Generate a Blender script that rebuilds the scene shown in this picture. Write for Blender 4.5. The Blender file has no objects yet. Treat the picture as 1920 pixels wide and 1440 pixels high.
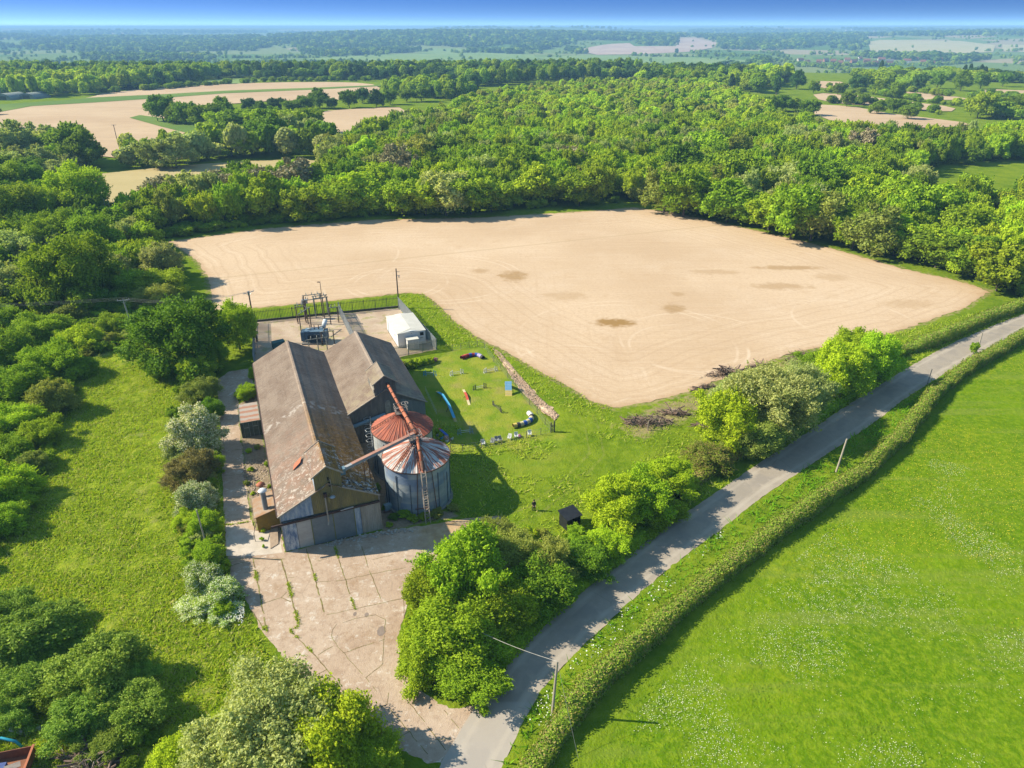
import bpy, math, random
import numpy as np
from mathutils import Vector, Matrix
from mathutils.geometry import delaunay_2d_cdt

SC = bpy.context.scene
COL = SC.collection
random.seed(7)
RNG = np.random.default_rng(7)

# ------------------------------------------------------------------ camera
CAM_H, PITCH, FPX = 54.0, math.radians(26.7), 1333.0
cd = bpy.data.cameras.new('camera')
cam = bpy.data.objects.new('camera', cd); COL.objects.link(cam)
cam.location = (0, 0, CAM_H)
cam.rotation_euler = (math.radians(90) - PITCH, 0, 0)
cd.sensor_width = 36.0
cd.lens = 36.0 * FPX / 1920.0
cd.clip_start = 0.5
cd.clip_end = 60000
SC.camera = cam

# ------------------------------------------------------------------ light
SUN_EL, SUN_AZ = 36.0, -6.0       # light travels towards azimuth -4 deg (0 = +X)
world = bpy.data.worlds.new('World'); SC.world = world; world.use_nodes = True
wn = world.node_tree; wn.nodes.clear()
sky = wn.nodes.new('ShaderNodeTexSky'); sky.sky_type = 'NISHITA'; sky.sun_disc = False
sky.sun_elevation = math.radians(SUN_EL)
_a = math.radians(SUN_AZ)
_s = Vector((-math.cos(_a), -math.sin(_a)))              # horizontal direction towards the sun
sky.sun_rotation = math.atan2(_s.x, _s.y)
sky.altitude = 0; sky.air_density = 1.0; sky.dust_density = 0.3; sky.ozone_density = 2.5
# the sky is read a little higher up than it is, so that its blue deepens quickly above the horizon
tc = wn.nodes.new('ShaderNodeTexCoord'); sp = wn.nodes.new('ShaderNodeSeparateXYZ'); cb = wn.nodes.new('ShaderNodeCombineXYZ')
mz = wn.nodes.new('ShaderNodeMath'); mz.operation = 'MULTIPLY_ADD'; mz.inputs[1].default_value = 40.0; mz.inputs[2].default_value = 0.12
wn.links.new(tc.outputs['Generated'], sp.inputs[0]); wn.links.new(sp.outputs[0], cb.inputs[0]); wn.links.new(sp.outputs[1], cb.inputs[1])
wn.links.new(sp.outputs[2], mz.inputs[0]); wn.links.new(mz.outputs[0], cb.inputs[2])
nrm = wn.nodes.new('ShaderNodeVectorMath'); nrm.operation = 'NORMALIZE'
wn.links.new(cb.outputs[0], nrm.inputs[0]); wn.links.new(nrm.outputs[0], sky.inputs[0])
hs = wn.nodes.new('ShaderNodeHueSaturation'); hs.inputs['Saturation'].default_value = 0.92; hs.inputs['Hue'].default_value = 0.475
bg = wn.nodes.new('ShaderNodeBackground'); bg.inputs[1].default_value = 0.14
wo = wn.nodes.new('ShaderNodeOutputWorld')
# a clear band of deeper blue just above the pale horizon
r1 = wn.nodes.new('ShaderNodeMapRange'); r1.interpolation_type = 'SMOOTHSTEP'; r1.inputs[1].default_value = -.03; r1.inputs[2].default_value = .045
r2 = wn.nodes.new('ShaderNodeMapRange'); r2.interpolation_type = 'SMOOTHSTEP'; r2.inputs[1].default_value = .08; r2.inputs[2].default_value = .4; r2.inputs[3].default_value = 1; r2.inputs[4].default_value = 0
mm = wn.nodes.new('ShaderNodeMath'); mm.operation = 'MULTIPLY'; mx_ = wn.nodes.new('ShaderNodeMix'); mx_.data_type = 'RGBA'; mx_.blend_type = 'MULTIPLY'; mx_.inputs[7].default_value = (.30, .50, .95, 1)
wn.links.new(sp.outputs[2], r1.inputs[0]); wn.links.new(sp.outputs[2], r2.inputs[0]); wn.links.new(r1.outputs[0], mm.inputs[0]); wn.links.new(r2.outputs[0], mm.inputs[1]); wn.links.new(mm.outputs[0], mx_.inputs[0])
wn.links.new(sky.outputs[0], hs.inputs['Color']); wn.links.new(hs.outputs[0], mx_.inputs[6]); wn.links.new(mx_.outputs[2], bg.inputs[0]); wn.links.new(bg.outputs[0], wo.inputs[0])
sl = bpy.data.lights.new('sun', 'SUN'); sl.energy = 5.0; sl.angle = math.radians(0.55); sl.color = (1.0, 0.90, 0.70)
so = bpy.data.objects.new('sun', sl); COL.objects.link(so)
_e = math.radians(SUN_EL)
so.rotation_euler = Vector((math.cos(_a) * math.cos(_e), math.sin(_a) * math.cos(_e), -math.sin(_e))).to_track_quat('-Z', 'Y').to_euler()
so.location = (-60, 0, 80)
SC.view_settings.view_transform = 'Standard'
SC.view_settings.look = 'None'
SC.view_settings.exposure = 1.1
SC.view_settings.gamma = 1.0
SC.cycles.volume_bounces = 0
SC.cycles.max_bounces = 6
SC.cycles.diffuse_bounces = 3
SC.cycles.transmission_bounces = 3
SC.cycles.transparent_max_bounces = 4

# ------------------------------------------------------------------ photograph geometry
SP, CP = math.sin(PITCH), math.cos(PITCH)
def G(px, py, z=0.0):
    """point of the horizontal plane at height z that lies at this place of the photograph"""
    x = (px - 960) / FPX; y = (720 - py) / FPX
    d = (x, CP + y * SP, -SP + y * CP)
    t = (z - CAM_H) / d[2]
    return (d[0] * t, d[1] * t)
def PR(X, Y, Z):
    dz = Z - CAM_H
    cz = Y * CP - dz * SP; cy = Y * SP + dz * CP
    return 960 + FPX * X / cz, 720 - FPX * cy / cz, cz
def GP(pts, z=0.0): return [G(x, y, z) for x, y in pts]

def inpoly(P, poly):
    x, y = P[:, 0], P[:, 1]; r = np.zeros(len(P), bool); n = len(poly); j = n - 1
    for i in range(n):
        xi, yi = poly[i]; xj, yj = poly[j]
        c = ((yi > y) != (yj > y)) & (x < (xj - xi) * (y - yi) / ((yj - yi) or 1e-12) + xi)
        r ^= c; j = i
    return r
def segd(P, pts, closed=False):
    d = np.full(len(P), 1e9); n = len(pts)
    for i in range(n if closed else n - 1):
        a = np.array(pts[i][:2]); b = np.array(pts[(i + 1) % n][:2]); ab = b - a
        L = max(float(ab @ ab), 1e-9)
        t = np.clip(((P - a) @ ab) / L, 0, 1)
        q = a + t[:, None] * ab
        d = np.minimum(d, np.hypot(P[:, 0] - q[:, 0], P[:, 1] - q[:, 1]))
    return d
def sdf(P, poly):
    d = segd(P, poly, True); s = inpoly(P, poly)
    return np.where(s, -d, d)
def wobble(pts, step, amp, closed=True, seed=0):
    rr = np.random.default_rng(seed); out = []; n = len(pts)
    for i in range(n if closed else n - 1):
        a = np.array(pts[i][:2]); b = np.array(pts[(i + 1) % n][:2]); L = np.hypot(*(b - a)); k = max(1, int(L / step))
        nn = np.array([-(b - a)[1], (b - a)[0]]) / max(L, 1e-6)
        for j in range(k):
            o = rr.normal() * amp * (0.25 if j == 0 else 1)
            out.append(tuple(a + (b - a) * j / k + nn * o))
    if not closed: out.append(tuple(pts[-1][:2]))
    return out
def smooth_poly(pts, it=2, closed=True):
    for _ in range(it):
        o = []; n = len(pts)
        if not closed: o.append(pts[0])
        for i in range(n if closed else n - 1):
            a, b = pts[i], pts[(i + 1) % n]
            o.append(tuple(.75 * a[k] + .25 * b[k] for k in range(2))); o.append(tuple(.25 * a[k] + .75 * b[k] for k in range(2)))
        if not closed: o.append(pts[-1])
        pts = o
    return pts
def sstep(a, b, x):
    t = np.clip((x - a) / (b - a), 0, 1); return t * t * (3 - 2 * t)

# value noise in numpy
_NT = np.random.default_rng(99).random((256, 256))
def vnoise(x, y, s):
    x = np.asarray(x) / s + 1000.3; y = np.asarray(y) / s + 1000.7
    xi = np.floor(x).astype(int); yi = np.floor(y).astype(int); fx = x - xi; fy = y - yi
    fx = fx * fx * (3 - 2 * fx); fy = fy * fy * (3 - 2 * fy)
    a = _NT[xi % 256, yi % 256]; b = _NT[(xi + 1) % 256, yi % 256]; c = _NT[xi % 256, (yi + 1) % 256]; d = _NT[(xi + 1) % 256, (yi + 1) % 256]
    return (a * (1 - fx) + b * fx) * (1 - fy) + (c * (1 - fx) + d * fx) * fy
def fbm(x, y, s, o=3):
    r = 0; w = .5; t = 0
    for i in range(o):
        r = r + w * vnoise(x + 17 * i, y - 31 * i, s / 2 ** i); t += w; w *= .5
    return r / t

def T(x, y):
    """height of the land: level plateau, a wide valley beyond it, hills beyond that"""
    x = np.asarray(x, float); y = np.asarray(y, float)
    edge = 950 + 60 * np.sin(x / 260.0) - 120 * sstep(200, 700, x)
    drop = -38 * sstep(0, 1, (y - edge) / 620)
    start = 2750 + 260 * np.sin(x / 900.0 + 1.0) + 500 * sstep(-300, -1600, x)
    h1 = 58 * sstep(0, 1, (y - start) / 1900) * (0.78 + 0.22 * np.sin(x / 620.0 + 2.1)) * (1 - .35 * sstep(-700, -2200, x))
    h1 = h1 + 9 * (fbm(x, y, 700, 2) - .5) * sstep(2600, 3400, y)
    h2 = -18 * sstep(5200, 6500, y) + 34 * sstep(6800, 9500, y) + 70 * (fbm(x + 999, y, 2200, 3) - .5) * sstep(6000, 9000, y)
    return drop + h1 + h2
def GT(px, py, up=0.0):
    """point of the land itself seen at this place of the photograph"""
    x = (px - 960) / FPX; y = (720 - py) / FPX
    d = (x, CP + y * SP, -SP + y * CP)
    t = np.geomspace(40, 30000, 4000)
    X = d[0] * t; Y = d[1] * t; Z = CAM_H + d[2] * t
    hit = np.nonzero(Z < T(X, Y) + up)[0]
    k = hit[0] if len(hit) else len(t) - 1
    return float(X[k]), float(Y[k]), float(T(X[k], Y[k]))

# ------------------------------------------------------------------ object helpers
def tag(o, label=None, cat=None, group=None, kind=None):
    if label: o['label'] = label
    if cat: o['category'] = cat
    if group: o['group'] = group
    if kind: o['kind'] = kind
    return o
def link(name, me, mat=None, parent=None):
    o = bpy.data.objects.new(name, me); COL.objects.link(o)
    if mat is not None and not me.materials:
        for m in (mat if isinstance(mat, (list, tuple)) else [mat]): me.materials.append(m)
    if parent is not None: o.parent = parent
    return o
def empty(name, loc, rz=0.0, label=None, cat=None, group=None):
    o = bpy.data.objects.new(name, None); COL.objects.link(o)
    o.location = loc; o.rotation_euler = (0, 0, rz); o.empty_display_size = .3
    return tag(o, label, cat, group)
def mesh_np(name, V, Fc, smooth=False):
    """V (n,3) floats, Fc (m,k) ints"""
    me = bpy.data.meshes.new(name); V = np.asarray(V, np.float32); Fc = np.asarray(Fc, np.int32); m, k = Fc.shape
    me.vertices.add(len(V)); me.vertices.foreach_set('co', V.ravel())
    me.loops.add(m * k); me.loops.foreach_set('vertex_index', Fc.ravel())
    me.polygons.add(m); me.polygons.foreach_set('loop_start', np.arange(0, m * k, k, dtype=np.int32))
    try: me.polygons.foreach_set('loop_total', np.full(m, k, dtype=np.int32))
    except Exception: pass
    me.update(calc_edges=True); me.validate()
    if smooth: me.polygons.foreach_set('use_smooth', np.ones(m, bool))
    return me
def fattr(me, name, arr):
    a = me.attributes.new(name, 'FLOAT', 'POINT'); a.data.foreach_set('value', np.asarray(arr, np.float32))

class MB:
    def __init__(s): s.v = []; s.f = []
    def add(s, V, F):
        b = len(s.v); s.v += [tuple(p) for p in V]; s.f += [tuple(i + b for i in f) for f in F]; return s
    def box(s, x0, x1, y0, y1, z0, z1):
        return s.add([(x0, y0, z0), (x1, y0, z0), (x1, y1, z0), (x0, y1, z0), (x0, y0, z1), (x1, y0, z1), (x1, y1, z1), (x0, y1, z1)],
                     [(0, 3, 2, 1), (4, 5, 6, 7), (0, 1, 5, 4), (1, 2, 6, 5), (2, 3, 7, 6), (3, 0, 4, 7)])
    def cbox(s, c, w, d, h, rz=0.0):
        co, si = math.cos(rz), math.sin(rz); V = []
        for z in (0, h):
            for a, b in ((-1, -1), (1, -1), (1, 1), (-1, 1)):
                x, y = a * w / 2, b * d / 2; V.append((c[0] + x * co - y * si, c[1] + x * si + y * co, c[2] + z))
        return s.add(V, [(0, 3, 2, 1), (4, 5, 6, 7), (0, 1, 5, 4), (1, 2, 6, 5), (2, 3, 7, 6), (3, 0, 4, 7)])
    def tube(s, p0, p1, r0, r1=None, n=8, caps=True):
        r1 = r0 if r1 is None else r1; a = Vector(p0); b = Vector(p1); d = (b - a)
        if d.length < 1e-6: return s
        d.normalize(); u = d.orthogonal().normalized(); w = d.cross(u); V = []
        for p, r in ((a, r0), (b, r1)):
            for i in range(n):
                t = 2 * math.pi * i / n; V.append(p + (u * math.cos(t) + w * math.sin(t)) * r)
        F = [(i, (i + 1) % n, n + (i + 1) % n, n + i) for i in range(n)]
        if caps: F += [tuple(range(n))[::-1], tuple(range(n, 2 * n))]
        return s.add(V, F)
    def path(s, pts, r, n=6, r1=None):
        P = [Vector(p) for p in pts]; m = len(P); V = []; u = None
        for i, p in enumerate(P):
            d = (P[min(i + 1, m - 1)] - P[max(i - 1, 0)]).normalized()
            u = d.orthogonal().normalized() if u is None else (u - d * u.dot(d)).normalized()
            w = d.cross(u); rr = r if r1 is None else r + (r1 - r) * i / (m - 1)
            for k in range(n):
                t = 2 * math.pi * k / n; V.append(p + (u * math.cos(t) + w * math.sin(t)) * rr)
        F = [(i * n + k, i * n + (k + 1) % n, (i + 1) * n + (k + 1) % n, (i + 1) * n + k) for i in range(m - 1) for k in range(n)]
        F += [tuple(range(n))[::-1], tuple((m - 1) * n + k for k in range(n))]
        return s.add(V, F)
    def bar(s, p0, p1, w, h):
        a = Vector(p0); b = Vector(p1); d = (b - a).normalized(); up = Vector((0, 0, 1))
        if abs(d.z) > .95: up = Vector((0, 1, 0))
        u = d.cross(up).normalized() * w / 2; v = u.cross(d).normalized() * h / 2
        V = [a - u - v, a + u - v, a + u + v, a - u + v, b - u - v, b + u - v, b + u + v, b - u + v]
        return s.add(V, [(0, 1, 2, 3), (7, 6, 5, 4), (0, 4, 5, 1), (1, 5, 6, 2), (2, 6, 7, 3), (3, 7, 4, 0)])
    def lathe(s, prof, n=32, c=(0, 0)):
        V = [(c[0] + r * math.cos(2 * math.pi * i / n), c[1] + r * math.sin(2 * math.pi * i / n), z) for r, z in prof for i in range(n)]
        F = [(j * n + i, j * n + (i + 1) % n, (j + 1) * n + (i + 1) % n, (j + 1) * n + i) for j in range(len(prof) - 1) for i in range(n)]
        return s.add(V, F)
    def prism(s, pts, z0, z1):
        n = len(pts); V = [(x, y, z0) for x, y in pts] + [(x, y, z1) for x, y in pts]
        return s.add(V, [tuple(range(n))[::-1], tuple(range(n, 2 * n))] + [(i, (i + 1) % n, n + (i + 1) % n, n + i) for i in range(n)])
    def wallprism(s, pts, y0, y1):
        """outline in (x,z) pushed from y0 to y1"""
        n = len(pts); V = [(x, y0, z) for x, z in pts] + [(x, y1, z) for x, z in pts]
        return s.add(V, [tuple(range(n)), tuple(range(n, 2 * n))[::-1]] + [(i, n + i, n + (i + 1) % n, (i + 1) % n) for i in range(n)])
    def build(s, name, mat, parent=None, smooth=False):
        me = bpy.data.meshes.new(name); me.from_pydata([tuple(v) for v in s.v], [], s.f); me.update()
        if smooth: me.polygons.foreach_set('use_smooth', [True] * len(me.polygons))
        return link(name, me, mat, parent)

# ------------------------------------------------------------------ materials
class NT:
    def __init__(s, name, rough=.9, spec=.2, metal=0.0):
        s.m = bpy.data.materials.new(name); s.m.use_nodes = True; s.t = s.m.node_tree
        s.p = s.t.nodes['Principled BSDF']; s.p.inputs['Roughness'].default_value = rough; s.p.inputs['Metallic'].default_value = metal
        s.p.inputs['Specular IOR Level'].default_value = spec; s._c = {}
    def put(s, sock, v):
        if v is None: return
        if isinstance(v, bpy.types.NodeSocket): s.t.links.new(v, sock)
        else:
            if isinstance(v, tuple) and len(v) == 3 and sock.type == 'RGBA': v = (*v, 1)
            sock.default_value = v
    def n(s, typ, **k):
        nd = s.t.nodes.new(typ)
        for a, b in k.items(): setattr(nd, a, b)
        return nd
    @property
    def pos(s):
        if 'pos' not in s._c: s._c['pos'] = s.n('ShaderNodeNewGeometry').outputs['Position']
        return s._c['pos']
    @property
    def obj(s):
        if 'obj' not in s._c: s._c['obj'] = s.n('ShaderNodeTexCoord').outputs['Object']
        return s._c['obj']
    def attr(s, name):
        return s.n('ShaderNodeAttribute', attribute_name=name).outputs['Fac']
    def xyz(s, v):
        nd = s.n('ShaderNodeSeparateXYZ'); s.put(nd.inputs[0], v); return nd.outputs
    def mapv(s, v, scale=(1, 1, 1), rot=(0, 0, 0), loc=(0, 0, 0)):
        nd = s.n('ShaderNodeMapping'); s.put(nd.inputs[0], v); nd.inputs['Scale'].default_value = scale; nd.inputs['Rotation'].default_value = rot; nd.inputs['Location'].default_value = loc
        return nd.outputs[0]
    def noise(s, v, scale, detail=3, rough=.55, dist=0.0):
        nd = s.n('ShaderNodeTexNoise'); s.put(nd.inputs['Vector'], v); nd.inputs['Scale'].default_value = scale
        nd.inputs['Detail'].default_value = detail; nd.inputs['Roughness'].default_value = rough; nd.inputs['Distortion'].default_value = dist
        return nd.outputs['Fac']
    def voro(s, v, scale, feature='F1', out='Distance', rnd=1.0):
        nd = s.n('ShaderNodeTexVoronoi', feature=feature); s.put(nd.inputs['Vector'], v); nd.inputs['Scale'].default_value = scale; nd.inputs['Randomness'].default_value = rnd
        return nd.outputs[out]
    def wave(s, v, scale, dist=0, axis='X', detail=0):
        nd = s.n('ShaderNodeTexWave', bands_direction=axis); s.put(nd.inputs['Vector'], v); nd.inputs['Scale'].default_value = scale; nd.inputs['Distortion'].default_value = dist; nd.inputs['Detail'].default_value = detail
        return nd.outputs['Fac']
    def math(s, op, a, b=None, c=None, clamp=False):
        nd = s.n('ShaderNodeMath', operation=op, use_clamp=clamp); s.put(nd.inputs[0], a); s.put(nd.inputs[1], b); s.put(nd.inputs[2], c); return nd.outputs[0]
    def step(s, v, a, b):
        nd = s.n('ShaderNodeMapRange', interpolation_type='SMOOTHSTEP'); s.put(nd.inputs[0], v)
        for i, x in zip((1, 2, 3, 4), (a, b, 0.0, 1.0) if a < b else (b, a, 1.0, 0.0)): nd.inputs[i].default_value = x
        return nd.outputs[0]
    def mix(s, f, a, b, mode='MIX'):
        nd = s.n('ShaderNodeMix', data_type='RGBA', blend_type=mode); s.put(nd.inputs[0], f); s.put(nd.inputs[6], a); s.put(nd.inputs[7], b); return nd.outputs[2]
    def bump(s, h, strength=.5, dist=.1):
        nd = s.n('ShaderNodeBump'); s.put(nd.inputs['Height'], h); nd.inputs['Strength'].default_value = strength; nd.inputs['Distance'].default_value = dist
        s.put(s.p.inputs['Normal'], nd.outputs[0])
    def done(s, col, gain=.74):
        g = s.n('ShaderNodeHueSaturation'); g.inputs['Value'].default_value = gain; s.put(g.inputs['Color'], col)
        s.put(s.p.inputs['Base Color'], g.outputs[0]); return s.m

def simple(name, a, b=None, scale=2.0, rough=.8, metal=0.0, spec=.3, streak=None):
    """a surface of colour a worn into colour b in blotches"""
    s = NT(name, rough, spec, metal); b = b or tuple(c * .7 for c in a)
    v = s.obj if streak is None else s.mapv(s.obj, streak)
    f = s.math('ADD', s.math('MULTIPLY', s.noise(v, scale, 4, .6), .7), s.math('MULTIPLY', s.noise(v, scale * 6, 3), .3))
    return s.done(s.mix(s.step(f, .35, .65), a, b))

def leafmat(name, a, b, c=None, trans=.42, cfrac=0.0, hue=.03):
    """leaves between colours a and b in clumps, each plant a little different; a share cfrac of the leaves is colour c"""
    s = NT(name, .7, .1)
    geo = s.n('ShaderNodeNewGeometry'); oi = s.n('ShaderNodeObjectInfo')
    n1 = s.noise(s.obj, 2.3, 2); r = geo.outputs['Random Per Island']
    f = s.math('ADD', s.math('MULTIPLY', n1, .55), s.math('MULTIPLY', r, .45))
    col = s.mix(s.step(f, .25, .75), a, b)
    if c is not None:
        n2 = s.noise(s.obj, 4.5, 2)
        k = s.math('GREATER_THAN', s.math('ADD', s.math('MULTIPLY', n2, .8), s.math('MULTIPLY', s.math('FRACT', s.math('MULTIPLY', r, 17.3)), .6)), 1.0 - cfrac * .85)
        col = s.mix(k, col, c)
    h = s.n('ShaderNodeHueSaturation'); s.put(h.inputs['Color'], col)
    s.put(h.inputs['Hue'], s.math('MULTIPLY_ADD', oi.outputs['Random'], hue, .5 - hue / 2))
    s.put(h.inputs['Value'], s.math('MULTIPLY_ADD', s.math('FRACT', s.math('MULTIPLY', oi.outputs['Random'], 7.77)), .5, 1.12))
    col = h.outputs[0]
    s.put(s.p.inputs['Base Color'], col)
    tr = s.n('ShaderNodeBsdfTranslucent'); s.put(tr.inputs[0], s.mix(1.0, col, (1.0, 1.0, .35), 'MULTIPLY'))
    mx = s.n('ShaderNodeMixShader'); mx.inputs[0].default_value = trans
    s.t.links.new(s.p.outputs[0], mx.inputs[1]); s.t.links.new(tr.outputs[0], mx.inputs[2])
    s.t.links.new(mx.outputs[0], s.t.nodes['Material Output'].inputs['Surface'])
    return s.m
LM = dict(
    mid=leafmat('leaf mid green', (.15, .235, .010), (.27, .37, .02)),
    bright=leafmat('leaf bright green', (.22, .33, .012), (.35, .45, .02)),
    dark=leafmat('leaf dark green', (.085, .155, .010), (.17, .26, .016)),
    pale=leafmat('leaf pale grey green', (.25, .30, .09), (.37, .41, .15)),
    deep=leafmat('leaf deep glossy green', (.10, .18, .015), (.26, .36, .06)),
    olive=leafmat('leaf olive', (.18, .22, .04), (.27, .30, .06)),
    blossom=leafmat('leaf with white blossom', (.13, .21, .04), (.22, .30, .07), (.56, .56, .38), .3, .42),
    fleck=leafmat('leaf flecked with white flowers', (.13, .22, .02), (.24, .34, .03), (.60, .62, .48), .35, .22),
    brown=leafmat('bronze leaf', (.17, .14, .055), (.26, .22, .09)),
    twig=leafmat('bare twigs with thin leaf', (.20, .17, .10), (.25, .24, .13), None, .15),
    conifer=leafmat('conifer green', (.025, .06, .02), (.05, .10, .03)),
    hedge=leafmat('hedge leaf', (.12, .19, .018), (.22, .30, .03), (.24, .20, .07), .35, .25),
    far=leafmat('distant leaf', (.04, .09, .02), (.08, .15, .03)),
)
BARK = simple('bark', (.16, .13, .10), (.09, .075, .055), 3)
# ------------------------------------------------------------------ outlines of the ground surfaces (from the photograph, on level ground)
FIELD = GP([(315,453),(500,428),(700,412),(900,408),(1100,396),(1190,389),(1260,398),(1400,428),(1550,463),(1700,505),(1800,527),(1857,545),(1810,577),(1700,616),(1600,642),(1500,658),(1400,692),(1300,732),(1220,754),(1150,764),(1115,755),(1060,722),(1000,690),(940,655),(890,630),(850,600),(825,575),(795,552),(760,549),(600,566),(480,577),(402,583),(398,560),(390,520),(370,490),(340,468)])
ROAD_L = [(700,1640),(760,1540),(820,1440),(845,1400),(893,1320),(955,1235),(1000,1190),(1060,1135),(1150,1062),(1250,985),(1340,925),(1420,870),(1500,820),(1580,765),(1640,728),(1700,690),(1780,645),(1850,615),(1920,588),(2100,520),(2400,425)]
ROAD_R = [(870,1640),(905,1540),(940,1440),(960,1400),(990,1335),(1030,1275),(1100,1205),(1180,1130),(1260,1060),(1350,995),(1430,930),(1500,885),(1560,845),(1640,792),(1700,745),(1780,695),(1850,655),(1920,618),(2100,540),(2400,438)]
ROAD = smooth_poly(GP(ROAD_L), 1, False) + smooth_poly(GP(ROAD_R), 1, False)[::-1]
YARD = GP([(408,712),(430,696),(474,690),(474,720),(446,748),(449,800),(456,850),(461,900),(468,960),(474,985),(486,994),(524,985),(536,1034),(714,996),(800,985),(870,972),(935,966),(950,985),(925,1010),(880,1040),(830,1065),(780,1100),(765,1130),(748,1190),(752,1240),(770,1280),(800,1302),(830,1322),(860,1328),(893,1321),(846,1399),(822,1437),(800,1432),(720,1392),(640,1342),(580,1287),(530,1232),(490,1182),(462,1127),(432,1077),(424,1045),(419,950),(417,900),(413,800),(409,760)])
SUB = GP([(478,604),(747,577),(775,605),(818,655),(738,672),(600,760),(476,760)])
STRIP = GP([(924,655),(936,660),(975,705),(1010,745),(1047,778),(1040,789),(1015,772),(980,737),(955,702)])
LAWN = GP([(770,700),(850,657),(908,651),(960,700),(1000,748),(1030,790),(1062,818),(1060,835),(960,842),(860,850),(800,860),(790,800)])
LAWN2 = GP([(800,860),(1060,818),(1075,850),(1020,885),(900,900),(840,900)])
ROUGH = GP([(165,640),(390,690),(418,1000),(425,1080),(500,1230),(600,1330),(700,1400),(500,1440),(300,1600),(-200,1600),(-400,1100),(0,900),(60,800)])
MEADOW = GP([(1110,1440),(1180,1330),(1300,1200),(1450,1060),(1600,940),(1700,840),(1790,720),(1920,650),(2400,450),(3200,900),(2600,1700),(1000,1700)])
DRY = GP([(1140,800),(1230,757),(1400,692),(1500,658),(1545,665),(1450,715),(1330,775),(1200,835)])
APRON = GP([(720,1003),(800,985),(870,970),(935,965),(955,985),(925,1015),(880,1045),(830,1065),(790,1090),(745,1040)])
TRACK = GP([(890,600),(960,655),(1060,735),(1105,790),(1120,850),(1075,900),(1000,960),(930,985)])
GARDEN = GP([(440,760),(480,740),(520,940),(478,1010),(462,940),(452,850)])   # strip of rubble beside the barn
BARN_O, BARN_H = (-26.006, 64.489), 0.3752
def BL(u, v, z=0.0):
    c, s_ = math.cos(BARN_H), math.sin(BARN_H); return (BARN_O[0] + u * c - v * s_, BARN_O[1] + u * s_ + v * c, z)
FOOT = [BL(-.1, -.2)[:2], BL(22.3, 20.3)[:2], BL(22.3, 43.5)[:2], BL(0, 43.5)[:2]]

# ------------------------------------------------------------------ the ground: one sheet to the horizon
def spaced(core0, core1, st, ext0, ext1, ratio):
    a = list(np.arange(core0, core1 + 1e-6, st)); d = st; x = a[-1]
    while x < ext1: d *= ratio; x += d; a.append(x)
    d = st; x = a[0]; b = []
    while x > ext0: d *= ratio; x -= d; b.append(x)
    return np.array(b[::-1] + a)
gx = spaced(-72, 62, .5, -26000, 26000, 1.045)
gy = spaced(24, 126, .5, -400, 27000, 1.022)
GX, GY = np.meshgrid(gx, gy); gp = np.stack([GX.ravel(), GY.ravel()], 1)
near = (np.abs(gp[:, 0]) < 320) & (gp[:, 1] > 0) & (gp[:, 1] < 330)
def zone(poly, soft=1.0):
    r = np.zeros(len(gp)); r[near] = sstep(soft, -soft, sdf(gp[near], poly)); return r
hard = np.full(len(gp), 50.0)
for pl in (FIELD, ROAD, YARD, SUB, STRIP):
    hard[near] = np.minimum(hard[near], sdf(gp[near], pl))
z_rough, z_mead, z_lawn, z_dry = zone(ROUGH), zone(MEADOW, 2), np.maximum(zone(LAWN, .6), .5 * zone(LAWN2, 2)), zone(DRY, 4)
sd_field = np.full(len(gp), 50.0); sd_field[near] = sdf(gp[near], FIELD)
z_dry = np.maximum(z_dry, .8 * sstep(3.0, .2, sd_field) * (sd_field < 49))
z_track = np.zeros(len(gp)); td = segd(gp[near], TRACK); z_track[near] = np.exp(-((td - 1.0) / .5) ** 2) * .55
gar = np.maximum(zone(GARDEN, .8), zone(GP([(640,770),(720,800),(735,955),(850,958),(868,972),(800,982),(715,1000),(690,930)]), .8))
Xg, Yg = gp[:, 0], gp[:, 1]
amp = .16 + .22 * z_rough - .08 * z_mead - .13 * z_lawn - .05 * z_track
rel = (fbm(Xg, Yg, 1.6, 2) - .5) * amp * 1.5 + (fbm(Xg + 50, Yg, 6, 2) - .5) * amp * 1.6
edge_n = (fbm(Xg, Yg, 1.0, 2) - .5) * .9
zz = T(Xg, Yg) + np.where(near, rel * sstep(0, 1.2, hard), 0)
zz = np.where(near, zz + np.where(hard < 49, -.08 + .15 * sstep(-.35, .45, hard + edge_n), .07) - .0, zz)
fz = sstep(300, 330, Yg)
nx, ny = len(gx), len(gy)
ii = (np.arange(ny - 1)[:, None] * nx + np.arange(nx - 1)[None, :]).ravel()
me = mesh_np('ground', np.stack([Xg, Yg, zz], 1), np.stack([ii, ii + 1, ii + nx + 1, ii + nx], 1), True)
for nm, a in (('rough', z_rough), ('meadow', z_mead), ('lawn', z_lawn), ('dry', z_dry), ('track', z_track), ('rubble', gar)): fattr(me, nm, a)

s = NT('grass ground', .95, 0)
P = s.pos
nf = s.noise(P, .9, 4, .65); nm_ = s.noise(P, .12, 3); nl = s.noise(P, .025, 2)
grass = s.mix(s.step(s.math('ADD', s.math('MULTIPLY', nf, .5), s.math('MULTIPLY', nm_, .5)), .35, .65), (.11, .19, .01), (.21, .28, .02))
roughc = s.mix(s.step(nf, .35, .68), (.14, .225, .010), (.31, .37, .03))
roughc = s.mix(s.math('MULTIPLY', s.step(s.noise(s.mapv(P, (1.2, .12, 1), (0, 0, .15)), 1, 4, .75), .46, .66), .5), roughc, (.36, .37, .07))
roughc = s.mix(s.math('MULTIPLY', s.step(s.noise(P, .22, 5, .8), .54, .66), .5), roughc, (.08, .15, .015))
roughc = s.mix(s.math('MULTIPLY', s.step(s.noise(P, .35, 3), .56, .74), .65), roughc, (.30, .28, .11))
meadc = s.mix(s.step(s.noise(P, .07, 3), .3, .7), (.085, .185, .004), (.135, .24, .006))
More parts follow.
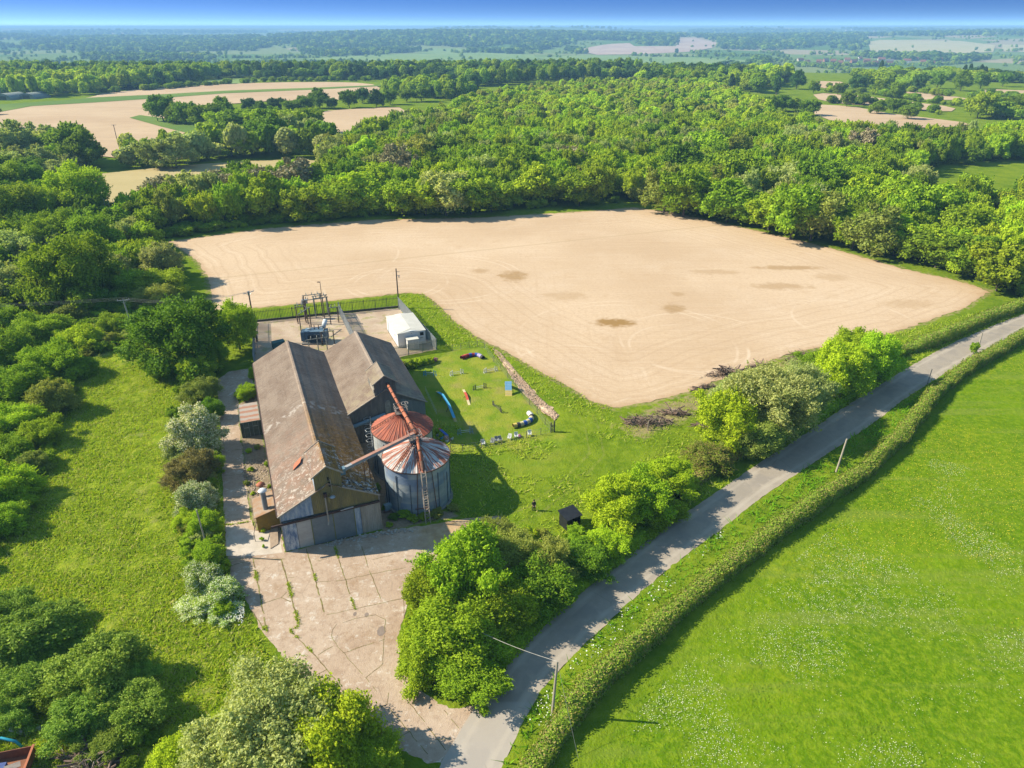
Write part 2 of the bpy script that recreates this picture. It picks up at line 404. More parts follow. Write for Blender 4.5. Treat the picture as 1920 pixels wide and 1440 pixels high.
meadc = s.mix(s.step(s.noise(P, 1.3, 5, .8), .42, .62), meadc, (.19, .285, .012))
meadc = s.mix(s.math('MULTIPLY', s.step(s.noise(s.mapv(P, (.035, .35, 1), (0, 0, -.9)), 1, 4, .7), .48, .66), .45), meadc, (.22, .27, .05))
meadc = s.mix(s.math('MULTIPLY', s.math('MULTIPLY', s.step(s.noise(P, .05, 2), .5, .7), .5), s.step(s.noise(P, .9, 4, .7), .45, .68)), meadc, (.32, .36, .02))
lawnc = s.mix(s.step(s.noise(P, .28, 4), .35, .65), (.17, .26, .02), (.28, .31, .04))
lawnc = s.mix(s.math('MULTIPLY', s.step(s.noise(P, .2, 2), .55, .72), .6), lawnc, (.32, .27, .10))
c = s.mix(s.attr('rough'), grass, roughc); c = s.mix(s.attr('meadow'), c, meadc); c = s.mix(s.attr('lawn'), c, lawnc)
dn = s.math('ADD', s.attr('dry'), s.math('MULTIPLY', s.math('SUBTRACT', s.noise(P, 1.1, 4), .5), 1.3))
c = s.mix(s.math('MULTIPLY', s.step(dn, .55, .95), .75), c, (.36, .27, .16))
c = s.mix(s.math('MULTIPLY', s.step(s.math('ADD', s.attr('track'), s.math('MULTIPLY', s.noise(P, .6, 2), .4)), .55, 1.0), .55), c, (.33, .29, .12))
c = s.mix(s.math('MULTIPLY', s.step(s.math('ADD', s.attr('rubble'), s.math('MULTIPLY', s.noise(P, 1.2, 3), .5)), .8, 1.15), .9), c, s.mix(s.noise(P, 2.5, 4), (.20, .13, .09), (.42, .33, .26)))
# the far land is a patchwork of fields
yy = s.xyz(P)[1]
cell = s.voro(s.mapv(P, (1, .75, .001), (0, 0, .35)), .0036, out='Color'); cx = s.xyz(cell)
pf = s.mix(s.step(cx[0], .35, .4), (.10, .19, .035), (.17, .25, .07)); pf = s.mix(s.step(cx[1], .62, .66), pf, (.23, .28, .11)); pf = s.mix(s.step(cx[2], .86, .9), pf, (.40, .33, .22))
pf = s.mix(s.math('MULTIPLY', s.noise(P, .004, 3), .35), pf, (.12, .19, .06))
c = s.mix(s.step(yy, 900, 1300), c, pf)
s.bump(s.math('ADD', nf, s.math('MULTIPLY', s.noise(P, 4, 3, .7), .7)), .8, .22)
ground = link('ground', me, s.done(c)); tag(ground, kind='structure')

# ------------------------------------------------------------------ sheets laid on the ground
def sheet(name, poly, mat, step_=1.0, z=.0, relief=0.0, wob=0.12, wstep=.8, drape=False, attrs=False, seed=1):
    pw = wobble(poly, wstep, wob, True, seed) if wob else list(poly)
    A = np.array(pw); x0, y0 = A.min(0); x1, y1 = A.max(0)
    X, Y = np.meshgrid(np.arange(x0, x1, step_), np.arange(y0, y1, step_)); Q = np.stack([X.ravel(), Y.ravel()], 1)
    Q = Q + (np.random.default_rng(3).random(Q.shape) - .5) * step_ * .3
    d = sdf(Q, pw); Q = Q[d < -step_ * .35]
    vs = [Vector(p) for p in pw] + [Vector(p) for p in Q]
    n = len(pw)
    r = delaunay_2d_cdt(vs, [(i, (i + 1) % n) for i in range(n)], [list(range(n))], 1, 1e-4)
    V = np.array([(v.x, v.y) for v in r[0]]); F = np.array([f for f in r[2] if len(f) == 3])
    Z = np.full(len(V), z) + (T(V[:, 0], V[:, 1]) if drape else 0)
    sd = -sdf(V, poly)
    if relief: Z = Z + (fbm(V[:, 0], V[:, 1], 2.0, 3) - .5) * relief * sstep(0, .7, sd)
    me = mesh_np(name, np.column_stack([V, Z]), F, True)
    fattr(me, 'sd', sd)
    o = link(name, me, mat); return tag(o, kind='structure')

# bare field
s = NT('bare tilled soil', .95, .1); P = s.pos
sd = s.attr('sd')
base = s.mix(s.step(s.noise(P, .02, 3), .35, .65), (.545, .395, .26), (.63, .475, .33))
base = s.mix(s.math('MULTIPLY', s.step(s.noise(P, .05, 5, .7), .45, .75), .45), base, (.68, .54, .41))
base = s.mix(s.math('MULTIPLY', s.step(s.noise(P, 1.5, 5, .8), .45, .68), .5), base, (.42, .29, .18))
base = s.mix(s.math('MULTIPLY', s.step(s.noise(P, .16, 5, .75), .52, .7), .32), base, (.45, .30, .17))
st = s.noise(s.mapv(P, (.035, 2.2, 1), (0, 0, -.2)), 1.0, 4, .7)                      # drill marks
base = s.mix(s.math('MULTIPLY', s.step(st, .46, .66), .26), base, (.70, .55, .41))
st2 = s.noise(s.mapv(P, (1.1, .04, 1), (0, 0, -.42)), 1.0, 3)
base = s.mix(s.math('MULTIPLY', s.math('MULTIPLY', s.step(st2, .52, .75), s.step(s.noise(P, .012, 2), .45, .6)), .35), base, (.50, .35, .22))
hl = s.math('PINGPONG', s.math('ADD', sd, s.math('MULTIPLY', s.noise(P, .05, 2), 5.0)), 3.0)                # wheel marks that follow the headland
hm = s.math('MULTIPLY', s.step(hl, .35, .05), s.step(sd, 30, 14)); base = s.mix(s.math('MULTIPLY', s.math('MULTIPLY', hm, s.step(s.noise(P, .04, 3), .4, .6)), .2), base, (.76, .62, .48))
dr = s.wave(s.mapv(P, (1, 1, 1), (0, 0, 1.33)), .42, 1.2, 'X', 2); base = s.mix(s.math('MULTIPLY', s.math('MULTIPLY', s.step(dr, .55, .9), s.step(s.noise(P, .03, 4, .7), .38, .6)), .22), base, (.44, .31, .20))
hm2 = s.math('MULTIPLY', s.step(s.math('ABSOLUTE', s.math('SUBTRACT', hl, 1.1)), .35, .1), s.step(sd, 30, 16)); base = s.mix(s.math('MULTIPLY', hm2, .25), base, (.43, .30, .19))
# round turning marks of the drill near the corner by the fence, and darker damp patches
def ring(c0, r0, w=.5):
    d = s.n('ShaderNodeVectorMath', operation='DISTANCE'); s.put(d.inputs[0], P); d.inputs[1].default_value = (c0[0], c0[1], 0)
    return s.step(s.math('ABSOLUTE', s.math('SUBTRACT', d.outputs['Value'], r0)), w, .1)
for (px, py), r0 in (((745,530),10),((745,530),11.8),((840,520),16),((840,520),18),((470,560),14),((470,560),16),((560,480),26),((1180,640),20),((1180,640),22),((1290,650),11),((1310,640),15),((1080,700),12),((1600,600),12)):
    base = s.mix(s.math('MULTIPLY', s.math('MULTIPLY', ring(G(px, py), r0, .42), s.step(s.noise(P, .09, 3), .42, .6)), .22), base, (.80, .67, .54))
def spot(px, py, w, h, k, rot=0.0):
    global base
    gx_, gy_ = G(px, py)
    v = s.n('ShaderNodeVectorMath', operation='SUBTRACT'); s.put(v.inputs[0], P); v.inputs[1].default_value = (gx_, gy_, 0)
    m = s.n('ShaderNodeVectorMath', operation='LENGTH'); s.put(m.inputs[0], s.mapv(v.outputs[0], (1 / w, 1 / h, 1), (0, 0, rot)))
    f = s.math('ADD', m.outputs['Value'], s.math('MULTIPLY', s.math('SUBTRACT', s.noise(P, .45, 4, .7), .5), 2.2))
    base = s.mix(s.math('MULTIPLY', s.step(f, 1.3, .5), min(1, k * 1.35)), base, (.33, .20, .075))
for a in ((1152,605,4.2,2.4,.75),(962,517,3.5,4,.5),(1262,578,2.6,3,.45),(1480,502,9,1.8,.45,-.5),(1462,537,7,2.5,.35),(1340,510,6,2,.25),(900,508,2,2,.3),(1270,551,1.6,1.6,.3),(1060,555,5,3,.22),(1560,520,4,3,.2),(1700,570,6,3,.2)): spot(*a)
lnd = s.n('ShaderNodeTexWave')   # the straight line across the field
s.t.nodes.remove(lnd)
A_, B_ = Vector(G(640, 497)), Vector(G(1330, 424)); dd = (B_ - A_).normalized(); nn = Vector((-dd.y, dd.x))
dp = s.n('ShaderNodeVectorMath', operation='DOT_PRODUCT'); s.put(dp.inputs[0], P); dp.inputs[1].default_value = (nn.x, nn.y, 0)
base = s.mix(s.math('MULTIPLY', s.step(s.math('ABSOLUTE', s.math('SUBTRACT', dp.outputs['Value'], nn.dot(A_))), .7, .2), .35), base, (.40, .30, .17))
# the rim of the field is rougher and browner
base = s.mix(s.math('MULTIPLY', s.step(s.math('ADD', sd, s.math('MULTIPLY', s.noise(P, .5, 3), 3)), 3.6, 1.2), .55), base, (.42, .27, .15))
s.bump(s.math('ADD', st, s.noise(P, 3, 4, .7)), .4, .15)
soil = s.done(base)
sheet('bare_field', FIELD, soil, 2.0, .0, .05, .25, 1.2)

# far bare fields and stubble
def farsoil(name, a, b):
    s = NT(name, .95, .1); P = s.pos
    c = s.mix(s.step(s.noise(P, .012, 3), .35, .65), a, b)
    c = s.mix(s.math('MULTIPLY', s.step(s.noise(s.mapv(P, (.02, .3, 1), (0, 0, .1)), 1, 3), .45, .7), .35), c, tuple(x * 1.15 for x in b))
    c = s.mix(s.math('MULTIPLY', s.step(s.noise(P, .15, 4), .5, .75), .3), c, tuple(x * .8 for x in a))
    return s.done(c)
soil2 = farsoil('pale bare soil', (.48, .345, .22), (.55, .41, .27)); stub = farsoil('dry stubble', (.38, .32, .13), (.47, .38, .19))
hillsoil = farsoil('hill field soil', (.42, .31, .26), (.50, .39, .31)); hillgrass = farsoil('hill field hay', (.42, .40, .20), (.47, .42, .24))
gstrip = farsoil('grass strip', (.10, .19, .03), (.16, .24, .04)); palegr = farsoil('pale grass', (.17, .27, .07), (.22, .31, .09))
FARF = [('bare_field_beyond', [(-80,230),(0,199),(120,190),(172,183),(200,173),(380,160),(500,155),(650,154),(716,160),(700,186),(430,192),(330,215),(300,237),(395,262),(380,300),(200,300),(0,260)], soil2, .1),
        ('bare_field_beyond', [(585,210),(700,203),(765,202),(740,232),(690,248),(600,262),(570,235)], soil2, .1),
        ('bare_field_beyond', [(1520,174),(1615,180),(1700,191),(1795,202),(1780,212),(1650,200),(1540,192)], soil2, .1),
        ('bare_field_beyond', [(1520,196),(1600,200),(1655,212),(1740,222),(1830,233),(1780,240),(1640,240),(1530,222)], soil2, .1),
        ('bare_field_beyond', [(1520,152),(1592,154),(1590,168),(1530,165)], soil2, .1),
        ('bare_field_beyond', [(1680,170),(1790,181),(1825,188),(1710,188)], soil2, .1),
        ('bare_field_beyond', [(1840,167),(1960,172),(1960,184),(1850,178)], soil2, .1),
        ('bare_field_beyond', [(812,160),(855,162),(850,170),(815,168)], soil2, .1),
        ('stubble_field', [(45,345),(230,322),(420,305),(600,298),(610,320),(400,340),(330,350),(310,410),(180,410),(150,365)], stub, .1),
        ('pale_grass_field', [(385,151),(440,147),(495,150),(470,157),(390,158)], palegr, .13)]
for i, (nm, pp, mt, zz_) in enumerate(FARF):
    sheet(nm, smooth_poly(GP(pp), 1), mt, 40, zz_ + .25, 0, 0, 5)
sheet('grass_strip', GP([(-80,214),(0,197),(120,189),(170,184),(300,178),(420,171),(600,165),(716,160),(716,162),(600,168.5),(420,176),(300,185),(180,193),(60,200),(-80,226)]), gstrip, 40, .5, 0, 0, 5)
sheet('grass_strip', GP([(243,222),(262,217),(300,222),(400,244),(395,262),(300,238)]), gstrip, 30, .5, 0, 0, 5)
def GTP(pts): return [GT(x, y)[:2] for x, y in pts]
for nm, pp, mt in (('hill_field', [(1080,96),(1110,88),(1140,83),(1180,81),(1190,87),(1268,87),(1272,73),(1300,71),(1350,82),(1335,90),(1300,97),(1200,102),(1120,103)], hillsoil),
                   ('hill_field', [(1628,79),(1650,75),(1800,77),(1867,85),(1862,98),(1760,102),(1632,97)], hillgrass),
                   ('hill_field', [(1880,84),(1990,86),(1990,99),(1878,97)], hillgrass),
                   ('hill_field', [(778,92),(860,91),(900,100),(830,103),(785,99)], palegr),
                   ('valley_field', [(560,112),(700,103),(900,99),(1000,103),(1010,112),(900,116),(700,117)], palegr),
                   ('valley_field', [(1000,108),(1100,104),(1300,108),(1420,114),(1400,128),(1250,124),(1060,119)], palegr)):
    sheet(nm, GTP(pp), mt, 60, .9, 0, 0, 30, True)

# road
s = NT('worn asphalt', .9, .25); P = s.pos
c = s.mix(s.step(s.noise(P, .35, 4), .35, .65), (.33, .285, .235), (.41, .355, .295))
c = s.mix(s.math('MULTIPLY', s.step(s.noise(P, 2.2, 4, .7), .52, .75), .5), c, (.46, .42, .38))
sd = s.attr('sd')
c = s.mix(s.math('MULTIPLY', s.math('MULTIPLY', s.step(sd, 1.2, 1.55), s.step(s.noise(P, .35, 3), .42, .62)), .55), c, (.22, .195, .175))     # darker crown between the wheel tracks
c = s.mix(s.math('MULTIPLY', s.step(s.math('ADD', sd, s.math('MULTIPLY', s.noise(P, .8, 3), .9)), .75, .3), .8), c, (.46, .36, .26))             # dirt along the edges
yy = s.xyz(P)[1]
c = s.mix(s.math('MULTIPLY', s.step(yy, 44.2, 43.9), .5), c, (.46, .42, .385))                        # newer, paler surface at the near end
c = s.mix(s.math('MULTIPLY', s.step(s.math('ABSOLUTE', s.math('SUBTRACT', s.math('ADD', sd, s.math('MULTIPLY', s.noise(P, .15, 2), .5)), 1.15)), .3, .1), .35), c, (.50, .44, .37))
ck = s.voro(s.mapv(P, (1, 1, 0)), .22, 'DISTANCE_TO_EDGE'); c = s.mix(s.math('MULTIPLY', s.math('MULTIPLY', s.step(s.math('ADD', ck, s.math('MULTIPLY', s.noise(P, 1.5, 3), .02)), .026, .014), s.step(s.noise(P, .25, 2), .55, .65)), .4), c, (.20, .17, .14))
pt = s.xyz(s.voro(s.mapv(P, (1, 1, 0), (0, 0, -.7)), .16, out='Color', rnd=.8))[1]; c = s.mix(s.math('MULTIPLY', s.step(pt, .78, .82), .22), c, (.22, .20, .18))
s.bump(s.noise(P, 14, 3), .3, .03)
sheet('road', ROAD, s.done(c), 1.2, .004, 0, .05, .7)

# concrete yard and track
s = NT('old concrete', .92, .2); P = s.pos
c = s.mix(s.step(s.noise(P, .12, 3), .35, .65), (.43, .31, .225), (.52, .40, .305))
c = s.mix(s.math('MULTIPLY', s.step(s.noise(P, 1.3, 6, .78), .46, .64), .65), c, (.32, .215, .145))
c = s.mix(s.math('MULTIPLY', s.step(s.noise(P, .75, 6, .8), .54, .64), .75), c, (.70, .64, .57))
c = s.mix(s.math('MULTIPLY', s.step(s.noise(P, 4, 4, .8), .55, .7), .55), c, (.20, .14, .10))
c = s.mix(s.math('MULTIPLY', s.step(s.noise(P, .22, 5, .7), .55, .66), .5), c, (.33, .21, .12))
cell = s.xyz(s.voro(s.mapv(P, (1, 1, 0), (0, 0, -.37)), .28, out='Color', rnd=.35))[0]
c = s.mix(s.math('MULTIPLY', cell, .25), c, (.62, .50, .40))
gpx = G(872, 1003); dd_ = s.n('ShaderNodeVectorMath', operation='DISTANCE'); s.put(dd_.inputs[0], s.mapv(P, (.62, 1, 0))); dd_.inputs[1].default_value = (gpx[0] * .62, gpx[1], 0)
er = s.step(s.math('ADD', dd_.outputs['Value'], s.math('MULTIPLY', s.noise(P, .5, 4, .7), 5.0)), 7.2, 4.6)      # brown earth washed over the slabs
c = s.mix(s.math('MULTIPLY', er, .9), c, s.mix(s.step(s.noise(P, .9, 4), .35, .65), (.44, .28, .14), (.58, .42, .25)))
c = s.mix(s.math('MULTIPLY', s.math('MULTIPLY', er, s.step(s.noise(P, 1.9, 4, .7), .55, .7)), .6), c, (.30, .27, .09))
crk = s.voro(s.mapv(P, (1, 1, 0)), .35, 'DISTANCE_TO_EDGE')
c = s.mix(s.math('MULTIPLY', s.math('MULTIPLY', s.step(crk, .03, .008), s.step(s.noise(P, .3, 2), .55, .65)), .3), c, (.26, .20, .15))
s.bump(s.math('ADD', s.noise(P, 3, 4), s.noise(P, 12, 2)), .6, .06)
conc = s.done(c)
sheet('concrete_yard', YARD, conc, 1.0, 0, .0, .07, .6)
s = NT('pale new concrete', .9, .2); P = s.pos
newc = s.done(s.mix(s.noise(P, 1.1, 4), (.44, .33, .25), (.51, .40, .31)))
ox, oy = 420, 1000; K = 3.273
def cr(pts): return [(ox + x / K, oy + y / K) for x, y in pts]
sheet('concrete_slab', GP([(424,985),(424,1042),(470,1043),(530,1036),(520,985),(486,996)]), simple('cream concrete', (.60, .53, .46), (.50, .43, .36), .8), 1, .005, 0, .03)
# joints between the slabs, grown over with moss and weed
s = NT('mossy joint', .95, .1); P = s.pos
moss = s.done(s.mix(s.step(s.noise(P, 1.2, 3), .4, .6), (.20, .15, .07), (.27, .25, .09)))
JN = [([(180,160),(262,600)],.16),([(350,160),(400,330),(455,560)],.16),([(505,95),(545,230),(625,525)],.15),([(680,80),(735,260),(805,470)],.12),([(845,80),(885,210),(960,400)],.08),
 ([(15,205),(150,170)],.08),([(240,430),(350,395),(385,360)],.07),([(355,395),(410,420)],.1),([(400,600),(455,570)],.1),([(560,300),(720,290),(880,255),(1170,200)],.06),([(630,500),(800,465),(960,430),(1100,400)],.06),([(385,275),(430,270)],.06),
 ([(410,600),(560,750),(630,835),(800,1020),(940,1190)],.1),([(935,970),(870,885),(700,700),(660,630),(665,595),(690,560),(800,525),(930,500),(990,530),(980,650),(975,800),(870,885)],.06),([(725,735),(985,650)],.07),
 ([(580,745),(665,695)],.07),([(540,885),(630,835)],.08),([(620,995),(690,950)],.08),([(1005,1060),(1250,1355)],.07),([(1080,975),(1210,1130),(1360,1330)],.07),([(1350,1085),(1440,1195)],.06),([(830,1030),(905,960)],.05),
 ([(830,1140),(905,1080),(1000,1050)],.05),([(1140,1215),(1080,1250)],.05),([(165,470),(250,590)],.14),([(10,158),(370,158)],.1),([(1300,1265),(1390,1260)],.05),([(570,170),(650,150)],.04),([(880,170),(1040,130)],.04),([(1100,400),(1110,560),(1070,700)],.05),([(1010,980),(1000,1050),(830,1140)],.06)]
JN += [([((px - ox) * K, (py - oy) * K) for px, py in l], w) for l, w in (([(413,802),(449,797)],.1),([(416,846),(455,842)],.12),([(418,893),(460,888)],.07),([(419,935),(464,930)],.06),([(421,985),(470,978)],.1),([(410,735),(430,730),(447,722)],.06))]
mb = MB()
for l, w in JN:
    pts = wobble(GP(cr(l)), .5, .025, False, abs(int(l[0][0])))
    for i in range(len(pts) - 1):
        a, b = Vector(pts[i]), Vector(pts[i + 1]); d = (b - a)
        if d.length < 1e-3 or random.random() < .1: continue
        d.normalize(); nv = Vector((-d.y, d.x)) * w * .62 * (.5 + .35 * random.random()); e = d * .02
        mb.add([(*(a - nv - e), .012), (*(b - nv + e), .012), (*(b + nv + e), .012), (*(a + nv - e), .012)], [(0, 1, 2, 3)])
tag(mb.build('slab_joint', moss), kind='structure')
JWP = []
for l, w in JN:
    if w < .1: continue
    jp = GP(cr(l)); 
    for a_, b_ in zip(jp[:-1], jp[1:]):
        n_ = int(math.dist(a_, b_) * 26 * w / .12)
        for _ in range(n_):
            t_ = random.random(); x_, y_ = a_[0] + (b_[0] - a_[0]) * t_, a_[1] + (b_[1] - a_[1]) * t_
            if fbm(np.array([x_]), np.array([y_]), 2.2, 2)[0] > .55: JWP.append((x_ + random.gauss(0, w * .6), y_ + random.gauss(0, w * .6)))
for cx_, cy_, r in ((803,495,.3),(965,600,.7),(875,500,.35)):
    gxx, gyy = G(*cr([(cx_, cy_)])[0])
    pts = wobble([(gxx + r * math.cos(t) * .6, gyy + r * math.sin(t)) for t in np.linspace(0, 6.1, 9)], .3, r * .1)
    sheet('damp_patch', pts, simple('damp concrete', (.22, .17, .15), (.28, .22, .18), 2), .5, .011, 0, 0)
# gravel of the substation
s = NT('weedy gravel', .95, .1); P = s.pos
c = s.mix(s.step(s.noise(P, .2, 4), .35, .65), (.42, .31, .225), (.54, .43, .33)); c = s.mix(s.math('MULTIPLY', s.step(s.noise(P, .35, 5, .75), .52, .62), .7), c, (.30, .29, .10))
c = s.mix(s.math('MULTIPLY', s.step(s.noise(P, 4, 3, .8), .5, .7), .5), c, (.30, .23, .18)); s.bump(s.noise(P, 8, 3), .5, .06)
sheet('gravel_yard', SUB, s.done(c), 1.0, 0, .03, .1, .8)
s = NT('stony soil', .95, .1); P = s.pos
c = s.mix(s.step(s.noise(P, 2.2, 5, .8), .4, .6), (.34, .23, .15), (.66, .49, .35)); s.bump(s.noise(P, 3, 4), 1.0, .3)
sheet('earth_bank', STRIP, s.done(c, .9), .35, .06, 1.1, .3, .8)
s.p.inputs['Roughness'].default_value = .95
# ------------------------------------------------------------------ foliage
def rdir(rr, n):
    v = rr.normal(size=(n, 3)); return v / np.linalg.norm(v, axis=1)[:, None]
def leaf_quads(rr, C, N, size, elong=1.5):
    """diamond leaves at C with normals N"""
    n = len(C); t = rr.normal(size=(n, 3)); u = np.cross(N, t); u /= np.linalg.norm(u, axis=1)[:, None] + 1e-9; w = np.cross(N, u)
    sz = size * (.6 + .8 * rr.random(n))[:, None]
    a = u * sz * elong * .5; b = w * sz * .5
    V = np.stack([C - a, C - b, C + a, C + b], 1).reshape(-1, 3)
    return V, np.arange(4 * n).reshape(n, 4)
def ico(sub=1):
    import bmesh
    bm = bmesh.new(); bmesh.ops.create_icosphere(bm, subdivisions=sub, radius=1); bm.verts.ensure_lookup_table()
    V = np.array([v.co[:] for v in bm.verts]); F = np.array([[l.index for l in f.verts] for f in bm.faces]); bm.free(); return V, F
ICO1 = ico(1); ICO2 = ico(2)
def crown(name, seed, n_lobes, n_leaf, leaf, spread=.62, lr=(.26, .46), low=-.8, ragged=.1, core=.74, cone=0.0, jit=.75, shoots=0):
    rr = np.random.default_rng(seed)
    d = rdir(rr, n_lobes); d[:, 2] = np.where(d[:, 2] < -.5, -d[:, 2], d[:, 2])
    ph = rr.uniform(0, 6.28, 4); rad = spread * (.6 + .5 * rr.random(n_lobes)) * (1 + .16 * np.sin(d[:, 0] * 4 + ph[0]) * np.cos(d[:, 1] * 3.5 + ph[1]) + .12 * np.sin(d[:, 2] * 6 + ph[2]) + .1 * np.sin(np.arctan2(d[:, 1], d[:, 0]) * 3 + ph[3])); C = d * rad[:, None]; R = lr[0] + (lr[1] - lr[0]) * rr.random(n_lobes)
    if cone:
        k = np.clip((C[:, 2] + .8) / 1.7, 0, 1); C[:, :2] *= (1 - cone * k)[:, None]; R *= 1 - .6 * cone * k
    C = np.vstack([C, [[0, 0, -.1]]]); R = np.append(R, .55)
    p = R ** 2 / (R ** 2).sum()
    m = int(n_leaf * 2.2); L = rr.choice(len(R), m, p=p); dd = rdir(rr, m)
    dd[:, 2] = np.where((dd[:, 2] < -.4) & (rr.random(m) < .6), -dd[:, 2], dd[:, 2])
    bump = 1 + .14 * np.sin(dd[:, 0] * 9 + L) * np.sin(dd[:, 1] * 8 + 2 * L) * np.sin(dd[:, 2] * 9 + 3 * L) * 2
    Q = C[L] + dd * (R[L] * bump * (1 - ragged + ragged * 1.9 * rr.random(m)))[:, None]
    ok = Q[:, 2] > low
    for j in range(len(R)):
        ok &= (np.linalg.norm(Q - C[j], axis=1) > R[j] * .84) | (L == j)
    Q, dd = Q[ok][:n_leaf], dd[ok][:n_leaf]
    N = dd + rdir(rr, len(Q)) * jit; N /= np.linalg.norm(N, axis=1)[:, None]
    if shoots:      # young shoots that stick out of the crown
        w = np.nonzero(np.linalg.norm(Q, axis=1) > .75)[0]; pk_ = rr.choice(w, shoots); dirs = Q[pk_] / np.linalg.norm(Q[pk_], axis=1)[:, None] + rdir(rr, shoots) * .45 + np.array([0, 0, .35]); dirs /= np.linalg.norm(dirs, axis=1)[:, None]
        ln = rr.uniform(.05, .2, shoots); kk = 16; t = rr.random((shoots, kk)); SQ = (Q[pk_][:, None] + dirs[:, None] * (ln[:, None] * t)[:, :, None]).reshape(-1, 3) + rr.normal(size=(shoots * kk, 3)) * .012
        Q = np.vstack([Q, SQ]); sn = rdir(rr, len(SQ)) + np.array([0, 0, .4]); N = np.vstack([N, sn / np.linalg.norm(sn, axis=1)[:, None]])
    V, F = leaf_quads(rr, Q, N, leaf)
    Vs, Fs, b = [V], [F], len(V)
    if core:
        iv, if_ = ICO1
        for j in range(len(R)):
            W = iv * R[j] * core * (1 + .12 * rr.normal(size=(len(iv), 1))) + C[j]; W[:, 2] = np.maximum(W[:, 2], low)
            Vs.append(W); Fs.append(np.column_stack([if_, if_[:, 2]]) + b); b += len(W)
    V = np.vstack(Vs); 
    me = bpy.data.meshes.new(name)
    F4 = F; tri = np.vstack([f[:, :3] for f in Fs[1:]]) if core else np.zeros((0, 3), int)
    V = V.astype(np.float32)
    me.vertices.add(len(V)); me.vertices.foreach_set('co', V.ravel())
    me.loops.add(len(F4) * 4 + len(tri) * 3); me.loops.foreach_set('vertex_index', np.concatenate([F4.ravel(), tri.ravel()]).astype(np.int32))
    me.polygons.add(len(F4) + len(tri))
    me.polygons.foreach_set('loop_start', np.concatenate([np.arange(len(F4)) * 4, len(F4) * 4 + np.arange(len(tri)) * 3]).astype(np.int32))
    me.update(calc_edges=True)
    me.materials.append(LM['mid'])
    return me
CR = {'A': [crown('crown', 11 + i, 100 + 8 * i, 32000, .036, .86, (.10, .23), ragged=.5, core=.4, jit=.95, shoots=420) for i in range(4)],
      'W': [crown('crown', 41 + i, 120, 32000, .030, .88, (.08, .20), ragged=.6, core=.3, jit=1.1, shoots=520) for i in range(3)],      # wispy
      'B': [crown('crown', 21 + i, 46 + 4 * i, 6500, .07, .8, (.13, .28), ragged=.3, jit=.8, shoots=90) for i in range(4)],
      'V': [crown('crown', 51 + i, 50, 6000, .062, .82, (.1, .25), ragged=.4, core=.5, jit=1.0, shoots=120) for i in range(2)],
      'C': [crown('crown', 31 + i, 14, 1100, .15, core=.8) for i in range(4)],
      'K': [crown('crown', 61, 22, 1500, .12, .75, (.16, .3), cone=.85, core=.7)],
      'D': [crown('crown', 71 + i, 7, 170, .34, .5, (.35, .5), core=.85) for i in range(3)]}
def trunk_mesh(seed, n=4):
    """unit tree trunk: height 1, limbs fork from .35"""
    rr = random.Random(seed); mb = MB()
    pts = [(0, 0, -.02), (.012 * rr.uniform(-1, 1), .01, .2), (.03 * rr.uniform(-1, 1), .03 * rr.uniform(-1, 1), .42), (.05 * rr.uniform(-1, 1), .05 * rr.uniform(-1, 1), .75)]
    mb.path(pts, .032, 7, .008)
    for k in range(n):
        a = 2 * math.pi * k / n + rr.uniform(-.4, .4); z0 = rr.uniform(.22, .45); R = rr.uniform(.18, .3)
        mb.path([(0, 0, z0), (R * .45 * math.cos(a), R * .45 * math.sin(a), z0 + .12), (R * math.cos(a), R * math.sin(a), z0 + rr.uniform(.25, .4))], .016, 5, .004)
    me = bpy.data.meshes.new('trunk'); me.from_pydata([tuple(v) for v in mb.v], [], mb.f); me.update(); me.materials.append(BARK); return me
TR = [trunk_mesh(i, 4 + i) for i in range(3)]
PRE = {}
def place_px(px, py, w, ratio):
    """where a plant whose outline is centred at (px,py) and w pixels wide stands, its radius and height"""
    h = 3.0
    for _ in range(12):
        X, Y = G(px, py, .5 * h); cz = PR(X, Y, .5 * h)[2]; r = w / 2 * cz / FPX; h = 2 * r * ratio
    return X, Y, r, h
NTREE = [0]
def put_tree(X, Y, r, h, typ, lod, label, cat='tree', group=None, name=None, z=0.0, trunk=True, seed=None, shape=None):
    NTREE[0] += 1; k = NTREE[0] if seed is None else seed
    rr = random.Random(k * 7919 + 5)
    S = CR[shape or lod]; me = S[k % len(S)]
    bush = not trunk
    sq = rr.uniform(.9, 1.12)
    if bush:
        o = bpy.data.objects.new(name or 'bush', me); COL.objects.link(o); o.location = (X, Y, z + h * .42); o.scale = (r * sq * 1.05, r / sq * 1.05, h * .60)
        o.rotation_euler = (0, 0, rr.uniform(0, 6.28)); top = o; c = o
    else:
        top = empty(name or 'tree', (X, Y, z), rr.uniform(0, 6.28))
        c = bpy.data.objects.new('crown', me); COL.objects.link(c); c.parent = top; c.location = (0, 0, h * .5); c.scale = (r * sq * 1.08, r / sq * 1.08, h * .545)
        t = bpy.data.objects.new('trunk', TR[k % 3]); COL.objects.link(t); t.parent = top; t.scale = (h * .9, h * .9, h * .9)
    c.material_slots[0].link = 'OBJECT'; c.material_slots[0].material = LM[typ]
    tag(top, label, cat, group); return top
def T_(px, py, w, ratio, typ, lod, label, **k):
    X, Y, r, h = place_px(px, py, w, ratio); return put_tree(X, Y, r, h, typ, lod, label, **k)
def bush(px, py, w, ratio, typ, lod, label, **k):
    return T_(px, py, w, ratio, typ, lod, label, trunk=False, cat=k.pop('cat', 'bush'), name=k.pop('name', 'bush'), **k)

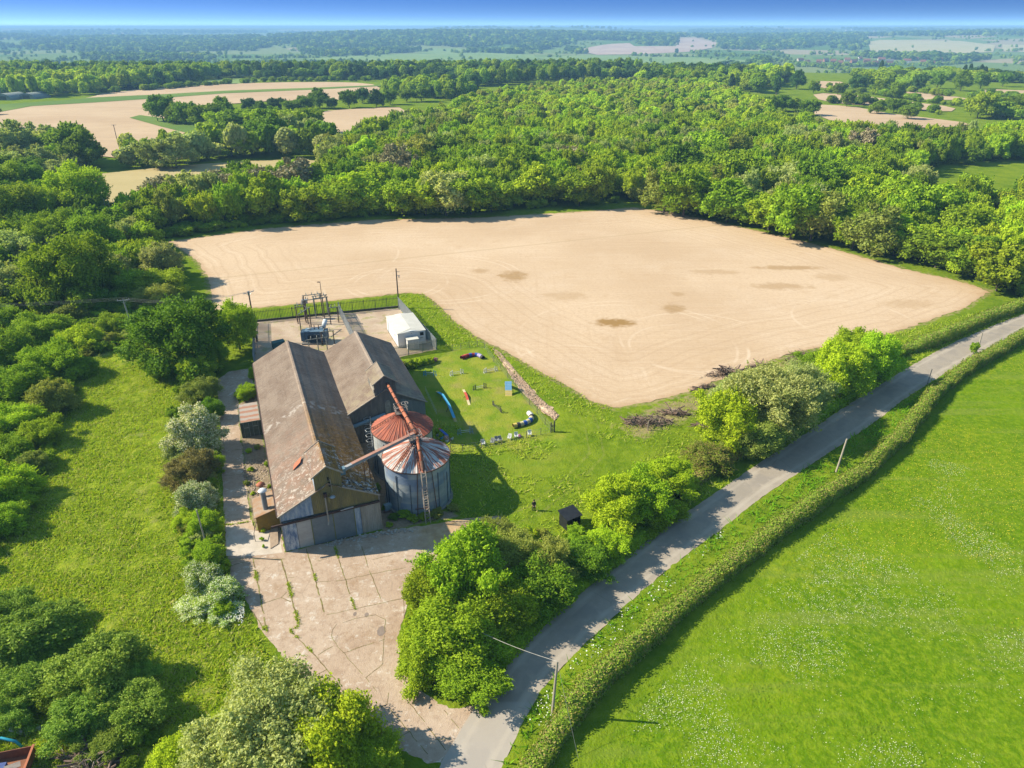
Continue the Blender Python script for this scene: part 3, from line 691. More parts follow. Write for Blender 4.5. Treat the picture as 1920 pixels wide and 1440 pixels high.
# --- plants between yard and lane
T_(880,1075,150,.95,'mid','A','leafy mid green tree at the corner of the concrete yard, behind the bramble mound')
T_(815,1110,110,.9,'mid','A','rounded green tree overhanging the right edge of the concrete yard')
bush(845,1190,170,.58,'mid','A','large leafy bush mound between the concrete yard and the lane')
bush(800,1230,110,.6,'mid','A','low green bush on the yard edge beside the lane junction')
bush(880,1262,140,.45,'mid','A','low bush at the tip of the verge where yard meets lane')
bush(940,1140,120,.7,'mid','A','dark leafy bush on the verge below the twiggy trees')
T_(960,1050,115,.8,'olive','W','thin yellowish twiggy tree beside the brown earth apron')
T_(1025,1062,105,.75,'olive','W','grey olive tree just below the black shelter')
T_(925,1010,80,.8,'olive','W','small sparse yellow green tree nearest the brown earth apron', shape='W')
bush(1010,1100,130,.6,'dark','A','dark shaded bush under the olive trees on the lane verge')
T_(1158,950,108,.85,'bright','A','bright lime green tree right of the black shelter')
T_(1195,935,110,.8,'bright','A','bright lime green tree leaning toward the lane, right of its twin')
T_(1135,1020,80,.7,'bright','A','small lime green tree below the black shelter, next to the lane')
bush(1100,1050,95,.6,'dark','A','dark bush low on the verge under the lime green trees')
T_(1255,900,90,.7,'bright','A','yellow green tree at the start of the trimmed verge hedge')
bush(1230,960,90,.5,'mid','A','low bush with white umbels at the lane edge')
# --- along the lane, middle
T_(1370,790,110,1.0,'bright','A','bright green tree in front of the pale willow')
T_(1440,760,150,.9,'pale','W','broad pale grey willow by the lane, the larger of two')
T_(1500,740,110,.95,'pale','W','pale grey willow on the lane side, behind the larger willow')
T_(1370,745,70,.8,'pale','W','small pale willow beside the heap of cut branches')
T_(1420,825,90,.8,'olive','A','olive green tree at the foot of the pale willows')
T_(1580,700,100,.95,'bright','A','bright green tree between willow and lane, first of the upright pair')
T_(1640,680,90,.95,'bright','A','bright green tree nearest the lane, right of the upright pair')
T_(1600,660,80,.9,'bright','A','light green tree just beside the far corner of the bare field')
bush(1540,690,80,.7,'mid','A','rounded bush between the willows and the bright green trees')
bush(1330,860,80,.5,'hedge','A','low bush at the end of the trimmed verge hedge')
# --- bottom left corner
T_(60,1205,150,.62,'deep','A','glossy dark green tree at the left picture edge near the bottom')
T_(180,1265,150,.62,'deep','A','big glossy green tree in the middle of the lower left clump')
T_(50,1285,100,.65,'deep','A','glossy green tree above the broken white sheet')
T_(255,1335,110,.6,'deep','A','glossy green tree at the right end of the lower left clump')
T_(150,1350,110,.6,'deep','A','glossy green tree just above the pile of cut brush')
bush(15,1150,100,.7,'deep','A','glossy green bush at the left picture edge above the dark trees')
bush(140,1300,40,.8,'bright','A','small bright green bush poking out of the dark trees')
T_(500,1375,230,.72,'pale','W','wide pale silver green willow at the bottom of the picture')
T_(430,1420,160,.7,'pale','W','pale willow at the bottom edge, left of the wide willow')
T_(600,1385,190,.7,'bright','A','fresh bright green tree at the bottom edge beside the yard')
T_(700,1425,110,.7,'mid','W','thin green tree at the bottom edge casting shade on the concrete')
bush(350,1430,120,.6,'bright','A','bright yellow green bush at the bottom edge left of the willows')
bush(520,1440,120,.6,'mid','A','green bush at the bottom edge between willow and bright tree')
# --- along the concrete track
T_(333,640,150,.86,'dark','A','big round dark green tree at the head of the rough field')
T_(398,672,60,.9,'mid','A','small green tree right behind the big round dark tree')
T_(443,618,72,1.15,'mid','A','round green tree on a clear trunk by the corner of the substation')
for a in ((365,700,70,.8,'mid','leafy green bush at the head of the concrete track'), (375,735,62,.7,'olive','grey green bush above the white flowering hawthorn'), (300,690,60,.6,'mid','low bush at the foot of the big round dark tree'),
          (395,770,45,.8,'dark','dark bush squeezed between track and hawthorn'), (367,812,92,.9,'blossom','hawthorn covered in white blossom beside the track, the largest one'), (358,884,82,.75,'brown','bronze leaved bush below the large white hawthorn'),
          (398,870,40,.9,'mid','narrow green bush at the track edge beside the bronze bush'), (368,935,66,.85,'blossom','hawthorn with white blossom, second down the track'), (385,985,60,.8,'mid','green bush under the second hawthorn'),
          (352,975,50,.6,'bright','low bright bush left of the thin pole'), (385,1045,70,.7,'mid','green bush around the foot of the thin pole'), (380,1085,70,.6,'fleck','pale silvery bush just before the concrete yard'),
          (420,1110,70,.5,'fleck','green bush at the corner of the yard, flecked with white flowers'), (375,1130,70,.3,'fleck','low spreading patch of white cow parsley beside the yard'), (425,1150,55,.3,'fleck','low white flowering patch nearest the yard edge'),
          (462,735,42,.55,'bright','clipped looking green bush between the track and the barn'), (476,700,20,1.0,'bright','slim bright bush against the barn wall')):
    bush(a[0], a[1], a[2], a[3], a[4], 'A', a[5], cat='bush')
bush(650,740,1,1,'mid','B','x') if False else None
# --- scrub along the left of the rough field
rr = random.Random(4)
def ordw(n): return ['first','second','third','fourth','fifth','sixth','seventh','eighth','ninth','tenth','eleventh','twelfth','thirteenth','fourteenth','fifteenth','sixteenth','seventeenth','eighteenth','nineteenth','twentieth'][n] if n < 20 else '%s-%s' % (['', '', 'twenty', 'thirty', 'forty', 'fifty', 'sixty', 'seventy', 'eighty', 'ninety'][(n + 1) // 10], ['', 'first', 'second', 'third', 'fourth', 'fifth', 'sixth', 'seventh', 'eighth', 'ninth'][(n + 1) % 10]) if (n + 1) % 10 else ['', '', 'twentieth', 'thirtieth', 'fortieth', 'fiftieth', 'sixtieth', 'seventieth', 'eightieth', 'ninetieth', 'hundredth'][(n + 1) // 10]
LOOK = dict(fleck='white flecked green', mid='mid green', bright='bright green', dark='dark green', pale='pale greyish', deep='glossy green', olive='olive green', blossom='white flowering', brown='bronze', twig='bare brown', hedge='green', far='dark')
SCRUB = [(60,560,80,'mid'),(130,590,70,'olive'),(10,600,70,'mid'),(190,570,60,'dark'),(75,620,90,'mid'),(150,635,70,'bright'),(215,610,60,'mid'),(20,660,90,'mid'),(95,680,90,'bright'),(150,690,55,'mid'),(30,725,90,'mid'),(95,750,80,'olive'),(20,790,90,'bright'),(75,810,70,'mid'),(15,850,80,'mid'),(60,870,60,'olive'),(10,910,90,'bright'),(45,940,50,'mid'),(-5,975,80,'mid'),(240,540,70,'mid'),(290,560,70,'olive'),(200,500,70,'bright')]
for i, (x, y, w, t_) in enumerate(SCRUB):
    bush(x + rr.uniform(-6, 6), y, w, rr.uniform(.55, .75), t_, 'A', f'{LOOK[t_]} bush, {ordw(i)} down the belt of scrub left of the rough field', group='scrub along the left side of the rough field')
for i, (x, y, w, ra, t_, lb) in enumerate(((110,1160,70,.6,'deep','small glossy green tree at the top of the lower left clump'),(250,1265,70,.6,'deep','small glossy green tree at the right side of the lower left clump'),(20,1350,70,.6,'deep','small glossy green tree at the left picture edge above the trailer'),(200,1395,80,.55,'deep','glossy green bushy tree behind the pile of brushwood'),(120,1230,80,.6,'deep','glossy green tree in the upper middle of the lower left clump'),(110,1300,80,.6,'dark','dark green tree deep in the lower left clump'))):
    T_(x, y, w, ra, t_, 'A', lb)
# --- trees on the left, between the scrub and the bare field
LEFT = [(130,520,135,.95,'mid','large leafy oak on the left, above the scrub'),(40,540,90,.9,'pale','pale willow at the left picture edge above the scrub'),(205,505,80,.8,'mid','rounded tree right of the large leafy oak'),(300,500,80,.8,'pale','grey green willow at the left corner of the bare field'),(300,535,85,.6,'mid','low green tree below the grey willow'),(250,480,70,.8,'bright','bright tree behind the grey willow'),
        (305,505,50,.6,'mid','small tree beside the grass strip at the corner of the bare field'),(175,455,90,.9,'mid','broad tree behind the large leafy oak'),(100,450,95,.9,'mid','leafy tree at the upper left, second from the picture edge'),(30,470,90,.8,'pale','pale tree at the left edge above the willow'),(265,445,60,.9,'bright','bright round tree near the left end of the field edge row'),(215,425,60,.9,'mid','tree at the foot of the three pale poles'),
        (20,400,110,.9,'mid','tree at the left edge below the stubble'),(90,395,90,.9,'mid','second tree from the left below the stubble'),(150,372,105,.95,'bright','bright spreading tree standing against the stubble field'),(60,350,80,.8,'dark','dark tree at the left corner of the stubble field'),(0,350,90,.9,'mid','tree cut by the left edge level with the stubble'),(285,462,46,.7,'mid','small tree at the left end of the bare field edge'),(280,415,60,.9,'mid','tree right of the three pale poles'),(230,395,50,.8,'dark','dark tree just in front of the stubble field'),(160,420,70,.9,'dark','dark tree under the bright spreading tree'),(60,430,80,.8,'dark','dark tree filling the upper left gap'),(322,530,30,.7,'mid','last small tree by the bare field corner'),(150,560,60,.6,'mid','low tree under the power line on the left')]
for x, y, w, ra, t_, lb in LEFT: T_(x, y, w, ra, t_, 'A' if w > 75 else 'B', lb)
# --- rows of woodland trees
def row(pts, n, w, types, label, ratio=(.68, .98), lod='B', group=None, seed=1, jy=6, jw=.22):
    rr = random.Random(seed); L = [0]
    for a, b in zip(pts[:-1], pts[1:]): L.append(L[-1] + math.dist(a, b))
    for i in range(n):
        t = (i + .5) / n * L[-1]; j = max(k for k in range(len(L) - 1) if L[k] <= t); f = (t - L[j]) / (L[j + 1] - L[j])
        x = pts[j][0] + f * (pts[j + 1][0] - pts[j][0]); y = pts[j][1] + f * (pts[j + 1][1] - pts[j][1])
        ww = (w[0] + (w[1] - w[0]) * t / L[-1]) * rr.uniform(1 - jw, 1 + jw); ty = rr.choice(types)
        T_(x + rr.uniform(-4, 4), y + rr.uniform(-jy, jy), ww, rr.uniform(*ratio), ty, lod, label.format(look=LOOK[ty], nth=ordw(i)), group=group, shape={'pale': 'V', 'twig': 'V', 'olive': 'V'}.get(ty, lod) if lod == 'B' else None)
row([(360,386),(520,376),(700,370),(900,362),(1100,350),(1190,345)], 20, (78, 72), ['mid', 'mid', 'mid', 'bright', 'dark', 'mid', 'pale'], '{look} tree, {nth} from the left in the front row behind the bare field', seed=3, group='front row behind the bare field')
row([(1230,350),(1300,365),(1400,385),(1500,405),(1600,430),(1700,450),(1800,480),(1900,505)], 17, (85, 100), ['mid', 'mid', 'bright', 'dark', 'mid', 'olive'], '{look} tree, {nth} from the left in the front row right of field corner', seed=5, group='front row right of field corner')
row([(270,355),(420,350),(600,340),(800,325),(1000,315),(1200,305)], 18, (78, 70), ['mid', 'bright', 'mid', 'twig', 'pale', 'mid', 'dark'], '{look} tree, {nth} from the left in the second row behind the bare field', seed=8, group='second row behind the bare field')
row([(1250,315),(1400,335),(1550,355),(1700,392),(1850,442),(1940,462)], 14, (80, 95), ['mid', 'bright', 'dark', 'mid', 'pale', 'blossom', 'mid'], '{look} tree, {nth} from the left in the second row right of field corner', seed=9, group='second row right of field corner')
row([(1760,408),(1850,412),(1940,418)], 5, (50, 55), ['mid', 'dark'], '{look} tree, {nth} from the left just below the green field at right', seed=10, ratio=(.5, .65))
row([(620,305),(760,290),(900,280),(1050,275),(1200,270),(1350,285),(1500,305),(1620,320)], 22, (62, 66), ['mid', 'bright', 'bright', 'mid', 'dark', 'olive'], '{look} tree, {nth} from the left in the third row of the wood', seed=11, group='third row of the wood')
T_(740,315,60,1.3,'twig','B','nearly bare pale grey tree with thin twigs, left of centre in the wood', shape='V'); T_(700,320,50,1.2,'pale','B','pale greyish tree left of the bare grey one in the wood', shape='V')
T_(795,380,26,1.0,'blossom','B','small white blossoming tree at the far edge of the bare field, left of centre'); T_(818,388,24,.8,'blossom','B','pinkish white blossoming bush at the far edge of the bare field')
T_(1490,340,55,.8,'blossom','B','white blossoming hawthorn in the wood right of the field corner'); T_(1410,330,45,1.3,'pale','B','tall pale poplar in the wood right of the field corner', shape='V')
T_(1655,385,36,.8,'blossom','B','white blossoming hawthorn near the pole in the wood'); T_(1735,405,34,.8,'blossom','B','white blossoming hawthorn below the bright green field')
T_(1620,275,70,.8,'twig','B','brownish thin leaved tree on the right side of the wood', shape='V')
row([(0,272),(60,266),(120,268),(165,286)], 7, (72, 66), ['mid', 'dark', 'pale'], '{look} tree, {nth} from the left in the clump left of the far pole', seed=13)
row([(240,288),(330,282),(420,266),(500,252),(590,252)], 10, (60, 70), ['dark', 'mid', 'pale', 'dark'], '{look} tree, {nth} from the left in the clump behind the stubble field', seed=14)
row([(290,208),(330,212),(385,214),(430,208)], 6, (40, 44), ['dark', 'dark', 'mid'], '{look} tree, {nth} from the left in the tree island of the far field', seed=15)
row([(400,235),(470,222),(540,235),(590,225)], 6, (58, 52), ['mid', 'bright', 'mid'], '{look} tree, {nth} from the left beside the far bare field', seed=16)
row([(450,200),(500,198),(560,193),(640,188),(710,182),(740,185),(800,178)], 13, (26, 34), ['dark', 'far', 'dark'], '{look} tree, {nth} from the left in the hedgerow across the far bare fields', seed=17)
row([(1390,190),(1440,195),(1500,200),(1530,205)], 6, (32, 30), ['dark', 'mid'], '{look} tree, {nth} from the left in front of the tan fields at the right', seed=18)
row([(1575,186),(1620,192),(1680,204),(1715,217)], 5, (24, 30), ['dark', 'dark'], '{look} tree, {nth} from the left among the tan fields at the right', seed=19)
row([(1830,195),(1870,200),(1915,205)], 4, (40, 46), ['mid', 'dark'], '{look} tree, {nth} from the left at the right edge beyond the wood', seed=20)
row([(1435,160),(1500,150),(1560,165),(1640,160),(1700,165),(1790,150),(1900,150)], 12, (22, 26), ['dark', 'far', 'dark'], '{look} tree, {nth} from the left in the hedges round the tan fields', seed=21, ratio=(.9, 1.3))
for i, (x, y) in enumerate(((1370,160),(1455,168),(1805,137),(1816,135),(1836,136),(1842,142),(1650,125))):
    X, Y = G(x, y + 10)
    put_tree(X, Y, 4.2, 17, 'conifer', 'K', f'{ordw(i)} dark pointed conifer from the left beyond the wood', name='conifer', cat='conifer', group='pointed conifers beyond the wood')

# --- the rest of the wood as scattered trees
PROTO = bpy.data.collections.new('woodland stock')
def proto(me, mats):
    idx = []
    for t_ in mats:
        m2 = me.copy(); m2.materials.clear(); m2.materials.append(LM[t_]); o = bpy.data.objects.new('stock_%03d' % len(PROTO.objects), m2); PROTO.objects.link(o); idx.append(len(PROTO.objects) - 1)
    return idx
P_B = {t_: [proto(CR['V' if t_ in ('pale', 'twig', 'olive') else 'B'][k % 2], [t_])[0] for k in range(2)] for t_ in ('mid', 'bright', 'dark', 'pale', 'olive', 'twig')}
P_C = {t_: [proto(CR['C'][k], [t_])[0] for k in range(3)] for t_ in ('mid', 'bright', 'dark', 'far', 'olive', 'pale')}
P_K = proto(CR['K'][0], ['conifer'])
P_D = {t_: [proto(CR['D'][k], [t_])[0] for k in range(3)] for t_ in ('mid', 'dark', 'far')}
def scatter_object(name, pts, scl, idx, rot, label):
    me = bpy.data.meshes.new(name); n = len(pts); me.vertices.add(n); me.vertices.foreach_set('co', np.asarray(pts, np.float32).ravel())
    a = me.attributes.new('scl', 'FLOAT_VECTOR', 'POINT'); a.data.foreach_set('vector', np.asarray(scl, np.float32).ravel())
    a = me.attributes.new('idx', 'INT', 'POINT'); a.data.foreach_set('value', np.asarray(idx, np.int32))
    r3 = np.zeros((n, 3), np.float32); r3[:, 2] = rot
    a = me.attributes.new('rot', 'FLOAT_VECTOR', 'POINT'); a.data.foreach_set('vector', r3.ravel())
    o = link(name, me)
    ng = bpy.data.node_groups.new(name + ' scatter', 'GeometryNodeTree')
    ng.interface.new_socket('Geometry', in_out='INPUT', socket_type='NodeSocketGeometry'); ng.interface.new_socket('Geometry', in_out='OUTPUT', socket_type='NodeSocketGeometry')
    N = ng.nodes; gi = N.new('NodeGroupInput'); go = N.new('NodeGroupOutput'); ci = N.new('GeometryNodeCollectionInfo'); ci.inputs['Collection'].default_value = PROTO
    ci.inputs['Separate Children'].default_value = True; ci.inputs['Reset Children'].default_value = True
    ip = N.new('GeometryNodeInstanceOnPoints'); ip.inputs['Pick Instance'].default_value = True
    def na(t, nm):
        x = N.new('GeometryNodeInputNamedAttribute'); x.data_type = t; x.inputs['Name'].default_value = nm; return x.outputs['Attribute']
    L = ng.links; L.new(gi.outputs[0], ip.inputs['Points']); L.new(ci.outputs[0], ip.inputs['Instance'])
    L.new(na('INT', 'idx'), ip.inputs['Instance Index']); L.new(na('FLOAT_VECTOR', 'scl'), ip.inputs['Scale']); L.new(na('FLOAT_VECTOR', 'rot'), ip.inputs['Rotation'])
    L.new(ip.outputs[0], go.inputs[0])
    md = o.modifiers.new('scatter', 'NODES'); md.node_group = ng
    return tag(o, label, None, None, 'stuff')
def fill(poly, spacing, seed):
    A = np.array(poly); x0, y0 = A.min(0); x1, y1 = A.max(0); rr = np.random.default_rng(seed)
    X, Y = np.meshgrid(np.arange(x0, x1, spacing), np.arange(y0, y1, spacing)); X = X + (np.arange(X.shape[0]) % 2)[:, None] * spacing / 2
    Q = np.stack([X.ravel(), Y.ravel()], 1); Q = Q + (rr.random(Q.shape) - .5) * spacing * .8
    return Q[inpoly(Q, poly)]
placed = np.array([o.location[:2] for o in SC.objects if o.parent is None and ('label' in o.keys()) and o['category'] in ('tree', 'bush', 'conifer')])
KEEP = [FIELD, ROAD] + [GP(f[1]) for f in FARF] + [GP([(1745,395),(1735,335),(1830,314),(1920,304),(1990,300),(2060,400)])]
def clear_of(Q, dmin, margin=3):
    ok = np.ones(len(Q), bool)
    for k in KEEP: ok &= sdf(Q, k) > margin
    for i in range(0, len(placed)):
        ok &= np.hypot(Q[:, 0] - placed[i, 0], Q[:, 1] - placed[i, 1]) > dmin
    return Q[ok]
pts, scl, idx, rot = [], [], [], []
rr = np.random.default_rng(77)
def addw(Q, types, P, rad, hgt, zone_noise=60):
    for x, y in Q:
        v = float(fbm(np.array([x]), np.array([y]), zone_noise, 2)[0]); t_ = types[min(len(types) - 1, int(max(0, (v - .25) / .5 + rr.normal() * .12) * len(types)))]
        h = hgt * rr.uniform(.62, 1.25); r_ = rad * rr.uniform(.65, 1.35); z0 = float(T(x, y))
        pts.append((x, y, z0 + h * .5)); scl.append((r_, r_, h * .52)); L_ = P[t_]; idx.append(L_[rr.integers(len(L_))] if isinstance(L_, list) else L_); rot.append(rr.uniform(0, 6.28))
WOOD_A = GP([(250,400),(420,372),(640,352),(600,330),(610,300),(650,278),(720,262),(780,240),(860,215),(920,195),(1010,178),(1100,170),(1210,165),(1330,172),(1400,200),(1440,228),(1540,268),(1700,280),(1800,276),(1960,272),(1960,300),(1800,312),(1720,330),(1700,352),(1760,362),(1960,362),(1960,560),(1800,520),(1700,495),(1550,455),(1400,420),(1260,390),(1190,380),(1100,388),(900,400),(700,404),(500,420),(330,440),(260,430)])
Q = clear_of(fill(WOOD_A, 6.6, 1), 5.0, 2.5)
nearm = Q[:, 1] < 420
addw(Q[nearm], ['bright', 'mid', 'mid', 'dark', 'mid', 'pale', 'bright', 'mid', 'olive', 'bright'], P_B, 4.2, 11.0)
addw(Q[~nearm], ['bright', 'mid', 'olive', 'bright', 'mid', 'olive', 'bright', 'mid'], P_C, 4.4, 10.5)
scatter_object('woodland', pts, scl, idx, rot, 'broad mass of mixed green woodland behind the bare field')
pts, scl, idx, rot = [], [], [], []
LEFTW = GP([(-150,470),(0,440),(230,455),(300,458),(318,520),(350,575),(300,590),(200,600),(-150,620)])
Q = clear_of(fill(LEFTW, 6, 2), 4.5, 7); addw(Q, ['mid', 'bright', 'dark', 'pale', 'mid'], P_B, 3.6, 7)
LW2 = GP([(-200,420),(-100,360),(60,365),(150,385),(240,420),(330,440),(300,460),(0,450)])
Q = clear_of(fill(LW2, 7, 3), 5, 3); addw(Q, ['mid', 'dark', 'bright', 'mid'], P_B, 4.6, 10)
LW3 = GP([(-300,330),(-200,270),(100,290),(190,310),(180,322),(0,345),(-200,370)])
Q = clear_of(fill(LW3, 8, 4), 6, 3); addw(Q, ['mid', 'dark', 'pale', 'mid'], P_B, 5, 8.5)
LW4 = GP([(230,318),(240,295),(420,290),(600,285),(640,290),(620,302),(430,306),(300,318)])
Q = clear_of(fill(LW4, 8, 5), 6, 3); addw(Q, ['mid', 'dark', 'pale', 'mid'], P_C, 6, 13)
scatter_object('scrub_woodland', pts, scl, idx, rot, 'tangled green scrub and small trees left of the bare field')
# far wood along the edge of the plateau and hedges round it
pts, scl, idx, rot = [], [], [], []
for poly, sp_, h_, ty in ((GP([(-400,168),(0,160),(200,164),(280,172),(380,157),(480,150),(700,150),(860,155),(900,165),(960,160),(1060,152),(1200,150),(1200,134),(950,131),(500,132),(200,134),(-400,136)]), 10, 15, ['dark', 'far', 'mid', 'far', 'dark', 'mid']),
                          (GP([(60,184),(170,178),(280,172),(300,165),(200,160),(60,160),(-200,172)]), 10, 15, ['dark', 'mid', 'bright']),
                          (GP([(850,190),(900,175),(880,165),(760,168),(700,175),(760,182)]), 9, 13, ['dark', 'mid', 'far']),
                          (GP([(1200,165),(1340,168),(1420,176),(1500,150),(1420,144),(1200,142)]), 11, 14, ['mid', 'dark', 'far', 'bright']),
                          (GP([(1600,165),(1720,165),(1730,158),(1620,156)]), 10, 12, ['dark', 'mid']),
                          (GP([(1840,222),(1960,232),(1960,208),(1880,206)]), 9, 10, ['mid', 'dark']),
                          (GP([(1600,148),(1960,158),(1960,150),(1800,142),(1600,142)]), 16, 10, ['dark', 'mid', 'far'])):
    Q = clear_of(fill(poly, sp_, 9), 5, 4); Q = Q[rr.random(len(Q)) < .9]; addw(Q, ty, P_C, sp_ * .62, h_, 120)
for hl, n in (([(1540,172),(1640,178),(1720,190),(1800,200)], 30), ([(1545,193),(1640,197),(1700,205),(1780,216)], 25), ([(1560,165),(1700,172),(1850,190)], 30), ([(0,215),(-100,225)], 4), ([(300,168),(420,158),(520,153),(700,152)], 50), ([(1820,176),(1960,190)], 14), ([(180,176),(300,168)], 8)):
    hp = GP(hl)
    for i in range(n):
        t_ = rr.random() * (len(hp) - 1); j = int(t_); f = t_ - j; x = hp[j][0] * (1 - f) + hp[j + 1][0] * f; y = hp[j][1] * (1 - f) + hp[j + 1][1] * f
        h = rr.uniform(2.5, 6); pts.append((x + rr.normal() * 1.5, y + rr.normal() * 1.5, h * .45)); scl.append((h * .8, h * .8, h * .6)); idx.append(P_C['dark' if rr.random() < .6 else 'mid'][0]); rot.append(rr.uniform(0, 6))
scatter_object('plateau_woodland', pts, scl, idx, rot, 'dark line of distant woods and hedges along the edge of the plateau')
# woods and hedgerow trees of the valley and the hills
pts, scl, idx, rot = [], [], [], []
HW = [[(40,80),(130,72),(300,68),(480,70),(545,80),(470,96),(300,98),(150,98),(120,92),(60,90)], [(500,68),(700,60),(960,60),(960,84),(880,90),(800,86),(700,93),(560,92)], [(960,62),(1180,59),(1270,62),(1290,68),(1268,86),(1190,86),(1178,76),(1100,76),(1060,85),(1000,99),(960,96)],
      [(1180,76),(1262,74),(1275,85),(1182,87)], [(1290,56),(1560,57),(1580,75),(1530,90),(1430,95),(1350,92),(1345,79),(1290,66)], [(1540,66),(1620,63),(1628,85),(1600,96),(1560,90)], [(1560,53),(1900,51),(1960,62),(1750,70),(1660,63)], [(560,96),(700,94),(800,96),(700,104),(600,106)], [(150,108),(330,105),(420,112),(200,117)], [(0,62),(200,60),(500,58),(500,62),(200,66),(0,70)],
      [(880,95),(980,100),(960,104),(860,101)], [(1350,118),(1440,112),(1440,130),(1340,134)], [(1600,105),(1740,106),(1860,112),(1800,117),(1650,112)]]
N0 = 400000
ang = rr.uniform(-.75, .75, N0); dist = 1350 * np.exp(rr.random(N0) * math.log(7.6))
X = dist * np.tan(ang * .82); Y = dist; Z = T(X, Y); pxx, pyy, _ = PR(X, Y, Z); PX = np.stack([pxx, pyy], 1)
inw = np.zeros(N0, bool)
for w in HW: inw |= inpoly(PX, w)
sub = inw & (rr.random(N0) < .075 + .0 * dist)
nz = fbm(X, Y, 340, 2)
c1 = (fbm(X + 300, Y * 1.3, 900, 3) > .66) & (Y > 2900) & (rr.random(N0) < .03)
u = X * .94 + Y * .34; w_ = Y * .94 - X * .34                       # hedgerows on an irregular grid
du = np.abs(((u + 60 * np.sin(w_ / 170)) / 310) % 1 - .5) * 310; dw = np.abs(((w_ + 70 * np.sin(u / 210)) / 360) % 1 - .5) * 360
hedge_ = ((du < 5) | (dw < 6)) & (fbm(X, Y, 200, 2) > .45) & (rr.random(N0) < .4)
lone = rr.random(N0) < .0012
HF = [[(1080,94),(1140,81),(1190,80),(1195,86),(1268,86),(1272,70),(1300,69),(1352,82),(1300,98),(1180,104),(1110,104)],[(1626,77),(1650,73),(1800,75),(1869,84),(1864,99),(1760,103),(1630,98)],[(560,112),(700,103),(900,99),(1000,103),(1100,104),(1300,108),(1420,114),(1400,128),(1060,120),(700,117)]]
for w in HF: sub &= ~inpoly(PX, w); c1 &= ~inpoly(PX, w); hedge_ &= ~(inpoly(PX, w) & (rr.random(N0) < .93)); lone &= ~inpoly(PX, w)
sel = np.nonzero((sub | c1 | hedge_ | lone) & (np.abs(pxx - 960) < 1100))[0]
if len(sel) > 26000: sel = rr.choice(sel, 26000, replace=False)
for i in sel:
    big = sub[i] or c1[i]; k = 1 + .00007 * dist[i]; h = rr.uniform(11, 17) * k if big else rr.uniform(5, 12); r_ = h * rr.uniform(.5, .8) * (1.25 if big else 1)
    pts.append((X[i], Y[i], Z[i] + h * .42)); scl.append((r_, r_, h * .58)); L_ = P_D['far' if big and rr.random() < .6 else ('dark' if rr.random() < .6 else 'mid')]; idx.append(L_[rr.integers(3)]); rot.append(rr.uniform(0, 6))
print('far trees', len(pts))
scatter_object('hill_woodland', pts, scl, idx, rot, 'distant woods and hedgerows on the hazy hills across the valley')

pts, scl, idx, rot = [], [], [], []
def under(poly, spacing, hgt, seed, types, mask=None):
    Q = fill(poly, spacing, seed); rg = np.random.default_rng(seed)
    for k in (ROAD, YARD, SUB, FIELD): Q = Q[sdf(Q, k) > .9]
    if mask is not None: Q = Q[mask(Q)]
    for x, y in Q:
        h = hgt * rg.uniform(.5, 1.3); r_ = h * rg.uniform(.5, .9); pts.append((x, y, h * .38)); scl.append((r_, r_, h * .55)); idx.append(P_B[types[rg.integers(len(types))]][rg.integers(2)]); rot.append(rg.uniform(0, 6.28))
under(GP([(-250,1000),(-100,620),(0,560),(200,545),(330,570),(300,650),(235,655),(165,680),(135,740),(105,810),(85,880),(60,950),(20,1020),(-60,1100)]), 1.9, 2.2, 21, ['mid', 'mid', 'bright', 'olive', 'mid', 'dark'])
under(GP([(770,1290),(765,1200),(790,1130),(850,1080),(930,1040),(960,1010),(1090,1000),(1200,930),(1290,880),(1300,905),(1180,1000),(1040,1110),(950,1200),(900,1275),(850,1310)]), 1.7, 1.7, 22, ['mid', 'mid', 'bright', 'dark', 'olive'])
under(GP([(345,1000),(330,900),(325,800),(340,720),(400,700),(412,760),(414,900),(418,1050),(430,1090),(458,1150),(440,1170),(380,1130),(350,1060)]), 1.6, 1.5, 23, ['mid', 'mid', 'olive', 'pale', 'bright'])
under(GP([(-100,1290),(0,1130),(120,1170),(260,1300),(330,1400),(420,1480),(-100,1600)]), 2.2, 1.6, 24, ['deep' if 'deep' in P_B else 'mid', 'mid', 'dark'], lambda Q: sdf(Q, GP([(-60,1480),(-60,1350),(70,1340),(100,1400),(110,1480)])) > 1)
under(GP([(1330,860),(1400,770),(1540,700),(1660,650),(1700,655),(1640,715),(1540,770),(1430,835),(1350,880)]), 1.9, 1.9, 25, ['mid', 'olive', 'bright', 'pale'])
def near_field(Q):
    d = sdf(Q, FIELD); return (d > 3.0 + 2 * fbm(Q[:, 0], Q[:, 1], 12, 2)) & (d < 9)
under(GP([(300,460),(500,420),(900,398),(1190,378),(1400,415),(1600,460),(1800,512),(1900,560),(2000,540),(1900,480),(1400,380),(1190,350),(700,370),(280,420)]), 2.3, 2.6, 26, ['mid', 'dark', 'mid', 'bright'], near_field)
scatter_object('undergrowth', pts, scl, idx, rot, 'tangled low scrub and brambles filling the gaps between the bushes and trees')
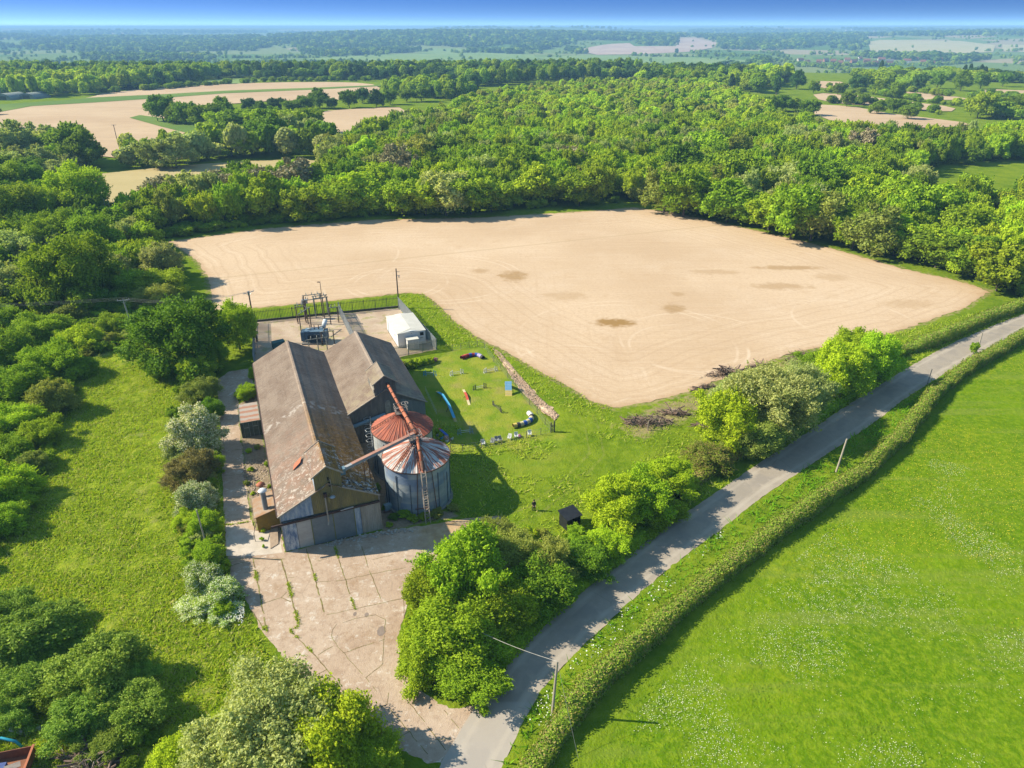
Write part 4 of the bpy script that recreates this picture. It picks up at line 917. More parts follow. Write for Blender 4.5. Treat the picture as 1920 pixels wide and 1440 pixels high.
# --- hedges
def hedge(name, line, w, h, mat, label, dens=38, leaf=.17, seed=1, smooth_n=1, taper=.8):
    pts_ = smooth_poly(line, smooth_n, False); rr = np.random.default_rng(seed); P_ = np.array([p[:2] for p in pts_]); seg = np.linalg.norm(np.diff(P_, axis=0), axis=1); Ls = np.concatenate([[0], np.cumsum(seg)]); Lt = Ls[-1]
    def at(s_):
        x = np.interp(s_, Ls, P_[:, 0]); y = np.interp(s_, Ls, P_[:, 1]); x2 = np.interp(np.minimum(s_ + .5, Lt), Ls, P_[:, 0]); y2 = np.interp(np.minimum(s_ + .5, Lt), Ls, P_[:, 1]); x1 = np.interp(np.maximum(s_ - .5, 0), Ls, P_[:, 0]); y1 = np.interp(np.maximum(s_ - .5, 0), Ls, P_[:, 1])
        d = np.stack([x2 - x1, y2 - y1], 1); d /= np.linalg.norm(d, axis=1)[:, None] + 1e-9; return np.stack([x, y], 1), np.stack([-d[:, 1], d[:, 0]], 1)
    n = int(Lt * (w + 2 * h) * dens); s_ = rr.random(n) * Lt; c, nv = at(s_)
    t = (rr.random(n) * 2 - 1) * (w / 2 + h); top = np.abs(t) < w / 2
    hv = h * (1 + .5 * (fbm(s_, s_ * 0 + 3, 2.6, 4) - .5) * 2); wv = w / 2 * (1 + .5 * (fbm(s_, s_ * 0 + 9 + np.sign(t) * 7, 2.4, 3) - .5) * 2)
    off = np.where(top, t / (w / 2) * wv * .9, np.sign(t) * wv * (1 + .08 * rr.normal(size=n))); zz_ = np.where(top, hv * (1 - .16 * (t / (w / 2)) ** 2), hv * (1 - (np.abs(t) - w / 2) / h)); zz_ = zz_ + rr.normal(size=n) * .07 * np.where(top, 1.6, .5)
    off = off * np.where(zz_ > h * .6, taper + (1 - taper) * (1 - (zz_ - h * .6) / h), 1)
    Q = np.column_stack([c + nv * off[:, None], np.maximum(zz_, .03)])
    N = np.where(top[:, None], np.array([0, 0, 1.0]), np.column_stack([nv * np.sign(t)[:, None], np.full(n, .25)])) + rdir(rr, n) * .8; N /= np.linalg.norm(N, axis=1)[:, None]
    V, F = leaf_quads(rr, Q, N, leaf)
    ks = np.arange(0, Lt, 1.0); c, nv = at(ks); hh = h * (1 + .5 * (fbm(ks, ks * 0 + 3, 2.6, 4) - .5) * 2) - .18; ww = w / 2 * .82
    prof = [(-ww, 0), (-ww, .65), (-ww * .75, 1), (ww * .75, 1), (ww, .65), (ww, 0)]; m = len(prof); b = len(V)
    CV = np.array([(c[i, 0] + nv[i, 0] * a, c[i, 1] + nv[i, 1] * a, z_ * hh[i]) for i in range(len(ks)) for a, z_ in prof])
    CF = np.array([(i * m + k, i * m + k + 1, (i + 1) * m + k + 1, (i + 1) * m + k) for i in range(len(ks) - 1) for k in range(m - 1)]) + b
    me = mesh_np(name, np.vstack([V, CV]), np.vstack([F, CF])); o = link(name, me, mat); return tag(o, label, 'hedge')
HR = GP([(975,1500),(1030,1400),(1075,1340),(1120,1282),(1200,1215),(1270,1150),(1370,1068),(1470,990),(1570,925),(1640,872),(1710,800),(1745,750),(1800,702),(1860,668),(1930,630),(2100,560),(2300,485)])
hedge('hedge', HR, 2.0, 1.75, LM['hedge'], 'long trimmed hedge between the lane and the bright green meadow', seed=3, dens=85, leaf=.12)
hedge('hedge', GP([(1262,935),(1300,905),(1350,872),(1400,842)]), 2.2, 1.6, LM['hedge'], 'short trimmed hedge on the field side of the lane below the willows', seed=4)
hedge('hedge', GP([(1665,668),(1720,655),(1780,632),(1850,600),(1930,572),(2060,528),(2250,470)]), 2.4, 1.8, LM['hedge'], 'trimmed hedge between the lane and the corner of the bare field', seed=5)
hedge('hedge', GP([(1270,950),(1240,975),(1180,1020),(1130,1062),(1070,1105),(1010,1155),(960,1205),(915,1262)]), 2.6, 1.1, LM['mid'], 'untrimmed leafy bank under the trees along the lane', seed=6)
hedge('hedge', GP([(1420,842),(1500,800),(1560,760),(1620,722),(1670,690)]), 2.4, 1.2, LM['mid'], 'low leafy bank under the willows along the lane', seed=7)
bush(1828,652,17,1.3,'mid','B','small ivy covered bush growing out of the trimmed hedge by the far pole')

# --- grass, weeds and flowers that nobody could count
def scatter_blades(name, regions, mats, label, hgt=.35, wid=.14, nb=3, seed=1):
    rr = np.random.default_rng(seed); QS = []
    for poly, n, excl in regions:
        A = np.array(poly); x0, y0 = A.min(0); x1, y1 = A.max(0); x0 = max(x0, -90); x1 = min(x1, 110); y0 = max(y0, 26)
        Q = np.column_stack([rr.uniform(x0, x1, n), rr.uniform(y0, y1, n)]); Q = Q[inpoly(Q, poly)]
        if excl is not None: Q = Q[fbm(Q[:, 0], Q[:, 1], 5, 2) > excl]
        for k in (FIELD, ROAD, YARD, SUB): Q = Q[sdf(Q, k) > .05]
        QS.append(Q)
    Q = np.vstack(QS); n = len(Q); V = []; 
    h = hgt * (.5 + rr.random(n)); cl = np.repeat(Q, nb, 0) + rr.normal(size=(n * nb, 2)) * wid * .8; h = np.repeat(h, nb); m = n * nb
    a = rr.uniform(0, 6.28, m); dx, dy = np.cos(a), np.sin(a); w = wid * (.6 + .6 * rr.random(m)); lean = rr.normal(size=(m, 2)) * .95
    b0 = np.column_stack([cl[:, 0] - dx * w / 2, cl[:, 1] - dy * w / 2, np.full(m, .02)]); b1 = np.column_stack([cl[:, 0] + dx * w / 2, cl[:, 1] + dy * w / 2, np.full(m, .02)])
    tp = np.column_stack([cl[:, 0] + lean[:, 0] * h, cl[:, 1] + lean[:, 1] * h, h + .03])
    me = mesh_np(name, np.stack([b0, b1, tp], 1).reshape(-1, 3), np.arange(3 * m).reshape(m, 3)); o = link(name, me, mats); return tag(o, label, None, None, 'stuff')
gm = leafmat('grass blades', (.18, .265, .012), (.29, .36, .025), (.36, .33, .12), .45, .1)
gm2 = leafmat('meadow blades', (.09, .20, .005), (.15, .27, .01), None, .45)
scatter_blades('rough_grass', [(ROUGH, 170000, None), (GP([(760,780),(1060,835),(1250,760),(1560,650),(1700,620),(1900,570),(1900,640),(1300,960),(900,1290),(880,1300),(930,1000),(850,960)]), 60000, .4), (GP([(745,552),(800,552),(900,640),(1150,765),(1150,800),(1050,770),(900,650),(820,650)]), 9000, None)], gm, 'tussocky rough grass on the field and verges', .3, .2, 3, 2)
scatter_blades('meadow_grass', [(MEADOW, 90000, None)], gm2, 'short tufts of bright grass across the meadow', .09, .16, 3, 9)
VERGE = wobble(GP(ROAD_R), 3, .1, False); VR = [(a, b) for a, b in VERGE]
scatter_blades('verge_grass', [(GP([(940,1440),(990,1335),(1100,1205),(1350,995),(1560,845),(1780,695),(1920,618),(1920,650),(1800,705),(1640,870),(1370,1068),(1120,1282),(1030,1420)]), 26000, None)], gm2, 'long green grass on the verge between the lane and the hedge', .45, .18, 3, 3)
def flowers(name, polys, n, col, label, size=.1, z=(.08, .3), thr=.5, sc=6, seed=5):
    rr = np.random.default_rng(seed); QS = []
    for poly in polys:
        A = np.array(poly); x0, y0 = A.min(0); x1, y1 = A.max(0); x1 = min(x1, 120); Q = np.column_stack([rr.uniform(x0, x1, n), rr.uniform(y0, y1, n)]); Q = Q[inpoly(Q, poly)]; Q = Q[fbm(Q[:, 0] + 40, Q[:, 1], sc, 3) + rr.normal(size=len(Q)) * .05 > thr]; QS.append(Q)
    Q = np.vstack(QS); Q = Q[sdf(Q, ROAD) > .15]; n = len(Q); C = np.column_stack([Q, rr.uniform(*z, n)]); N = rdir(rr, n) * .5 + np.array([0, 0, 1.0]); N /= np.linalg.norm(N, axis=1)[:, None]
    V, F = leaf_quads(rr, C, N, size, 1.0); o = link(name, mesh_np(name, V, F), col); return tag(o, label, None, None, 'stuff')
def tufts(name, Q, hgt, wid, mat, label, seed=3):
    rr = np.random.default_rng(seed); Q = np.repeat(np.asarray(Q), 3, 0); m = len(Q); Q = Q + rr.normal(size=(m, 2)) * .04; a = rr.uniform(0, 6.28, m); w = wid * (.6 + .6 * rr.random(m)); h = hgt * (.4 + rr.random(m)); dx, dy = np.cos(a) * w / 2, np.sin(a) * w / 2; ln = rr.normal(size=(m, 2)) * .8
    V = np.stack([np.column_stack([Q[:, 0] - dx, Q[:, 1] - dy, np.full(m, .01)]), np.column_stack([Q[:, 0] + dx, Q[:, 1] + dy, np.full(m, .01)]), np.column_stack([Q[:, 0] + ln[:, 0] * h, Q[:, 1] + ln[:, 1] * h, h])], 1).reshape(-1, 3)
    o = link(name, mesh_np(name, V, np.arange(3 * m).reshape(m, 3)), mat); return tag(o, label, None, None, 'stuff')
tufts('joint_weeds', JWP, .15, .1, gm, 'weeds and grass growing in the joints of the concrete yard')
wf = simple('white petals', (.78, .78, .72), (.62, .66, .52), 3); yf = simple('yellow petals', (.70, .58, .03), (.55, .50, .04), 3)
flowers('daisies', [GP([(1150,1440),(1200,1330),(1400,1120),(1600,960),(1750,860),(1920,900),(1980,1440)])], 70000, simple('pale seed heads', (.70, .70, .52), (.50, .56, .28), 3), 'pale seed heads and daisies speckled across the meadow', .075, (.05, .12), .53, 6)
flowers('buttercups', [GP([(1500,1040),(1700,860),(1800,720),(1920,660),(2100,700),(2000,1000),(1900,1200)])], 50000, yf, 'yellow buttercups drifting across the far part of the meadow', .08, (.08, .16), .48, 8, 6)
flowers('cow_parsley', [GP([(955,1400),(1000,1335),(1100,1215),(1200,1120),(1350,1000),(1360,1010),(1120,1240),(1040,1370),(990,1420)]), GP([(850,1290),(905,1240),(1000,1160),(1120,1065),(1270,955),(1270,985),(1060,1130),(960,1225),(900,1300)]), GP([(350,1090),(410,1090),(460,1150),(455,1180),(380,1160)]), GP([(1400,905),(1600,790),(1680,720),(1690,735),(1560,835),(1420,925)])], 5000, wf, 'white umbels of cow parsley on the verges', .13, (.3, .8), .55, 3, 7)
# ------------------------------------------------------------------ barns
def corr(u0, u1, pitch=.26):
    n = int((u1 - u0) / pitch * 4); return np.linspace(u0, u1, n + 1)
def corr_roof(name, p00, p10, p01, p11, mat, parent, amp=.028, thick=.05, rows=14, sag=.04, seed=0):
    """corrugated sheet spanning eave line p00-p10 and ridge line p01-p11; ridges run up the slope"""
    a, b, c_, d = map(Vector, (p00, p10, p01, p11)); L = (b - a).length; n = int(L / .26 * 4); nrm_ = (b - a).cross(c_ - a).normalized()
    if nrm_.z < 0: nrm_ = -nrm_
    V = []; rr = np.random.default_rng(seed)
    for j in range(rows + 1):
        t = j / rows
        for i in range(n + 1):
            s_ = i / n; p = (a * (1 - s_) + b * s_) * (1 - t) + (c_ * (1 - s_) + d * s_) * t
            k = amp * math.cos(i * math.pi / 2) - sag * math.sin(s_ * math.pi * 3 + seed) * .5 + .012 * (1 if (int(t * rows / 3.01)) % 2 else 0)
            V.append(p + nrm_ * k)
    F = [(j * (n + 1) + i, j * (n + 1) + i + 1, (j + 1) * (n + 1) + i + 1, (j + 1) * (n + 1) + i) for j in range(rows) for i in range(n)]
    m = MB().add(V, F); b0 = len(m.v); W = [a - nrm_ * thick, b - nrm_ * thick, d - nrm_ * thick, c_ - nrm_ * thick]; m.add(W, [(0, 3, 2, 1)])
    for q0, q1 in ((a, b), (b, d), (d, c_), (c_, a)): m.add([q0 - nrm_ * thick, q1 - nrm_ * thick, q1, q0], [(0, 1, 2, 3)])
    return m.build(name, mat, parent)
def corr_wall(m, pts_top, x0, x1, zbot, y, pitch=.2, amp=.02, nrm_=-1):
    """vertical corrugated wall in the plane y, between x0 and x1, top following the outline pts_top [(x,z)...], bottom at zbot"""
    n = max(4, int((x1 - x0) / pitch * 4)); xs = np.linspace(x0, x1, n + 1); zt = np.interp(xs, [p[0] for p in pts_top], [p[1] for p in pts_top])
    V = []
    for i, x in enumerate(xs):
        yy_ = y + nrm_ * amp * math.cos(i * math.pi / 2); V += [(x, yy_, zbot), (x, yy_, zt[i])]
    m.add(V, [(2 * i, 2 * i + 2, 2 * i + 3, 2 * i + 1) for i in range(n)])
    m.add([(x0, y - nrm_ * .06, zbot), (x1, y - nrm_ * .06, zbot)] + [(x, y - nrm_ * .06, z) for x, z in zip(xs[::-1], zt[::-1])], [tuple(range(len(xs) + 2))[::-1]])
    return m
def roofmat(name, front):
    s = NT(name, .92, .15); O = s.obj; x = s.xyz(O)
    c = s.mix(s.step(s.noise(O, .35, 4), .35, .65), (.25, .185, .145), (.32, .25, .20))
    c = s.mix(s.math('MULTIPLY', s.step(s.noise(O, 2.6, 4, .8), .5, .72), .6), c, (.15, .11, .085))
    c = s.mix(s.math('MULTIPLY', s.step(s.noise(O, 4.5, 5, .9), .53, .66), .6), c, (.50, .45, .38))
    c = s.mix(s.math('MULTIPLY', s.step(s.noise(s.mapv(O, (.5, 5, .5)), 1.0, 4, .8), .5, .68), .5), c, (.12, .09, .07))
    c = s.mix(s.math('MULTIPLY', s.step(s.noise(s.mapv(O, (3.5, .25, 3.5)), .8, 3, .7), .55, .7), .3), c, (.15, .11, .09))
    n = s.noise(O, .55, 4, .7)
    if front:
        # orange moss on the shaded slope, thickest towards the yard end; pink and white crusts on the other
        mo = s.math('MULTIPLY', s.step(x[0], 5.0, 5.6), s.step(s.math('ADD', x[1], s.math('MULTIPLY', n, 14)), 34, 14)); mo = s.math('MULTIPLY', mo, s.step(s.noise(O, .9, 4, .8), .3, .5))
        c = s.mix(s.math('MULTIPLY', mo, .92), c, s.mix(s.step(s.noise(O, 3, 4, .85), .35, .65), (.13, .06, .015), (.42, .22, .04)))
        lf = s.math('MULTIPLY', s.step(x[1], 24, 6), s.step(x[0], 5.7, 5.3)); c = s.mix(s.math('MULTIPLY', lf, s.math('MULTIPLY', s.step(n, .42, .6), .6)), c, (.35, .21, .15))
        c = s.mix(s.math('MULTIPLY', s.math('MULTIPLY', s.step(x[1], 16, 2), s.step(s.noise(O, 1.6, 4, .8), .52, .62)), .75), c, (.62, .56, .50))
        c = s.mix(s.math('MULTIPLY', s.math('MULTIPLY', s.step(s.math('ADD', x[1], s.math('MULTIPLY', n, 3)), 3.8, 3.2), s.step(x[0], 6.9, 7.4)), s.step(s.noise(O, 1.7, 4, .8), .45, .58)), c, s.mix(s.step(s.noise(O, 3.0, 3), .45, .6), (.06, .06, .065), (.50, .52, .54)))
        c = s.mix(s.math('MULTIPLY', s.step(s.math('ABSOLUTE', s.math('SUBTRACT', x[1], 20.5)), 2.0, .3), s.math('MULTIPLY', s.step(s.noise(O, 1.1, 4), .5, .62), .6)), c, (.60, .55, .50))
    else:
        c = s.mix(s.math('MULTIPLY', s.math('MULTIPLY', s.step(x[1], 9, 1), s.step(n, .42, .6)), .5), c, (.42, .36, .24))
    rid = s.step(s.math('ABSOLUTE', s.math('SUBTRACT', x[0], 5.55)), .9, .35)
    c = s.mix(s.math('MULTIPLY', rid, .12 if front else .35), c, (.40, .34, .29))
    s.bump(s.noise(O, 9, 3), .35, .03)
    return s.done(c)
ochre = simple('ochre lichened sheeting', (.30, .235, .09), (.20, .17, .085), .5, .85, streak=(2.5, 2.5, .5))
ochre2 = simple('ochre painted sheeting', (.36, .22, .035), (.26, .17, .035), .8, .8)
blues = simple('blue grey sheeting', (.20, .30, .46), (.50, .56, .66), 1.2, .7, .2, streak=(2, 2, .35))
bluep = simple('peeling blue sheeting', (.10, .18, .34), (.62, .66, .72), 1.3, .75, streak=(1.6, 1.6, .5))
whitep = simple('off white door sheet', (.52, .51, .50), (.42, .41, .40), .7, .75, streak=(.5, 1, 2))
roller = simple('grey blue roller shutter', (.19, .235, .28), (.24, .29, .33), .8, .6, .3)
ribbed = simple('pale ribbed sheet', (.44, .41, .37), (.34, .31, .27), .8, .8, streak=(3, 3, .4))
rustbeam = simple('rusty dark beam', (.10, .055, .05), (.05, .035, .03), 2)
verge = simple('pale verge capping', (.45, .40, .34), (.33, .28, .23), 2)
darkwall = simple('dark weathered cladding', (.12, .12, .115), (.19, .185, .17), .7, .85, streak=(2.5, 2.5, .4))
slatewall = simple('slate blue cladding', (.16, .19, .205), (.24, .26, .26), .8, .8, streak=(3, 3, .4))
zinc = simple('galvanised metal', (.50, .53, .56), (.38, .40, .43), 2, .45, .5)
black = simple('dark opening', (.015, .015, .015), (.02, .02, .02)); mossc = simple('mossy edge strip', (.16, .19, .06), (.22, .22, .10), 2)
rust = simple('orange rusted paint', (.50, .17, .085), (.36, .12, .07), 1.4, .75); rustd = simple('dark rust', (.20, .10, .07), (.12, .07, .05), 2)
W_, L_, E_, R_ = 11.16, 43.44, 5.12, 8.05
def barn(root, L_, mat_roof, front, wall_side):
    mid = W_ / 2; sl_ = (R_ - E_) / mid
    corr_roof('roof', (-.25, -.25, E_ - .25 * sl_), (-.25, L_ + .2, E_ - .25 * sl_), (mid, -.25, R_), (mid, L_ + .2, R_), mat_roof, root, seed=1)
    if front: corr_roof('roof', (W_ + .1, -.25, E_ - .1 * sl_), (W_ + .1, L_ + .2, E_ - .1 * sl_), (mid, -.25, R_), (mid, L_ + .2, R_), mat_roof, root, seed=2)
    else: corr_roof('roof', (W_ + .25, -.25, E_ - .25 * sl_), (W_ + .25, L_ + .2, E_ - .25 * sl_), (mid, -.25, R_), (mid, L_ + .2, R_), mat_roof, root, seed=2)
    rc = MB(); 
    N = int(L_ / 1.4)
    for i in range(N):
        a = -.25 + i * (L_ + .45) / N; b = a + (L_ + .45) / N + .03; hh = .02 if i % 2 else 0
        rc.add([(mid - .3, a, R_ - .3 * sl_ + .06 + hh), (mid - .12, a, R_ + .07 + hh), (mid + .12, a, R_ + .07 + hh), (mid + .3, a, R_ - .3 * sl_ + .06 + hh), (mid - .3, b, R_ - .3 * sl_ + .06 + hh), (mid - .12, b, R_ + .07 + hh), (mid + .12, b, R_ + .07 + hh), (mid + .3, b, R_ - .3 * sl_ + .06 + hh)],
               [(0, 4, 5, 1), (1, 5, 6, 2), (2, 6, 7, 3), (0, 1, 2, 3)])
    rc.build('ridge_cap', mat_roof, root)
    m = MB(); m.box(.02, .1, .1, L_ - .05, 0, E_ - .1); m.box(W_ - .1, W_ - .02, .1, L_ - .05, 0, E_ - .12)
    m.wallprism([(.1, 0), (W_ - .1, 0), (W_ - .1, E_ - .12), (mid, R_ - .12), (.1, E_ - .12)], L_ - .15, L_ - .05)
    m.build('wall', wall_side, root)
def dormer(root, u0, u1, z_eave, z_peak, depth, face, roofm, front, side):
    um = (u0 + u1) / 2; d = empty('dormer', (0, 0, 0)); d.parent = root; sl_ = (z_peak - z_eave) / (um - u0)
    m = MB(); corr_wall(m, [(u0, z_eave), (um, z_peak - .06), (u1, z_eave)], u0, u1, 6.7, -.06, nrm_=-1); m.build('wall', face, d)
    m = MB(); m.box(u0, u0 + .06, .01, depth, 6.4, z_eave); m.box(u1 - .06, u1, .01, depth, 6.4, z_eave); m.build('cheek', side, d)
    m = MB(); m.wallprism([(u0 + .07, 6.6), (u1 - .07, 6.6), (u1 - .07, z_eave - .05), (um, z_peak - .1), (u0 + .07, z_eave - .05)], depth - .12, depth - .04); m.build('back_wall', side, d)
    e = .28
    corr_roof('roof', (u0 - e, -.3, z_eave - e * sl_), (u0 - e, depth + .15, z_eave - e * sl_), (um, -.3, z_peak), (um, depth + .15, z_peak), roofm, d, rows=5, sag=.0)
    corr_roof('roof', (u1 + e, -.3, z_eave - e * sl_), (u1 + e, depth + .15, z_eave - e * sl_), (um, -.3, z_peak), (um, depth + .15, z_peak), roofm, d, rows=5, sag=.0)
    m = MB(); m.bar((u0 - e, -.33, z_eave - e * sl_ + .03), (um, -.33, z_peak + .04), .07, .16); m.bar((u1 + e, -.33, z_eave - e * sl_ + .03), (um, -.33, z_peak + .04), .07, .16)
    m.bar((u0 - e, depth + .16, z_eave - e * sl_ + .03), (um, depth + .16, z_peak + .04), .06, .12); m.bar((u1 + e, depth + .16, z_eave - e * sl_ + .03), (um, depth + .16, z_peak + .04), .06, .12)
    m.build('capping', verge, d); return d
# near barn
B1 = empty('barn', (BARN_O[0], BARN_O[1], 0), BARN_H, 'long near barn with a mossy grey roof and roller shutter front facing the yard', 'barn', 'pair of long corrugated barns')
RM1 = roofmat('mossy cement roof', True); RM2 = roofmat('grey cement roof', False)
barn(B1, L_, RM1, True, darkwall)
top = [(0, E_), (W_ / 2, R_), (W_, E_)]
m = MB(); corr_wall(m, top, .0, 3.6, 4.25, -.05, .26); m.build('wall_sheeting', blues, B1)
m = MB(); corr_wall(m, top, 3.6, W_, 4.25, -.05, .2); m.build('wall_sheeting', ochre, B1)
m = MB(); m.wallprism([(.1, 0), (W_ - .1, 0), (W_ - .1, E_ - .15), (W_ / 2, R_ - .2), (.1, E_ - .15)], .06, .12); m.build('inner_wall', darkwall, B1)
for x0, x1, mt, nm, am in ((.0, 1.55, bluep, 'wall_sheeting', .012), (1.6, 3.2, whitep, 'side_door', .006), (8.15, 8.85, blues, 'wall_sheeting', .012), (8.9, 11.16, ribbed, 'wall_sheeting', .022)):
    m = MB(); corr_wall(m, [(x0, 4.0), (x1, 4.0)], x0, x1, .04, -.06, .22 if am > .02 else .4, am); m.build(nm, mt, B1)
for x0, x1 in ((3.26, 5.66), (5.74, 8.1)):
    m = MB(); z = .05
    while z < 3.85: m.box(x0, x1, -.09, -.03, z, z + .135); m.box(x0, x1, -.075, -.03, z + .135, z + .15); z += .15
    r_ = m.build('roller_door', roller, B1); m = MB(); m.box(x0 + .02, x1 - .02, -.14, -.01, .01, .05); m.build('bottom_rail', rustd, r_)
m = MB()
for x in (3.23, 5.7, 8.12): m.box(x - .05, x + .05, -.13, -.02, 0, 4.0)
m.build('door_post', mossc, B1)
m = MB(); m.bar((-1.1, -.2, 3.86), (W_, -.2, 4.22), .16, .26); m.build('beam', rustbeam, B1)
m = MB(); m.box(8.9, 8.98, -.12, -.04, 0.02, 4.0); m.box(11.1, 11.2, -.12, .1, 0, E_ - .1); m.box(-.08, .03, -.12, .1, 0, E_ - .15); m.build('corner_trim', verge, B1)
m = MB(); m.bar((5.0, -.22, 3.98), (5.95, -.22, 4.02), .1, .12); m.bar((6.6, -.24, 4.15), (8.1, -.24, 4.25), .12, .1); m.build('strip_light', whitep, B1)
sl1 = (R_ - E_) / (W_ / 2)
m = MB(); m.bar((-.3, -.3, E_ - .3 * sl1 + .05), (4.15, -.3, E_ + 4.15 * sl1 + .05), .08, .14); m.bar((W_ + .12, -.3, E_ - .1 * sl1 + .05), (7.1, -.3, E_ + (W_ - 7.1) * sl1 + .05), .08, .14); m.build('capping', verge, B1)
dormer(B1, 4.15, 7.15, 9.35, 10.4, 5.4, ochre, RM1, True, blues)
m = MB(); m.box(5.62, 5.8, -.14, -.05, 8.45, 8.85); m.box(5.68, 5.92, -.14, -.05, 7.6, 8.2); m.build('hatch', black, B1)
m = MB(); m.bar((6.0, -.15, 6.9), (5.9, -.15, 8.6), .06, .08); m.build('bracket', verge, B1)
m = MB(); m.path([(5.1, -.1, 6.55), (5.1, -.4, 6.5), (5.1, -.45, 6.2), (5.1, -.5, 3.2), (5.0, -.8, 2.9)], .09, 8); m.build('downpipe', verge, B1)
m = MB(); m.box(4.95, 5.35, -.5, -.1, 6.5, 6.95); m.build('outlet_box', rustbeam, B1)
m = MB(); m.lathe([(.0, .18), (.18, .16), (.32, 0), (.34, -.03), (.0, -.03)], 14, (5.9, -.55)); lamp_ = m.build('floodlight', zinc, B1, True); lamp_.location = (0, 0, 6.45)
m = MB(); m.bar((5.6, -.1, 6.7), (5.9, -.55, 6.62), .05, .05); m.cbox((5.5, -.4, 5.7), .22, .2, .75); m.build('lamp_arm', ochre, lamp_); lamp_.children[0].location = (0, 0, -6.45)
m = MB()     # slipped sheet lying on the near roof
zz0 = lambda u: E_ + u * sl1
m.add([(2.3, 6.6, zz0(2.3) + .12), (3.3, 6.9, zz0(3.3) + .35), (3.6, 8.1, zz0(3.6) + .30), (2.6, 7.8, zz0(2.6) + .1), (2.3, 6.6, zz0(2.3) + .09), (3.3, 6.9, zz0(3.3) + .3), (3.6, 8.1, zz0(3.6) + .25), (2.6, 7.8, zz0(2.6) + .06)], [(0, 1, 2, 3), (7, 6, 5, 4), (0, 4, 5, 1), (1, 5, 6, 2), (2, 6, 7, 3), (3, 7, 4, 0)])
m.build('loose_sheet', rust, B1)
m = MB(); m.bar((-.32, 0, E_ - .22), (-.32, L_, E_ - .22), .14, .1); m.build('gutter', rustbeam, B1)
# lean-to with flues
m = MB(); lt = empty('lean_to', (0, 0, 0)); lt.parent = B1
corr_roof('roof', (-2.9, 4.4, 2.3), (-2.9, 8.6, 2.3), (-.05, 4.4, 3.1), (-.05, 8.6, 3.1), simple('rust stained cement sheet', (.42, .34, .27), (.40, .22, .11), .9), lt, rows=4, sag=0)
m.wallprism([(-2.7, 0), (-.02, 0), (-.02, 3.0), (-2.7, 2.25)], 4.7, 4.78); m.wallprism([(-2.7, 0), (-.02, 0), (-.02, 3.0), (-2.7, 2.25)], 8.3, 8.38); m.box(-2.7, -2.62, 4.8, 8.28, 0, 2.22); m.build('wall', ochre2, lt)
m = MB(); m.tube((-1.45, 5.4, 2.5), (-1.45, 5.4, 5.2), .3, n=16); fl = m.build('flue', simple('grey flue', (.22, .23, .25), (.30, .31, .32)), lt, False)
m = MB(); m.lathe([(.0, 5.55), (.3, 5.5), (.52, 5.3), (.52, 5.24), (.0, 5.24)], 20, (-1.45, 5.4)); m.build('cap', simple('white cowl', (.72, .74, .76), (.6, .62, .64)), fl, True)
m = MB(); m.tube((-1.6, 8.0, 2.5), (-1.6, 8.0, 4.4), .2, n=14); fl = m.build('flue', simple('grey flue small', (.26, .27, .3), (.32, .33, .34)), lt)
m = MB(); m.lathe([(.0, 4.85), (.25, 4.8), (.52, 4.55), (.5, 4.46), (.0, 4.46)], 18, (-1.6, 8.0)); m.build('cap', rust, fl, True)
# far barn
B2L = (11.16, 20.52)
B2 = empty('barn', BL(*B2L), BARN_H, 'far barn with a clean grey roof and dark front behind the red topped silo', 'barn', 'pair of long corrugated barns')
W_1 = W_
L2 = 22.9
barn(B2, L2, RM2, False, slatewall)
m = MB(); corr_wall(m, top, .0, W_, 0, -.05, .2); m.build('wall_sheeting', darkwall, B2)
m = MB(); corr_wall(m, [(7.6, 6.2), (W_, 4.9)], 7.6, W_, 3.0, -.11, .2); m.build('wall_sheeting', slatewall, B2)
m = MB(); m.wallprism([(5.3, 4.3), (6.1, 4.3), (6.1, 6.0), (5.9, 6.3), (5.5, 6.3), (5.3, 6.0)], -.16, -.1); m.build('hatch', simple('worn hatch', (.33, .33, .30), (.2, .2, .18)), B2)
m = MB(); m.bar((-.3, -.3, E_ - .3 * sl1 + .05), (4.0, -.3, E_ + 4.0 * sl1 + .05), .1, .16); m.bar((W_ + .3, -.3, E_ - .3 * sl1 + .05), (7.05, -.3, E_ + (W_ - 7.05) * sl1 + .05), .1, .16); m.build('capping', verge, B2)
m = MB(); m.bar((3.95, .0, 8.05), (3.95, 2.4, 8.05), .16, .5); m.build('upstand', verge, B2)
dormer(B2, 4.0, 7.05, 9.25, 10.3, 4.6, darkwall, RM2, False, darkwall)
m = MB(); m.tube((.3, -.45, 3.2), (5.2, -.45, 4.3), .28, n=12); m.build('duct', simple('blue duct', (.14, .24, .33), (.2, .3, .38)), B2)
m = MB(); m.tube((2.9, -.9, 0), (2.9, -.9, 4.6), .09, n=8)
for z in (2.2, 2.9, 3.6, 4.3): m.path([(2.9 + .1, -.9, z), (2.5, -1.2, z), (2.0, -1.0, z), (2.0, -.6, z), (2.5, -.3, z), (2.9, -.6, z)], .035, 5)
m.build('ladder_cage', zinc, B2)

